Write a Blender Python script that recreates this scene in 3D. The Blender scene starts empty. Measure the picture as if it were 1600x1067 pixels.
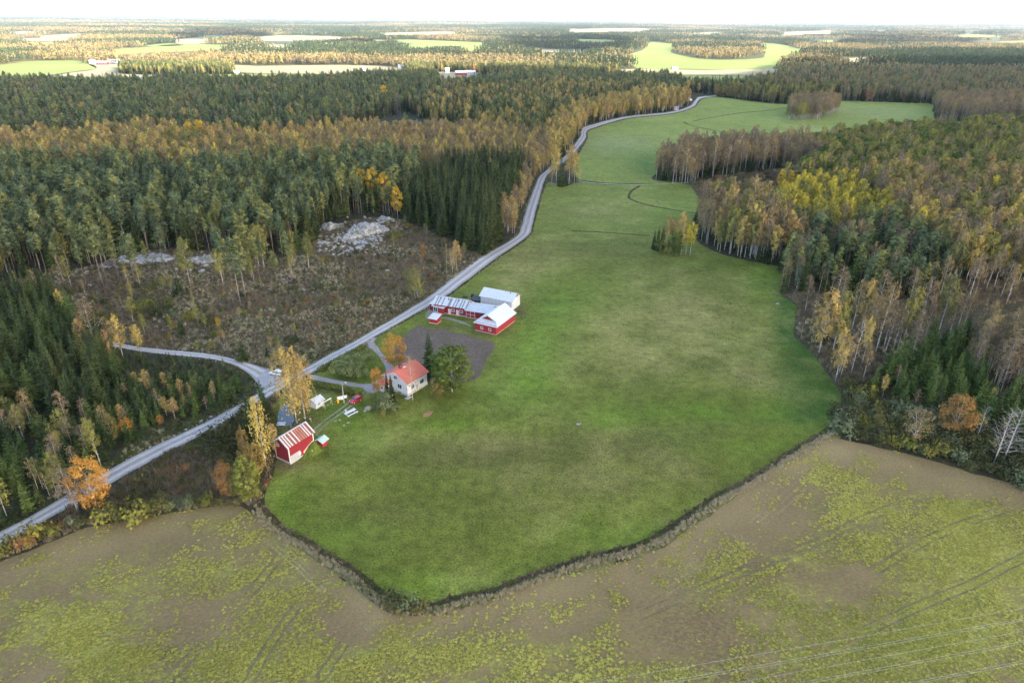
import bpy, bmesh, math, random
import numpy as np
from mathutils import Vector, Matrix, noise as mnoise
from mathutils.geometry import delaunay_2d_cdt

rng = np.random.default_rng(7)
random.seed(7)
scene = bpy.context.scene
COL = scene.collection

# ------------------------------------------------------------------ camera, sky, sun, exposure
CAM_H = 100.0
FPX = 1067.0                       # focal length in pixels of the 1600 px wide photograph (24 mm)
PITCH = math.atan((533.5 - 27.0) / FPX)
ROLL = math.radians(0.43)
_f = np.array([0, math.cos(PITCH), -math.sin(PITCH)])
_u0 = np.array([0, math.sin(PITCH), math.cos(PITCH)])
_r0 = np.array([1.0, 0, 0])
C_R = _r0 * math.cos(ROLL) + _u0 * math.sin(ROLL)
C_U = -_r0 * math.sin(ROLL) + _u0 * math.cos(ROLL)
C_F = _f
cam_data = bpy.data.cameras.new('camera')
cam_data.sensor_width = 36.0
cam_data.lens = 36.0 * FPX / 1600.0
cam_data.clip_start = 0.5
cam_data.clip_end = 90000.0
cam = bpy.data.objects.new('camera', cam_data)
COL.objects.link(cam)
m = Matrix.Identity(4)
for i in range(3):
    m[i][0], m[i][1], m[i][2] = C_R[i], C_U[i], -C_F[i]
m[2][3] = CAM_H
cam.matrix_world = m
scene.camera = cam

SUN_ELEV = math.radians(23.0)
SUN_AZ = math.radians(-28.0)       # direction towards the sun, measured from +X towards +Y
SUN_DIR = Vector((math.cos(SUN_ELEV) * math.cos(SUN_AZ), math.cos(SUN_ELEV) * math.sin(SUN_AZ), math.sin(SUN_ELEV)))
world = bpy.data.worlds.new('World')
scene.world = world
world.use_nodes = True
wn = world.node_tree
sky = wn.nodes.new('ShaderNodeTexSky')
sky.sky_type = 'NISHITA'
sky.sun_disc = False
sky.sun_elevation = SUN_ELEV
sky.sun_rotation = math.pi / 2 - SUN_AZ
sky.air_density = 0.9
sky.dust_density = 2.0
sky.ozone_density = 0.7
bg = wn.nodes['Background']
bg.inputs['Strength'].default_value = 0.15
wn.links.new(sky.outputs['Color'], bg.inputs['Color'])

sun_data = bpy.data.lights.new('sun', 'SUN')
sun_data.energy = 4.0
sun_data.angle = math.radians(0.5)
sun_data.color = (1.0, 0.93, 0.82)
sun = bpy.data.objects.new('sun', sun_data)
COL.objects.link(sun)
sun.rotation_euler = SUN_DIR.to_track_quat('Z', 'Y').to_euler()
sun.location = (300, -200, 400)

vs = scene.view_settings
scene.display_settings.display_device = 'sRGB'
vs.view_transform = 'Standard'
vs.look = 'None'
vs.gamma = 1.0
vs.use_curve_mapping = False
vs.exposure = 2.75
scene.cycles.max_bounces = 6
scene.cycles.diffuse_bounces = 3
scene.cycles.transmission_bounces = 4
scene.cycles.volume_bounces = 0
scene.cycles.transparent_max_bounces = 8
scene.cycles.use_denoising = True
scene.cycles.denoiser = 'OPENIMAGEDENOISE'
scene.cycles.denoising_input_passes = 'RGB_ALBEDO_NORMAL'

# ------------------------------------------------------------------ projection helpers
def ray(px, py):
    return C_F + C_R * ((px - 800.0) / FPX) - C_U * ((py - 533.5) / FPX)

def at(px, py, z=0.0):
    """the point of the horizontal plane at height z that the photograph shows at pixel (px, py)"""
    d = ray(px, py)
    t = (z - CAM_H) / d[2]
    p = d * t
    return Vector((p[0], p[1], z))

def project(P):
    """pixels (1600 x 1067) of an N x 3 array of points"""
    Q = P - np.array([0, 0, CAM_H])
    zc = Q @ C_F
    zc = np.where(zc < 1e-3, 1e-3, zc)
    return 800.0 + FPX * (Q @ C_R) / zc, 533.5 - FPX * (Q @ C_U) / zc, zc

def inpoly(u, v, poly):
    p = np.asarray(poly, float)
    inside = np.zeros(u.shape, bool)
    x0, y0 = p[:, 0], p[:, 1]
    x1, y1 = np.roll(x0, -1), np.roll(y0, -1)
    for a, b, c, d in zip(x0, y0, x1, y1):
        if b == d:
            continue
        cond = ((b > v) != (d > v)) & (u < (c - a) * (v - b) / (d - b) + a)
        inside ^= cond
    return inside

def poly_dist(X, Y, line):
    """distance of points from a world polyline"""
    best = np.full(X.shape, 1e9)
    for (ax, ay), (bx, by) in zip(line[:-1], line[1:]):
        dx, dy = bx - ax, by - ay
        L = dx * dx + dy * dy
        if L < 1e-9:
            continue
        t = np.clip(((X - ax) * dx + (Y - ay) * dy) / L, 0, 1)
        best = np.minimum(best, np.hypot(X - ax - t * dx, Y - ay - t * dy))
    return best

def fbm(X, Y, scale, octaves=3, seed=0):
    """cheap numpy value noise, about -1..1"""
    out = np.zeros(np.shape(X))
    amp, tot = 1.0, 0.0
    for o in range(octaves):
        s = scale / 2 ** o
        gx, gy = np.asarray(X) / s + 37.7 * (seed + o), np.asarray(Y) / s - 91.3 * (seed + o)
        ix, iy = np.floor(gx).astype(np.int64), np.floor(gy).astype(np.int64)
        fx, fy = gx - ix, gy - iy
        fx, fy = fx * fx * (3 - 2 * fx), fy * fy * (3 - 2 * fy)
        def h(a, b):
            n = (a * 374761393 + b * 668265263 + (seed + o) * 974711) & 0x7fffffff
            n = ((n ^ (n >> 13)) * 1274126177) & 0x7fffffff
            return (n ^ (n >> 16)) % 10007 / 5003.5 - 1.0
        val = (h(ix, iy) * (1 - fx) + h(ix + 1, iy) * fx) * (1 - fy) + (h(ix, iy + 1) * (1 - fx) + h(ix + 1, iy + 1) * fx) * fy
        out += val * amp
        tot += amp
        amp *= 0.55
    return out / tot

def smooth(pts, step):
    """Catmull-Rom through 2-D points, resampled"""
    P = [np.array(p[:2], float) for p in pts]
    P = [2 * P[0] - P[1]] + P + [2 * P[-1] - P[-2]]
    out = []
    for i in range(1, len(P) - 2):
        n = max(1, int(np.linalg.norm(P[i + 1] - P[i]) / step))
        for k in range(n):
            t = k / n
            a, b, c, d = P[i - 1], P[i], P[i + 1], P[i + 2]
            out.append(0.5 * (2 * b + (c - a) * t + (2 * a - 5 * b + 4 * c - d) * t * t + (3 * b - a - 3 * c + d) * t ** 3))
    out.append(P[-2])
    return np.array(out)

# ------------------------------------------------------------------ mesh helpers
class MB:
    def __init__(self):
        self.v, self.f, self.m = [], [], []
    def add(self, verts, faces, mi=0):
        o = len(self.v)
        self.v += [tuple(p) for p in verts]
        self.f += [tuple(i + o for i in f) for f in faces]
        self.m += [mi] * len(faces)
        return self
    def box(self, x0, x1, y0, y1, z0, z1, mi=0):
        vs_ = [(x, y, z) for z in (z0, z1) for y in (y0, y1) for x in (x0, x1)]
        return self.add(vs_, [(0, 2, 3, 1), (4, 5, 7, 6), (0, 1, 5, 4), (2, 6, 7, 3), (0, 4, 6, 2), (1, 3, 7, 5)], mi)
    def prism(self, poly, z0, z1, axis='z', mi=0):
        """extrude a 2-D polygon; axis names the extrusion direction"""
        n = len(poly)
        def P(a, b, c):
            return {'z': (a, b, c), 'y': (a, c, b), 'x': (c, a, b)}[axis]
        vs_ = [P(a, b, z0) for a, b in poly] + [P(a, b, z1) for a, b in poly]
        fs = [tuple(range(n - 1, -1, -1)), tuple(range(n, 2 * n))]
        fs += [(i, (i + 1) % n, (i + 1) % n + n, i + n) for i in range(n)]
        return self.add(vs_, fs, mi)
    def tube(self, pts, radii, n=6, mi=0, cap=True):
        pts = [Vector(p) for p in pts]
        rings = []
        for i, p in enumerate(pts):
            d = (pts[min(i + 1, len(pts) - 1)] - pts[max(i - 1, 0)])
            if d.length < 1e-9:
                d = Vector((0, 0, 1))
            d.normalize()
            a = d.orthogonal().normalized() if abs(d.z) < 0.9 else Vector((1, 0, 0)).cross(d).normalized()
            b = d.cross(a)
            r = radii[i] if hasattr(radii, '__len__') else radii
            rings.append([p + (a * math.cos(2 * math.pi * k / n) + b * math.sin(2 * math.pi * k / n)) * r for k in range(n)])
        vs_ = [v for r_ in rings for v in r_]
        fs = [(i * n + k, i * n + (k + 1) % n, (i + 1) * n + (k + 1) % n, (i + 1) * n + k) for i in range(len(pts) - 1) for k in range(n)]
        if cap:
            fs += [tuple(range(n - 1, -1, -1)), tuple(range((len(pts) - 1) * n, len(pts) * n))]
        return self.add(vs_, fs, mi)
    def mesh(self, name, mats):
        me = bpy.data.meshes.new(name)
        me.from_pydata(self.v, [], self.f)
        for mm in (mats if isinstance(mats, (list, tuple)) else [mats]):
            me.materials.append(mm)
        if any(self.m):
            me.polygons.foreach_set('material_index', self.m)
        me.update()
        bm = bmesh.new(); bm.from_mesh(me)
        bmesh.ops.recalc_face_normals(bm, faces=bm.faces)
        bm.to_mesh(me); bm.free()
        return me

def link(name, me, parent=None, loc=(0, 0, 0), rz=0.0):
    o = bpy.data.objects.new(name, me)
    COL.objects.link(o)
    o.location = loc
    o.rotation_euler = (0, 0, rz)
    if parent is not None:
        o.parent = parent
    return o

def part(name, mb, mats, parent, label=None, loc=(0, 0, 0), rz=0.0, bevel=0.0):
    o = link(name, mb.mesh(name, mats), parent, loc, rz)
    if bevel:
        md = o.modifiers.new('bevel', 'BEVEL'); md.width = bevel; md.segments = 2; md.limit_method = 'ANGLE'
    if label:
        o['label'] = label
    return o

def thing(name, label, cat, loc=(0, 0, 0), rz=0.0, group=None):
    o = bpy.data.objects.new(name, None)
    COL.objects.link(o)
    o.location = loc
    o.rotation_euler = (0, 0, rz)
    o.empty_display_size = 0.5
    return tag(o, label, cat, group)

def tag(o, label, cat, group=None):
    o['label'] = label
    o['category'] = cat
    if group:
        o['group'] = group
    return o

def kind(o, k):
    o['kind'] = k
    return o

# ------------------------------------------------------------------ material helpers
def new_mat(name):
    mt = bpy.data.materials.new(name)
    mt.use_nodes = True
    nt = mt.node_tree
    for n in list(nt.nodes):
        nt.nodes.remove(n)
    out = nt.nodes.new('ShaderNodeOutputMaterial')
    return mt, nt, out

def nd(nt, typ, **kw):
    n = nt.nodes.new(typ)
    for k, v in kw.items():
        if k in n.inputs:
            n.inputs[k].default_value = v
        else:
            setattr(n, k, v)
    return n

def ramp(nt, stops, interp='LINEAR'):
    r = nt.nodes.new('ShaderNodeValToRGB')
    r.color_ramp.interpolation = interp
    e = r.color_ramp.elements
    while len(e) < len(stops):
        e.new(0.5)
    for i, (p, c) in enumerate(stops):
        e[i].position = p
        e[i].color = (*c, 1) if len(c) == 3 else c
    return r

def mixc(nt, a, b, fac, mode='MIX'):
    n = nt.nodes.new('ShaderNodeMix')
    n.data_type = 'RGBA'
    n.blend_type = mode
    n.clamp_factor = True
    for sock, val in ((n.inputs[6], a), (n.inputs[7], b)):
        if hasattr(val, 'links') or hasattr(val, 'is_linked'):
            nt.links.new(val, sock)
        else:
            sock.default_value = (*val, 1) if len(val) == 3 else val
    if hasattr(fac, 'is_linked'):
        nt.links.new(fac, n.inputs[0])
    else:
        n.inputs[0].default_value = fac
    return n.outputs[2]

def math_n(nt, op, a, b=None, clamp=False):
    n = nt.nodes.new('ShaderNodeMath')
    n.operation = op
    n.use_clamp = clamp
    for i, x in enumerate((a, b)):
        if x is None:
            continue
        if hasattr(x, 'is_linked'):
            nt.links.new(x, n.inputs[i])
        else:
            n.inputs[i].default_value = x
    return n.outputs[0]

def noise_n(nt, vec, scale, detail=4.0, rough=0.6):
    n = nt.nodes.new('ShaderNodeTexNoise')
    n.inputs['Scale'].default_value = scale
    n.inputs['Detail'].default_value = detail
    n.inputs['Roughness'].default_value = rough
    if vec is not None:
        nt.links.new(vec, n.inputs['Vector'])
    return n.outputs['Fac']

def objco(nt):
    return nt.nodes.new('ShaderNodeTexCoord').outputs['Object']

def surf(nt, out, color, rough=0.9, bump=None, dist=0.1, strength=1.0, spec=0.3, metal=0.0):
    b = nt.nodes.new('ShaderNodeBsdfPrincipled')
    if hasattr(color, 'is_linked'):
        nt.links.new(color, b.inputs['Base Color'])
    else:
        b.inputs['Base Color'].default_value = (*color, 1)
    b.inputs['Roughness'].default_value = rough
    b.inputs['Specular IOR Level'].default_value = spec
    b.inputs['Metallic'].default_value = metal
    if bump is not None:
        bp = nt.nodes.new('ShaderNodeBump')
        bp.inputs['Distance'].default_value = dist
        bp.inputs['Strength'].default_value = strength
        nt.links.new(bump, bp.inputs['Height'])
        nt.links.new(bp.outputs['Normal'], b.inputs['Normal'])
    nt.links.new(b.outputs[0], out.inputs['Surface'])
    return b

_cache = {}
def plain(name, c, rough=0.7, var=0.25, scale=3.0, spec=0.3, metal=0.0):
    """a painted or bare surface with wear: two scales of noise over a base colour"""
    if name in _cache:
        return _cache[name]
    mt, nt, out = new_mat(name)
    co = objco(nt)
    f = noise_n(nt, co, scale, 5.0, 0.65)
    r = ramp(nt, [(0.3, tuple(x * (1 - var) for x in c)), (0.7, tuple(min(1, x * (1 + var * 0.5)) for x in c))])
    nt.links.new(f, r.inputs[0])
    surf(nt, out, r.outputs[0], rough, spec=spec, metal=metal)
    _cache[name] = mt
    return mt

# ------------------------------------------------------------------ layout, traced from the photograph onto the ground plane
ROAD_U = [(-70, 868), (0, 831), (61, 799), (171, 733), (240, 697), (260, 688), (343, 648.5), (384, 626), (404, 614), (440, 594), (481, 572.5), (520, 550.6), (542, 539.5), (615.6, 497), (675, 459.4), (744, 406), (803, 372), (815, 352), (822, 328), (840.6, 279.7), (852, 268), (868, 255), (885.6, 241), (906.7, 212.8), (908, 203), (922, 196), (978.4, 182.4), (1046, 175.4), (1077, 166.4), (1086.7, 156.6), (1093.7, 151.8), (1121.8, 149.2), (1160, 146)]
ROAD_L = [(-70, 893), (0, 855), (61, 819), (171, 757), (240, 718.6), (260, 706.5), (343, 666), (384, 640), (425, 617), (452, 602), (490, 581), (520, 564), (552, 546), (630, 501), (699, 461), (768, 409), (824, 369.5), (832, 352), (838, 328), (852, 279.7), (862, 268), (878, 256), (897, 239.5), (915, 217), (916.5, 207), (928, 200), (981, 185), (1048.7, 177.6), (1082.5, 167.8), (1090, 159), (1098, 153.7), (1121.8, 150.6), (1160, 147.4)]
SIDE_U = [(20, 494), (60, 503), (100, 512), (144.7, 525.5), (173, 533), (216.5, 542), (260, 546.5), (320, 552), (370, 562), (405, 572), (432, 580)]
SIDE_L = [(20, 503), (60, 513), (100, 524), (144.7, 536), (173, 541), (216.5, 548.5), (260, 554), (320, 560), (362, 569), (390, 585), (404, 603)]

MEADOW = [(412, 790), (414, 768), (430, 738), (430, 712), (428, 690), (424, 660), (430, 632), (444, 612), (492, 584), (524, 565), (554, 548), (632, 503), (701, 463), (770, 411), (826, 371), (834, 353), (841, 328), (856, 286), (882, 292), (906, 285), (960, 289.5), (1073, 288), (1100, 318), (1112, 332), (1084, 344), (1090, 376), (1119, 394), (1167, 407), (1222, 420), (1220, 458), (1245, 480), (1240, 520), (1262, 545), (1290, 580), (1312, 612), (1308, 640), (1286, 672), (1240, 698), (1180, 738), (1110, 776), (1060, 811), (1010, 846), (940, 861), (862, 884), (770, 917), (676, 940), (625, 938), (597, 924), (543, 880), (477, 842), (430, 808)]
NORTH_MEADOW = [(904, 281), (893, 262), (905, 240), (918, 216), (918, 208), (930, 201), (983, 186), (1050, 178.6), (1084, 168.8), (1092, 160), (1100, 154.6), (1124, 151.5), (1170, 158), (1225, 163), (1300, 158), (1400, 160.5), (1455, 163), (1462, 186), (1500, 190), (1610, 193), (1610, 206), (1500, 212), (1420, 217), (1330, 224), (1260, 236), (1150, 242), (1060, 247), (1035, 263), (1020, 281), (1072, 286), (960, 286.5)]
STUBBLE = [(-320, 1010), (-10, 882), (40, 862), (120, 830), (200, 812), (280, 800), (360, 789), (385, 797), (410, 817), (450, 846), (500, 881), (550, 917), (588, 947), (625, 962), (680, 958), (760, 940), (850, 907), (960, 881), (1020, 864), (1080, 824), (1130, 789), (1200, 740), (1260, 694), (1290, 684), (1330, 690), (1400, 705), (1470, 724), (1540, 745), (1610, 764), (1960, 880), (2300, 1400), (-700, 1400)]
PLOT = [(640, 516), (656, 508), (665, 511), (700, 517), (740, 527), (771, 537), (766, 556), (742, 592), (722, 600), (690, 600), (664, 594), (650, 573), (628, 566), (615, 548)]
YARD = [(571, 541), (562, 537), (572, 530), (590, 527), (584, 534), (596, 549.5), (611, 567.5), (616, 578), (606, 592), (597, 606), (590, 613), (574, 613), (566, 606), (544, 603), (512, 597.5), (487, 592), (478, 586), (486, 585), (512, 591), (544, 597), (569, 600), (586, 597), (600, 588), (602, 574), (588, 551)]
BARN_YARD = [(668, 500), (690, 466), (674, 478), (664, 493)]
BARN_TRACK = [(690, 494.5), (700, 495.5), (720, 501.5), (736, 508), (734, 509.5), (716, 504), (698, 498.5), (688, 497)]
POND = [(436, 668), (434, 652), (440, 634), (448, 629), (455, 641), (461, 658), (456, 666), (447, 664)]
FAR_FIELDS = {
    'green': [[(-120, 104), (0, 102), (37, 97), (110, 95), (140, 100), (150, 108), (110, 113), (60, 120), (0, 126), (-120, 130)],
              [(272, 117), (330, 117), (400, 116), (480, 117), (520, 121), (400, 125), (290, 124)],
              [(1015, 66), (1065, 70), (1052, 76), (1050, 83), (1090, 92), (1120, 94), (1184, 92), (1195, 85), (1192, 68), (1220, 70), (1257, 81), (1222, 95), (1214, 107), (1100, 109), (1062, 108), (995, 107), (985, 86), (1005, 78)],
              [(1062, 118), (1130, 119), (1214, 117), (1216, 128), (1160, 133), (1075, 134), (1068, 126)],
              [(580, 65.5), (640, 62.5), (757, 67.5), (757, 79), (722, 81), (712, 72.5), (632, 76), (628, 67)],
              [(200, 85), (170, 85), (160, 79), (230, 74), (277, 70), (375, 71), (330, 79), (260, 82)]],
    'straw': [[(590, 52), (700, 50), (722, 53), (602, 55.5)], [(880, 47.5), (1000, 46), (1012, 49), (890, 51)], [(1210, 52.5), (1300, 50), (1312, 53), (1222, 55)], [(60, 57), (130, 53), (142, 57), (72, 60.5)], [(70, 122), (112, 114), (150, 108.5), (140, 100.5), (187, 101), (188, 116), (250, 118), (272, 119), (290, 125), (180, 128), (90, 128)],
              [(368, 102), (400, 103.5), (540, 102.3), (615, 105), (640, 112), (620, 119), (482, 116), (400, 115), (366, 113)],
              [(932, 110), (1000, 108.2), (1062, 109.2), (1100, 110), (1213, 108), (1212, 116), (1130, 118), (1060, 117), (950, 115)],
              [(830, 81.5), (842, 77), (955, 80), (960, 83)],
              [(676, 113), (750, 114), (747, 122), (684, 127)],
              [(272, 62), (322, 59), (330, 67), (280, 69.3)], [(395, 58), (445, 56), (520, 57.5), (560, 60), (520, 62), (447, 65), (400, 63)],
              [(1310, 92.5), (1360, 90), (1362, 95), (1316, 97.5)]],
}
SCRUB_LEFT = [(-60, 450), (0, 442), (60, 430), (150, 417), (250, 396), (350, 400), (410, 412), (480, 395), (500, 366), (560, 352), (610, 346), (640, 352), (700, 376), (757, 402), (700, 446), (660, 468), (600, 506), (540, 540), (478, 574), (440, 592), (420, 578), (370, 561), (320, 551), (216, 541), (150, 524), (110, 500), (90, 470), (20, 464), (-60, 470)]
SCRUB_RIGHT = [(1078, 288), (1130, 276), (1230, 262), (1272, 266), (1240, 292), (1205, 306), (1190, 330), (1150, 345), (1115, 332), (1095, 312)]
SCRUB_BIRCH = [(1226, 462), (1248, 480), (1244, 520), (1266, 545), (1294, 580), (1316, 604), (1360, 600), (1410, 572), (1440, 540), (1420, 500), (1520, 478), (1620, 470), (1620, 440), (1500, 440), (1440, 470), (1330, 470), (1260, 455)]
SCRUB_LOW = [(180, 757), (250, 716), (343, 668), (384, 642), (425, 620), (438, 612), (426, 640), (420, 665), (424, 690), (426, 715), (426, 738), (410, 768), (408, 790), (385, 792), (360, 786), (280, 797), (200, 809), (120, 827), (40, 859), (-10, 878), (-60, 900), (-60, 892), (0, 857), (61, 821)]
VERGE_LOW = [(180, 727), (250, 690), (340, 648), (385, 624), (360, 630), (290, 655), (240, 668), (190, 700), (168, 730)]
ROCKS = [[(490, 388), (500, 366), (520, 352), (560, 343), (600, 338), (622, 342), (606, 352), (596, 372), (570, 384), (540, 398), (510, 398)],
         [(165, 425), (175, 408), (230, 402), (300, 400), (345, 404), (340, 420), (318, 432), (300, 428), (250, 424), (200, 436)],
         [(640, 204), (660, 196), (700, 190), (735, 180), (762, 178), (765, 184), (730, 194), (690, 206), (655, 210)]]

_fr = np.random.default_rng(77)
for _i in range(60):
    _u, _v = _fr.uniform(-60, 1660), _fr.uniform(49.0, 78.0)
    _w, _h = _fr.uniform(22, 62) * (0.7 + (_v - 48) / 40), _fr.uniform(1.0, 1.9) * (0.7 + (_v - 48) / 22)
    if 950 < _u < 1290 and _v > 54:
        continue
    if any(abs(_u - np.mean([q[0] for q in P_])) < _w * 1.2 + (max(q[0] for q in P_) - min(q[0] for q in P_)) / 2 and abs(_v - np.mean([q[1] for q in P_])) < 5 for L_ in FAR_FIELDS.values() for P_ in L_):
        continue
    _s = _fr.uniform(-0.02, 0.02)
    FAR_FIELDS['green' if _fr.random() < 0.55 else 'straw'].append([(_u + _w * math.cos(a_) * _fr.uniform(0.55, 1.35), _v + _h * math.sin(a_) * _fr.uniform(0.5, 1.3) + _s * _w * math.cos(a_)) for a_ in np.linspace(0, 6.283, 10)[:-1]])

def W(poly, z=0.0):
    return np.array([at(x, y, z)[:2] for x, y in poly])

road_mid = [((a[0] + b[0]) / 2, (a[1] + b[1]) / 2) for a, b in zip(ROAD_U, ROAD_L)]
ROAD_W = smooth(W(road_mid), 6.0)
SIDE_W = smooth(W([((a[0] + b[0]) / 2, (a[1] + b[1]) / 2) for a, b in zip(SIDE_U, SIDE_L)]), 6.0)

BUMPS = [(at(560, 352), 26, 3.5), (at(255, 402), 24, 2.5)]
def terrain(X, Y):
    X, Y = np.asarray(X, float), np.asarray(Y, float)
    Z = np.zeros(np.shape(X))
    for c, s, h in BUMPS:
        d2 = ((X - c.x) ** 2 + (Y - c.y) ** 2) / (s * s)
        Z = Z + h * np.clip(np.exp(-d2) - 0.05, 0, 1)
    D = np.hypot(X, Y)
    hill = np.clip((D - 5200) / 5000, 0, 1)
    Z = Z + hill * (14 + 30 * fbm(X, Y, 5200, 3, 5) + 16 * np.clip((X - 3000) / 6000, 0, 1) * np.clip((D - 7000) / 5000, 0, 1))
    return Z

def color_attr(me, cols, name='col'):
    a = me.attributes.new(name, 'FLOAT_COLOR', 'POINT')
    c = np.ones((len(cols), 4), np.float32)
    c[:, :3] = np.clip(cols, 0, 1)
    a.data.foreach_set('color', c.ravel())

def attr_n(nt, name='col', inst=False):
    n = nt.nodes.new('ShaderNodeAttribute')
    n.attribute_name = name
    if inst:
        n.attribute_type = 'INSTANCER'
    return n

def mixcol(c, new, w):
    w = np.clip(w, 0, 1)[:, None]
    return c * (1 - w) + np.asarray(new) * w

def smoothstep(a, b, x):
    t = np.clip((x - a) / (b - a), 0, 1)
    return t * t * (3 - 2 * t)

# ------------------------------------------------------------------ ground materials
def ground_material(name, scales=((0.55, 0.55), (0.12, 0.35), (2.2, 0.5)), bump=0.35, speck=None, rough=0.95):
    """vertex colour broken up by several scales of noise, with real relief"""
    mt, nt, out = new_mat(name)
    co = objco(nt)
    a = attr_n(nt)
    c = a.outputs['Color']
    hs = None
    for sc_, am in scales:
        f = noise_n(nt, co, sc_, 4.0, 0.65)
        r = ramp(nt, [(0.28, (1 - am,) * 3), (0.5, (1, 1, 1)), (0.74, (1 + am * 0.9,) * 3)])
        nt.links.new(f, r.inputs[0])
        c = mixc(nt, c, r.outputs[0], 1.0, 'MULTIPLY')
        hs = f if hs is None else math_n(nt, 'ADD', hs, f)
    if speck:
        for col_, sc_, thr in speck:
            f = noise_n(nt, co, sc_, 3.0, 0.7)
            r = ramp(nt, [(thr, (0, 0, 0)), (thr + 0.06, (1, 1, 1))])
            nt.links.new(f, r.inputs[0])
            c = mixc(nt, c, col_, math_n(nt, 'MULTIPLY', r.outputs[0], 0.75))
    surf(nt, out, c, rough, hs, bump, 0.7, spec=0.1)
    return mt

M_FLOOR = ground_material('forest_floor', ((0.4, 0.45), (0.09, 0.3), (1.9, 0.55)), 0.5, [((0.16, 0.125, 0.07), 1.1, 0.62), ((0.05, 0.06, 0.02), 0.55, 0.60)])
M_GRASS = ground_material('meadow_grass', ((0.10, 0.20), (0.42, 0.34), (2.2, 0.62)), 0.3, [((0.21, 0.19, 0.09), 1.3, 0.66), ((0.045, 0.055, 0.016), 0.8, 0.68)])
M_FARF = ground_material('far_field', ((0.02, 0.12), (0.2, 0.10)), 0.05)

def stubble_material():
    """thin autumn crop: yellow-green seedlings over bare soil and straw; the vertex colour's red channel says how thick it stands, green how
    much bare soil shows, blue how strawy it is"""
    mt, nt, out = new_mat('cover_crop')
    tc = objco(nt)
    sep = nt.nodes.new('ShaderNodeSeparateColor')
    nt.links.new(attr_n(nt).outputs['Color'], sep.inputs[0])
    mp = nt.nodes.new('ShaderNodeMapping')
    mp.inputs['Rotation'].default_value = (0, 0, math.radians(-40))
    mp.inputs['Scale'].default_value = (0.8, 1.15, 1)
    nt.links.new(tc, mp.inputs[0])
    v = mp.outputs[0]
    soil_r = ramp(nt, [(0.3, (0.070, 0.046, 0.022)), (0.5, (0.130, 0.090, 0.045)), (0.75, (0.235, 0.175, 0.090))])
    nt.links.new(noise_n(nt, v, 1.5, 5, 0.7), soil_r.inputs[0])
    straw_r = ramp(nt, [(0.3, (0.155, 0.108, 0.050)), (0.55, (0.245, 0.180, 0.085)), (0.8, (0.35, 0.27, 0.135))])
    nt.links.new(noise_n(nt, v, 2.3, 5, 0.7), straw_r.inputs[0])
    base = mixc(nt, soil_r.outputs[0], straw_r.outputs[0], sep.outputs[2])
    crop_r = ramp(nt, [(0.30, (0.095, 0.095, 0.028)), (0.45, (0.215, 0.205, 0.045)), (0.60, (0.36, 0.34, 0.072)), (0.76, (0.43, 0.39, 0.11))])
    nt.links.new(noise_n(nt, v, 2.0, 6, 0.75), crop_r.inputs[0])
    patch = noise_n(nt, v, 0.22, 7, 0.72)
    fine = noise_n(nt, v, 1.3, 4, 0.7)
    mid = noise_n(nt, v, 0.55, 5, 0.7)
    t = math_n(nt, 'ADD', math_n(nt, 'MULTIPLY', math_n(nt, 'SUBTRACT', patch, 0.5), 1.7), math_n(nt, 'MULTIPLY', math_n(nt, 'SUBTRACT', fine, 0.5), 2.4))
    t = math_n(nt, 'ADD', t, math_n(nt, 'MULTIPLY', math_n(nt, 'SUBTRACT', mid, 0.5), 1.6))
    t = math_n(nt, 'ADD', t, sep.outputs[0])
    t = math_n(nt, 'SUBTRACT', t, sep.outputs[1])
    rr = ramp(nt, [(0.0, (0, 0, 0)), (1.0, (1, 1, 1))])
    nt.links.new(math_n(nt, 'MULTIPLY', math_n(nt, 'SUBTRACT', t, -0.06), 1.5, True), rr.inputs[0])
    wd = nt.nodes.new('ShaderNodeClamp')
    nt.links.new(math_n(nt, 'MULTIPLY', math_n(nt, 'ADD', t, math_n(nt, 'MULTIPLY', math_n(nt, 'SUBTRACT', noise_n(nt, v, 0.9, 5, 0.75), 0.36), 1.6)), 1.5), wd.inputs[0])
    weed_r = ramp(nt, [(0.3, (0.070, 0.072, 0.022)), (0.55, (0.135, 0.125, 0.036)), (0.75, (0.20, 0.18, 0.055))])
    nt.links.new(noise_n(nt, v, 2.6, 4, 0.7), weed_r.inputs[0])
    base = mixc(nt, base, weed_r.outputs[0], math_n(nt, 'MULTIPLY', wd.outputs[0], 0.65))
    c = mixc(nt, base, crop_r.outputs[0], math_n(nt, 'MULTIPLY', rr.outputs[0], 0.75))
    h = math_n(nt, 'ADD', math_n(nt, 'MULTIPLY', fine, 1.0), math_n(nt, 'MULTIPLY', rr.outputs[0], 0.8))
    surf(nt, out, c, 0.95, h, 0.22, 0.6, spec=0.1)
    return mt
M_STUBBLE = stubble_material()

# ------------------------------------------------------------------ ground sheet
def graded(near, step, far, grow=1.17):
    out, s = [near], step
    while out[-1] < far:
        s *= grow
        out.append(out[-1] + s)
    return np.array(out)
gx_ = np.concatenate([-graded(420, 5, 32000)[::-1], np.arange(-415, 420, 5.0), graded(420, 5, 32000)])
gy_ = np.concatenate([-graded(0, 20, 3000, 1.5)[::-1], np.arange(20, 60, 10.0), np.arange(60, 620, 5.0), graded(620, 5, 30000)])
GX, GY = np.meshgrid(gx_, gy_)
GZ = terrain(GX, GY)
nx, ny = len(gx_), len(gy_)
gv = np.stack([GX.ravel(), GY.ravel(), GZ.ravel()], 1)
ii = np.arange(nx * ny).reshape(ny, nx)
gf = np.stack([ii[:-1, :-1].ravel(), ii[:-1, 1:].ravel(), ii[1:, 1:].ravel(), ii[1:, :-1].ravel()], 1)

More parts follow.
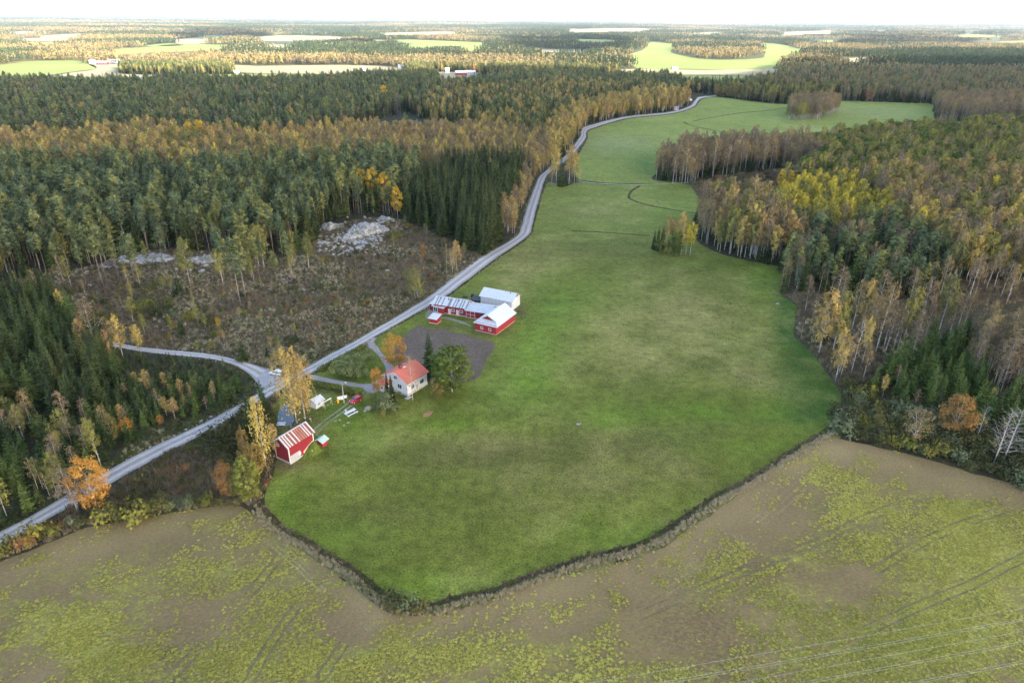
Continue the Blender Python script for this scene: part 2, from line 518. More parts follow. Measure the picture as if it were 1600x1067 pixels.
def fast_mesh(name, verts, faces, mats, smooth_=False):
    """faces: M x k array"""
    me = bpy.data.meshes.new(name)
    verts, faces = np.asarray(verts, np.float32), np.asarray(faces, np.int32)
    k = faces.shape[1]
    me.vertices.add(len(verts)); me.vertices.foreach_set('co', verts.ravel())
    me.loops.add(faces.size); me.loops.foreach_set('vertex_index', faces.ravel())
    me.polygons.add(len(faces)); me.polygons.foreach_set('loop_start', np.arange(0, faces.size, k, dtype=np.int32))
    for mm in (mats if isinstance(mats, (list, tuple)) else [mats]):
        me.materials.append(mm)
    me.update(calc_edges=True)
    me.validate()
    if smooth_:
        me.polygons.foreach_set('use_smooth', np.ones(len(faces), bool))
    return me

me = fast_mesh('ground', gv, gf, M_FLOOR, True)
X, Y = gv[:, 0], gv[:, 1]
u, v, zc = project(np.stack([X, Y, np.zeros_like(X)], 1))
ok = zc > 10
D = np.hypot(X, Y)
c = np.tile(np.array([0.050, 0.043, 0.024]), (len(X), 1))
n1, n2, n3 = fbm(X, Y, 60, 3, 1), fbm(X, Y, 22, 3, 2), fbm(X, Y, 9, 2, 3)
c = mixcol(c, (0.035, 0.045, 0.018), smoothstep(0.0, 0.5, n1))
w = (inpoly(u, v, SCRUB_LEFT) & ok).astype(float)
sc_c = np.tile(np.array([0.175, 0.132, 0.085]), (len(X), 1))
sc_c = mixcol(sc_c, (0.29, 0.235, 0.15), smoothstep(0.0, 0.45, n2 + 0.5 * smoothstep(470, 540, v) - 0.1))
sc_c = mixcol(sc_c, (0.125, 0.125, 0.052), smoothstep(-0.05, 0.45, n1 + 0.25 * smoothstep(330, 200, u)))
sc_c = mixcol(sc_c, (0.085, 0.060, 0.045), smoothstep(0.1, 0.5, n3))
c = mixcol(c, sc_c, w)
for poly, base, alt in ((SCRUB_RIGHT, (0.085, 0.064, 0.043), (0.13, 0.105, 0.062)), (SCRUB_BIRCH, (0.060, 0.046, 0.034), (0.09, 0.07, 0.045)),
                        (SCRUB_LOW, (0.060, 0.050, 0.034), (0.075, 0.075, 0.035)), (VERGE_LOW, (0.085, 0.095, 0.05), (0.13, 0.125, 0.07))):
    w = (inpoly(u, v, poly) & ok).astype(float)
    cc = mixcol(np.tile(np.array(base), (len(X), 1)), alt, smoothstep(-0.1, 0.5, n2))
    c = mixcol(c, cc, w)
farw = smoothstep(900, 2500, D)
fc = np.tile(np.array([0.055, 0.060, 0.028]), (len(X), 1))
fc = mixcol(fc, (0.13, 0.10, 0.04), smoothstep(0.0, 0.5, fbm(X, Y, 700, 4, 11)))
c = mixcol(c, fc, farw)
color_attr(me, c)
kind(link('ground', me), 'structure')

# ------------------------------------------------------------------ flat sheets on the ground
def sheet(name, poly, z, step, mat, colour, jitter=0.0, world=False, knd='structure', edge_step=None):
    B = smooth(np.vstack([poly if world else W(poly), (poly if world else W(poly))[:1]]), edge_step or step)[:-1]
    if jitter:
        jx = fbm(B[:, 0], B[:, 1], 4 * max(1, jitter), 3, 21) * jitter
        jy = fbm(B[:, 0], B[:, 1], 4 * max(1, jitter), 3, 27) * jitter
        B = B + np.stack([jx, jy], 1)
    lo, hi = B.min(0), B.max(0)
    gx, gy = np.meshgrid(np.arange(lo[0], hi[0], step), np.arange(lo[1], hi[1], step))
    P = np.stack([gx.ravel(), gy.ravel()], 1)
    P = P[inpoly(P[:, 0], P[:, 1], B)]
    if len(P):
        P = P + rng.uniform(-0.15, 0.15, P.shape) * step
    allp = [Vector((float(a), float(b))) for a, b in np.vstack([B, P])]
    n = len(B)
    vs_, _e, fs, *_r = delaunay_2d_cdt(allp, [(i, (i + 1) % n) for i in range(n)], [], 1, 1e-5)
    V = np.array([(p.x, p.y, 0.0) for p in vs_])
    V[:, 2] = terrain(V[:, 0], V[:, 1]) + z
    tri = np.array([f for f in fs if len(f) == 3], np.int32)
    a, b, c_ = V[tri[:, 0]], V[tri[:, 1]], V[tri[:, 2]]
    flip = np.cross(b - a, c_ - a)[:, 2] < 0
    tri[flip] = tri[flip][:, ::-1]
    me = fast_mesh(name, V, tri, mat, True)
    u, v, _z = project(V)
    color_attr(me, colour(V[:, 0], V[:, 1], u, v))
    return kind(link(name, me), knd)

def blob(u, v, u0, v0, su, sv):
    return np.exp(-((u - u0) / su) ** 2 - ((v - v0) / sv) ** 2)

def meadow_col(X, Y, u, v):
    n1, n2, n3 = fbm(X, Y, 55, 4, 31), fbm(X, Y, 18, 3, 32), fbm(X, Y, 6, 2, 33)
    c = np.tile(np.array([0.114, 0.132, 0.020]), (len(X), 1))
    c = mixcol(c, (0.150, 0.172, 0.032), smoothstep(460, 300, v) * 0.8)
    def put(col, blobs, amp=1.0):
        nonlocal c
        w = sum(s * blob(u, v, a, b, d, e) for a, b, d, e, s in blobs)
        w = w * (1 + 0.8 * n2 + 0.5 * n1 + 0.5 * n3) * amp
        c = mixcol(c, col, np.clip(w, 0, 0.95))
    # pale yellowish, thin grass
    put((0.195, 0.175, 0.055), [(1000, 570, 170, 34, .75), (840, 410, 50, 26, .6), (1090, 480, 90, 60, .75), (960, 505, 120, 30, .5), (1180, 590, 60, 30, .6), (930, 330, 90, 14, .5), (870, 640, 90, 14, .35), (560, 700, 60, 20, .3), (800, 430, 30, 50, .5), (1070, 420, 80, 20, .35)])
    # dark brownish olive
    put((0.085, 0.076, 0.025), [(820, 710, 130, 34, .62), (1010, 690, 120, 34, .55), (660, 720, 90, 26, .45), (930, 760, 140, 26, .38), (600, 800, 90, 24, .4), (1150, 660, 60, 16, .5), (760, 790, 90, 30, .4), (930, 390, 100, 16, .5), (720, 860, 60, 16, .35), (1090, 735, 60, 26, .35)])
    # fresh bright green
    put((0.095, 0.160, 0.014), [(440, 775, 40, 60, .65), (500, 840, 70, 26, .45), (640, 915, 130, 20, .5), (835, 560, 45, 70, .7), (1050, 640, 200, 14, .6), (1150, 640, 130, 26, .6), (700, 660, 60, 14, .6), (880, 480, 50, 40, .5), (560, 690, 50, 26, .5), (960, 660, 40, 14, .5), (780, 610, 50, 26, .7), (1190, 440, 30, 30, .8), (1120, 412, 60, 10, .7), (1040, 330, 50, 12, .4), (1000, 840, 90, 18, .5), (1200, 700, 70, 20, .7), (540, 650, 40, 16, .5)])
    # faint swaths left by the mower
    ca, sa = math.cos(math.radians(62)), math.sin(math.radians(62))
    sw = np.sin((X * -sa + Y * ca + 2.5 * fbm(X, Y, 60, 2, 37)) * 2 * math.pi / 9.0) * smoothstep(-0.2, 0.4, fbm(X, Y, 80, 2, 38))
    c = c * (1 + 0.055 * sw)[:, None]
    put((0.085, 0.150, 0.016), [(548, 572, 30, 16, .9), (560, 600, 40, 6, .6), (530, 640, 26, 10, .6), (640, 520, 16, 10, .5)])
    # lush dark green along the east edge
    put((0.040, 0.088, 0.012), [(1265, 565, 40, 60, 1.4), (1280, 620, 46, 36, 1.3), (1228, 470, 16, 44, 1.0), (1225, 655, 60, 12, .4), (1240, 515, 20, 34, 1.0)])
    # trampled yard by the barn; around the pond, shade put in as dark soil colour
    put((0.085, 0.068, 0.038), [(470, 655, 26, 16, .95), (440, 690, 22, 30, .9), (448, 728, 26, 8, .9), (520, 610, 30, 7, .5), (500, 600, 18, 8, .6), (700, 511, 30, 4, .5), (760, 520, 30, 6, .7), (812, 485, 12, 12, .8), (640, 590, 12, 20, .4), (618, 618, 30, 8, .35)])
    c = mixcol(c, (0.18, 0.162, 0.05), 0.35 * smoothstep(0.1, 0.6, n2 + 0.6 * n3))
    c = mixcol(c, (0.085, 0.11, 0.020), 0.3 * smoothstep(0.1, 0.5, fbm(X, Y, 26, 4, 35)))
    c = c * (1 + 0.16 * n1 + 0.20 * n2 + 0.14 * n3)[:, None]
    return c

def north_col(X, Y, u, v):
    n1, n2 = fbm(X, Y, 70, 4, 41), fbm(X, Y, 20, 3, 42)
    c = np.tile(np.array([0.165, 0.190, 0.034]), (len(X), 1))
    c = mixcol(c, (0.20, 0.21, 0.075), 0.8 * blob(u, v, 960, 225, 60, 14) + 0.5 * blob(u, v, 1380, 176, 80, 10) + 0.4 * smoothstep(0.1, 0.5, n1))
    c = mixcol(c, (0.085, 0.145, 0.024), 0.9 * blob(u, v, 1010, 255, 18, 14) + 0.6 * blob(u, v, 1440, 190, 40, 6))
    return c * (1 + 0.12 * n1 + 0.12 * n2)[:, None]

def stubble_col(X, Y, u, v):
    n1, n2 = fbm(X, Y, 40, 3, 51), fbm(X, Y, 14, 3, 52)
    dens = 0.30 + 0.26 * n1 + 0.22 * n2
    bare = 0.18 + 0.0 * u
    straw = 0.35 + 0.5 * n2
    # bands along the headlands are nearly bare
    for line, wd, s in ((([(590, 950), (680, 962), (760, 946), (850, 914), (960, 892), (1020, 876), (1080, 838), (1130, 802), (1200, 752), (1290, 700)]), 9.0, .50),
                        (([(1290, 700), (1400, 722), (1540, 764), (1700, 815)]), 9.0, .55),
                        (([(-60, 905), (40, 880), (200, 835), (340, 805)]), 8.0, .38),
                        (([(400, 820), (450, 850), (550, 925), (600, 965)]), 3.5, .15)):
        d = poly_dist(X, Y, [tuple(at(a, b)[:2]) for a, b in line])
        bare = bare + s * np.exp(-(d / wd) ** 2)
        straw = straw + 0.3 * np.exp(-(d / (wd * 0.6)) ** 2)
    for a, b, d, e, s in ((540, 985, 45, 26, .45), (300, 950, 70, 45, .35), (250, 1000, 90, 40, .22), (1060, 1000, 130, 60, .32), (1340, 900, 60, 36, .30), (1200, 860, 60, 30, .16), (870, 980, 90, 26, .26), (60, 1050, 60, 30, .35), (960, 930, 60, 26, .22), (330, 860, 90, 30, .2), (1240, 800, 60, 30, .2), (100, 930, 60, 20, .25)):
        bare = bare + 1.4 * s * blob(u, v, a, b, d, e) * (1 + 0.9 * n2)
    for a, b, d, e, s in ((1530, 860, 100, 70, .42), (1480, 990, 110, 60, .55), (1290, 1010, 60, 60, .2), (1240, 870, 80, 20, .30), (1340, 800, 60, 16, .3), (1480, 800, 80, 16, .3), (130, 985, 70, 40, .42), (200, 1030, 90, 30, .34), (60, 960, 50, 26, .3), (360, 890, 60, 24, .22), (440, 860, 40, 20, .25), (500, 1040, 90, 26, .34), (680, 1010, 130, 26, .24), (1050, 1050, 60, 20, .3), (330, 820, 40, 10, .3), (1080, 910, 50, 20, .25), (590, 1000, 40, 30, .25)):
        dens = dens + s * blob(u, v, a, b, d, e)
    return np.stack([np.clip(dens, 0, 1), np.clip(bare, 0, 1), np.clip(straw, 0, 1)], 1)

sheet('meadow', MEADOW, 0.03, 2.2, M_GRASS, meadow_col, 0.8)
sheet('north_meadow', NORTH_MEADOW, 0.03, 4.5, M_GRASS, north_col, 1.0)
sheet('crop_field', STUBBLE, 0.03, 1.6, M_STUBBLE, stubble_col, 0.7)

def plot_col(X, Y, u, v):
    n1 = fbm(X, Y, 5, 3, 61)
    c = np.tile(np.array([0.108, 0.084, 0.066]), (len(X), 1))
    return c * (1 + 0.25 * n1)[:, None]
M_SOIL = ground_material('tilled_soil', ((0.8, 0.3), (3.0, 0.5)), 0.25)
sheet('ploughed_plot', PLOT, 0.045, 1.2, M_SOIL, plot_col, 1.1)

for col_, polys in FAR_FIELDS.items():
    base = np.array((0.155, 0.18, 0.045) if col_ == 'green' else (0.215, 0.185, 0.105))
    for poly in polys:
        def ff(X, Y, u, v, base=base):
            return np.tile(base, (len(X), 1)) * (1 + 0.22 * fbm(X, Y, 160, 3, 71))[:, None]
        sheet('far_field', poly, 0.25, 45.0, M_FARF, ff, 0.0)

# ------------------------------------------------------------------ roads
def strip_cols(n_along, offs, X, Y, base, track, edge):
    pass

M_ROAD = ground_material('gravel_road', ((0.5, 0.10), (2.5, 0.18)), 0.05, [((0.17, 0.165, 0.16), 0.9, 0.66)])
def road(name, U, L, z, step, colours, na=13, rough=0.35, tracks=((-0.45, .12), (0.45, .12)), tint=(0.285, 0.258, 0.238), pale=(0.44, 0.405, 0.385), dark=(0.16, 0.145, 0.115)):
    A, B = smooth(W(U), 0.01 + 1e9), smooth(W(L), 1e9)
    def param(P, n):
        s = np.concatenate([[0], np.cumsum(np.hypot(*np.diff(P, axis=0).T))]); s /= s[-1]
        t = np.linspace(0, 1, n)
        return np.stack([np.interp(t, s, P[:, 0]), np.interp(t, s, P[:, 1])], 1)
    # pairwise resampling keeps the two edges opposite each other
    Au, Bu = [], []
    WA, WB = W(U), W(L)
    SA = [smooth(WA, step)]
    PA = [2 * WA[0] - WA[1], *WA, 2 * WA[-1] - WA[-2]]
    PB = [2 * WB[0] - WB[1], *WB, 2 * WB[-1] - WB[-2]]
    for i in range(1, len(PA) - 2):
        n = max(1, int(np.linalg.norm(PA[i + 1] - PA[i]) / step))
        for k in range(n):
            t = k / n
            for P, out in ((PA, Au), (PB, Bu)):
                a, b, c_, d = P[i - 1], P[i], P[i + 1], P[i + 2]
                out.append(0.5 * (2 * b + (c_ - a) * t + (2 * a - 5 * b + 4 * c_ - d) * t * t + (3 * b - a - 3 * c_ + d) * t ** 3))
    Au, Bu = np.array(Au), np.array(Bu)
    offs = np.linspace(-1, 1, na)
    rows = []
    ja, jb = fbm(Au[:, 0], Au[:, 1], 5, 3, 81) * rough, fbm(Bu[:, 0], Bu[:, 1], 5, 3, 83) * rough
    d = Bu - Au
    dn = d / np.linalg.norm(d, axis=1)[:, None]
    Au, Bu = Au - dn * ja[:, None], Bu + dn * jb[:, None]
    for o in offs:
        rows.append(Au * (1 - (o + 1) / 2) + Bu * ((o + 1) / 2))
    P = np.stack(rows, 1)                       # along x across
    n = len(Au)
    zz = z + 0.10 * (1 - offs ** 2)
    V = np.concatenate([P.reshape(-1, 2), np.tile(zz, n)[:, None]], 1)
    ii = np.arange(n * na).reshape(n, na)
    F = np.stack([ii[:-1, :-1].ravel(), ii[:-1, 1:].ravel(), ii[1:, 1:].ravel(), ii[1:, :-1].ravel()], 1)
    me = fast_mesh(name, V, F, M_ROAD, True)
    O = np.tile(offs, n)
    c = np.tile(np.array(tint), (len(V), 1))
    nn = fbm(V[:, 0], V[:, 1], 12, 3, 85)
    for t0, tw in tracks:
        c = mixcol(c, pale, 0.95 * np.exp(-((O - t0 + 0.06 * nn) / (tw * 1.6)) ** 2))
    c = mixcol(c, dark, smoothstep(0.80, 1.0, np.abs(O) + 0.10 * nn) * 0.8)
    c = mixcol(c, dark, 0.35 * np.exp(-(O / 0.16) ** 2) * (nn > -0.1))
    color_attr(me, c * (1 + 0.10 * nn)[:, None])
    return kind(link(name, me), 'structure')
road('gravel_road', ROAD_U, ROAD_L, 0.06, 2.5, None)
road('side_road', SIDE_U, SIDE_L, 0.055, 2.5, None)

def gravel_col(X, Y, u, v):
    n = fbm(X, Y, 6, 3, 87)
    return np.tile(np.array([0.30, 0.285, 0.285]), (len(X), 1)) * (1 + 0.18 * n)[:, None]
JUNCTION = [(372, 563), (405, 572), (432, 580), (446, 588), (455, 596), (450, 603), (426, 616), (408, 624), (404, 612), (403, 600), (390, 584)]
sheet('road_junction', JUNCTION, 0.05, 2.0, M_ROAD, gravel_col, 0.3)
sheet('driveway', YARD, 0.05, 1.5, M_ROAD, lambda X, Y, u, v: np.tile(np.array([0.25, 0.225, 0.225]), (len(X), 1)) * (1 + 0.2 * fbm(X, Y, 5, 3, 88))[:, None], 0.3)
sheet('farm_yard', BARN_YARD, 0.05, 1.5, M_ROAD, lambda X, Y, u, v: np.tile(np.array([0.21, 0.19, 0.15]), (len(X), 1)) * (1 + 0.3 * fbm(X, Y, 4, 3, 88))[:, None], 0.6)
sheet('barn_path', BARN_TRACK, 0.05, 1.0, M_ROAD, lambda X, Y, u, v: np.tile(np.array([0.19, 0.18, 0.15]), (len(X), 1)) * (1 + 0.25 * fbm(X, Y, 3, 3, 88))[:, None], 0.3)

# wheel tracks and tyre lines: thin worn strips, broken where the wear is
def track(name, px, offs, width, z, mat, col_, step=1.2, fade=0.0):
    C = smooth(W(px), step)
    T = np.gradient(C, axis=0); T /= np.linalg.norm(T, axis=1)[:, None]
    N = np.stack([-T[:, 1], T[:, 0]], 1)
    V, F, o = [], [], 0
    for off in offs:
        wob = fbm(C[:, 0], C[:, 1], 7, 2, 91) * 0.25
        w = width * (0.5 + 0.25 * fbm(C[:, 0], C[:, 1], 3, 2, 93 + int(off * 7)))
        a, b = C + N * (off + wob - w)[:, None], C + N * (off + wob + w)[:, None]
        keep = fbm(C[:, 0] + off, C[:, 1], 9, 3, 95) > fade - 0.75
        n = len(C)
        V += [(p[0], p[1], z) for p in a] + [(p[0], p[1], z) for p in b]
        F += [(o + i, o + i + 1, o + n + i + 1, o + n + i) for i in range(n - 1) if keep[i]]
        o += 2 * n
    me = fast_mesh(name, V, F, mat)
    color_attr(me, np.tile(np.array(col_), (len(V), 1)) * (1 + 0.3 * fbm(np.array(V)[:, 0], np.array(V)[:, 1], 3, 2, 97))[:, None])
    return kind(link(name, me), 'structure')
M_TRACK = ground_material('worn_track', ((1.2, 0.3), (3.5, 0.45)), 0.1)
track('wheel_track', [(574, 612), (556, 624), (535, 640), (515, 655), (498, 670), (490, 680)], (-0.8, 0.8), 0.55, 0.05, M_TRACK, (0.20, 0.19, 0.14))
tyre = (0.13, 0.112, 0.055)
TYRES = []
for px in ([(1000, 962), (1095, 921), (1180, 886), (1266, 852), (1340, 815), (1400, 790)], [(1366, 892), (1456, 840), (1551, 802), (1640, 775)], [(1300, 1010), (1418, 954), (1522, 911), (1600, 871), (1700, 820)],
           [(240, 1090), (300, 1025), (348, 976), (395, 922), (434, 874)], [(380, 1080), (420, 1010), (464, 948)], [(500, 1060), (530, 1015), (552, 985)]):
    TYRES.append(px)
    track('tyre_track', px, (-0.9, 0.9), 0.30, 0.042, M_TRACK, tyre, fade=0.55)
for dx in (0, 9, 20):
    track('tyre_track', [(418 + dx, 846 - dx * .1), (470 + dx, 893), (520 + dx, 940), (575 + dx, 985)], (0,), 0.3, 0.042, M_TRACK, (0.21, 0.185, 0.09), fade=0.4)
for dy in (0, 12, 24):
    track('tyre_track', [(1040, 905 + dy), (1110, 862 + dy), (1190, 800 + dy), (1280, 722 + dy)], (0,), 0.4, 0.042, M_TRACK, (0.20, 0.145, 0.08), fade=0.6)
track('field_path', [(903, 283), (930, 286.5), (960, 288.2), (1000, 288.8), (1040, 287.6), (1076, 285.5), (1110, 283), (1140, 280)], (0,), 1.6, 0.06, M_TRACK, (0.30, 0.27, 0.19), 2.0)

# pond
mt, nt, out = new_mat('pond_water')
surf(nt, out, (0.018, 0.024, 0.026), 0.06, noise_n(nt, objco(nt), 1.2, 2, 0.5), 0.02, 0.25, spec=0.5)
sheet('pond', POND, 0.04, 1.0, mt, lambda X, Y, u, v: np.zeros((len(X), 3)), 0.2)

# ------------------------------------------------------------------ clouds: solid banks high above that keep the sun off parts of the land
mt, nt, out = new_mat('cloud')
d1 = nd(nt, 'ShaderNodeBsdfDiffuse', Color=(0.92, 0.92, 0.93, 1))
d2 = nd(nt, 'ShaderNodeBsdfTranslucent', Color=(0.92, 0.92, 0.93, 1))
ms = nt.nodes.new('ShaderNodeMixShader'); ms.inputs[0].default_value = 0.5
nt.links.new(d1.outputs[0], ms.inputs[1]); nt.links.new(d2.outputs[0], ms.inputs[2]); nt.links.new(ms.outputs[0], out.inputs['Surface'])
M_CLOUD = mt
def cloud(shadow, alt, label, thick, step):
    """shadow: the ground polygon (world metres) that the bank keeps in shade"""
    off = np.array(SUN_DIR[:2]) * (alt / SUN_DIR.z)
    B = smooth(np.vstack([shadow, shadow[:1]]) + off, step)[:-1]
    lo, hi = B.min(0), B.max(0)
    gx, gy = np.meshgrid(np.arange(lo[0], hi[0], step), np.arange(lo[1], hi[1], step))
    P = np.stack([gx.ravel(), gy.ravel()], 1)
    P = P[inpoly(P[:, 0], P[:, 1], B)]
    n = len(B)
    vs_, _e, fs, *_r = delaunay_2d_cdt([Vector((float(a), float(b))) for a, b in np.vstack([B, P])], [(i, (i + 1) % n) for i in range(n)], [], 1, 1e-4)
    V = np.array([(p.x, p.y) for p in vs_])
    d = poly_dist(V[:, 0], V[:, 1], np.vstack([B, B[:1]]))
    h = thick * np.sqrt(np.clip(d / (thick * 2.2), 0, 1))
    nz = 1 + 0.45 * fbm(V[:, 0], V[:, 1], thick * 2.4, 3, 101)
    top = np.concatenate([V, (alt + h * nz)[:, None]], 1)
    bot = np.concatenate([V, (alt - 0.22 * h * nz - 0.1)[:, None]], 1)
    k = len(V)
    tri = np.array([f for f in fs if len(f) == 3])
    F = np.vstack([tri, tri[:, ::-1] + k])
    edge = [(i, (i + 1) % n) for i in range(n)]
    F = np.vstack([F, [(a, a + k, b) for a, b in edge], [(b, a + k, b + k) for a, b in edge]])
    me = fast_mesh('cloud', np.vstack([top, bot]), F, M_CLOUD, True)
    o = link('cloud', me)
    o['label'] = label
    return kind(o, 'structure')
near = [at(x, y)[:2] for x, y in ((-500, 135), (-200, 121), (0, 121.5), (200, 122), (380, 122), (520, 121), (650, 124), (760, 116), (880, 117), (980, 119), (1060, 124), (1200, 118), (1222, 108), (1300, 99), (1450, 99), (1600, 98), (1760, 105), (2100, 120))]
cloud(np.array([*near, (1900, 300), (1600, -500), (0, -650), (-1400, -450), (-1700, 200)]), 620.0, 'broad white cloud bank over the farm that shades the near land', 150.0, 60.0)
for i, (poly, lb) in enumerate(((((800, 79), (960, 79), (955, 60), (800, 57)), 'small white cloud shading the grey wood behind the pale field'),
                                (((500, 71), (630, 71.5), (625, 66.5), (490, 66)), 'thin white cloud shading the long dark strip of wood'),
                                (((1300, 71), (1500, 70), (1500, 62), (1350, 60)), 'flat white cloud shading the dark wood behind the eastern forest'),
                                (((255, 61), (400, 61), (395, 50), (300, 49)), 'drifting white cloud shading the wooded island in the far fields'))):
    cloud(np.array([at(x, y)[:2] for x, y in poly]), 900.0, lb, 90.0, 60.0)

# ------------------------------------------------------------------ building materials
def board_mat(name, c, var=0.22, pitch=4.0, rough=0.8):
    """vertical boards: narrow grooves plus weathering"""
    mt, nt, out = new_mat(name)
    co = objco(nt)
    sx = nt.nodes.new('ShaderNodeSeparateXYZ'); nt.links.new(co, sx.inputs[0])
    s_ = math_n(nt, 'ADD', sx.outputs[0], sx.outputs[1])
    fr = math_n(nt, 'FRACT', math_n(nt, 'MULTIPLY', s_, pitch))
    groove = math_n(nt, 'GREATER_THAN', fr, 0.12)
    mp = nt.nodes.new('ShaderNodeMapping'); mp.inputs['Scale'].default_value = (3.0, 3.0, 0.35); nt.links.new(co, mp.inputs[0])
    r = ramp(nt, [(0.25, tuple(x * (1 - var * 1.5) for x in c)), (0.55, c), (0.8, tuple(min(1, x * (1 + var)) for x in c))])
    nt.links.new(noise_n(nt, mp.outputs[0], 1.4, 5, 0.7), r.inputs[0])
    surf(nt, out, r.outputs[0], rough, groove, 0.02, 0.6, spec=0.15)
    return mt

def sheet_mat(name, c, var=0.12, rough=0.45):
    """painted or galvanised roofing sheet, streaked down the slope"""
    mt, nt, out = new_mat(name)
    co = objco(nt)
    r = ramp(nt, [(0.3, tuple(x * (1 - var * 1.6) for x in c)), (0.6, c), (0.8, tuple(min(1, x * (1 + var * 0.4)) for x in c))])
    nt.links.new(noise_n(nt, co, 1.1, 6, 0.7), r.inputs[0])
    surf(nt, out, r.outputs[0], rough, spec=0.35)
    return mt

M_RED = board_mat('red_ochre_boards', (0.215, 0.022, 0.030))
M_REDB = board_mat('red_bright_boards', (0.275, 0.028, 0.034))
M_WHITEB = board_mat('white_boards', (0.50, 0.515, 0.54), 0.08)
M_GREYB = board_mat('grey_boards', (0.33, 0.325, 0.345), 0.14)
M_STUCCO = plain('white_stucco', (0.54, 0.545, 0.56), 0.9, 0.12, 0.7)
M_TRIM = plain('white_trim', (0.60, 0.60, 0.61), 0.6, 0.08)
M_PINKT = plain('pale_pink_paint', (0.66, 0.48, 0.46), 0.7, 0.1)
M_PINKC = plain('pink_concrete', (0.50, 0.36, 0.30), 0.9, 0.2)
M_CONC = plain('grey_concrete', (0.36, 0.36, 0.38), 0.9, 0.15)
M_WROOF = sheet_mat('white_sheet', (0.50, 0.525, 0.555), 0.12)
M_GROOF = sheet_mat('grey_sheet', (0.20, 0.205, 0.245), 0.18)
M_LROOF = sheet_mat('light_grey_sheet', (0.42, 0.435, 0.47), 0.12)
M_RUST = sheet_mat('rusty_sheet', (0.25, 0.085, 0.060), 0.22, 0.7)
M_RUST2 = sheet_mat('faded_rusty_sheet', (0.36, 0.165, 0.12), 0.2, 0.7)
M_MINT = sheet_mat('pale_green_sheet', (0.38, 0.50, 0.47), 0.1)
M_TILE = None
mt, nt, out = new_mat('red_roof_tiles')
co = objco(nt)
wv = nt.nodes.new('ShaderNodeTexWave'); wv.inputs['Scale'].default_value = 1.6; wv.inputs['Distortion'].default_value = 0.6; nt.links.new(co, wv.inputs[0])
r_ = ramp(nt, [(0.3, (0.42, 0.105, 0.075)), (0.6, (0.56, 0.155, 0.11)), (0.8, (0.60, 0.20, 0.15))])
nt.links.new(noise_n(nt, co, 2.2, 5, 0.7), r_.inputs[0])
surf(nt, out, r_.outputs[0], 0.75, wv.outputs['Fac'], 0.03, 0.5)
M_TILE = mt
mt, nt, out = new_mat('window_glass')
surf(nt, out, (0.035, 0.055, 0.075), 0.08, spec=0.6)
M_GLASS = mt
M_DARK = plain('dark_iron', (0.035, 0.035, 0.04), 0.6, 0.2)
M_BRICK = plain('chimney_brick', (0.22, 0.06, 0.045), 0.85, 0.25, 6)
M_WOOD = plain('weathered_wood', (0.42, 0.38, 0.33), 0.9, 0.25, 5)

def frame(p0, p1, p2):
    """place of a building from the feet of its nearest corner and of the corners to its right and to its left"""
    a, b, c = at(*p0), at(*p1), at(*p2)
    d = (b - a)
    rz = math.atan2(d.y, d.x)
    yv = Vector((-math.sin(rz), math.cos(rz), 0))
    return a, rz, d.length, (c - a).dot(yv)

def slab(mb, pts, t, mi=0):
    """a polygon thickened upward along its normal"""
    pts = [Vector(p) for p in pts]
    n = (pts[1] - pts[0]).cross(pts[2] - pts[1]).normalized()
    if n.z < 0:
        n = -n
    k = len(pts)
    return mb.add([*pts, *[p + n * t for p in pts]], [tuple(range(k - 1, -1, -1)), tuple(range(k, 2 * k)), *[(i, (i + 1) % k, (i + 1) % k + k, i + k) for i in range(k)]], mi)

def roof_panels(roof, e0, e1, r0, r1, n, mat_of, t=0.05, name='roof_panel'):
    """sheets side by side from the eave line e0-e1 up to the ridge line r0-r1, each its own piece with an upstanding seam"""
    e0, e1, r0, r1 = map(Vector, (e0, e1, r0, r1))
    for i in range(n):
        a, b = i / n, (i + 1) / n - 0.035 / max((e1 - e0).length / n, 0.1) / n * 1.0
        mb = MB()
        q = [e0.lerp(e1, a), e0.lerp(e1, b), r0.lerp(r1, b), r0.lerp(r1, a)]
        slab(mb, q, t + (0.012 if i % 2 else 0.0))
        sx = (e1 - e0).normalized() * 0.035
        up = (e1 - e0).cross(r0 - e0).normalized()
        if up.z < 0: up = -up
        s0, s1 = e0.lerp(e1, a) + up * t, r0.lerp(r1, a) + up * t
        slab(mb, [s0 + sx * .2, s0 + sx * 1.4, s1 + sx * 1.4, s1 + sx * .2], 0.05)
        part(name, mb, mat_of(i), roof)

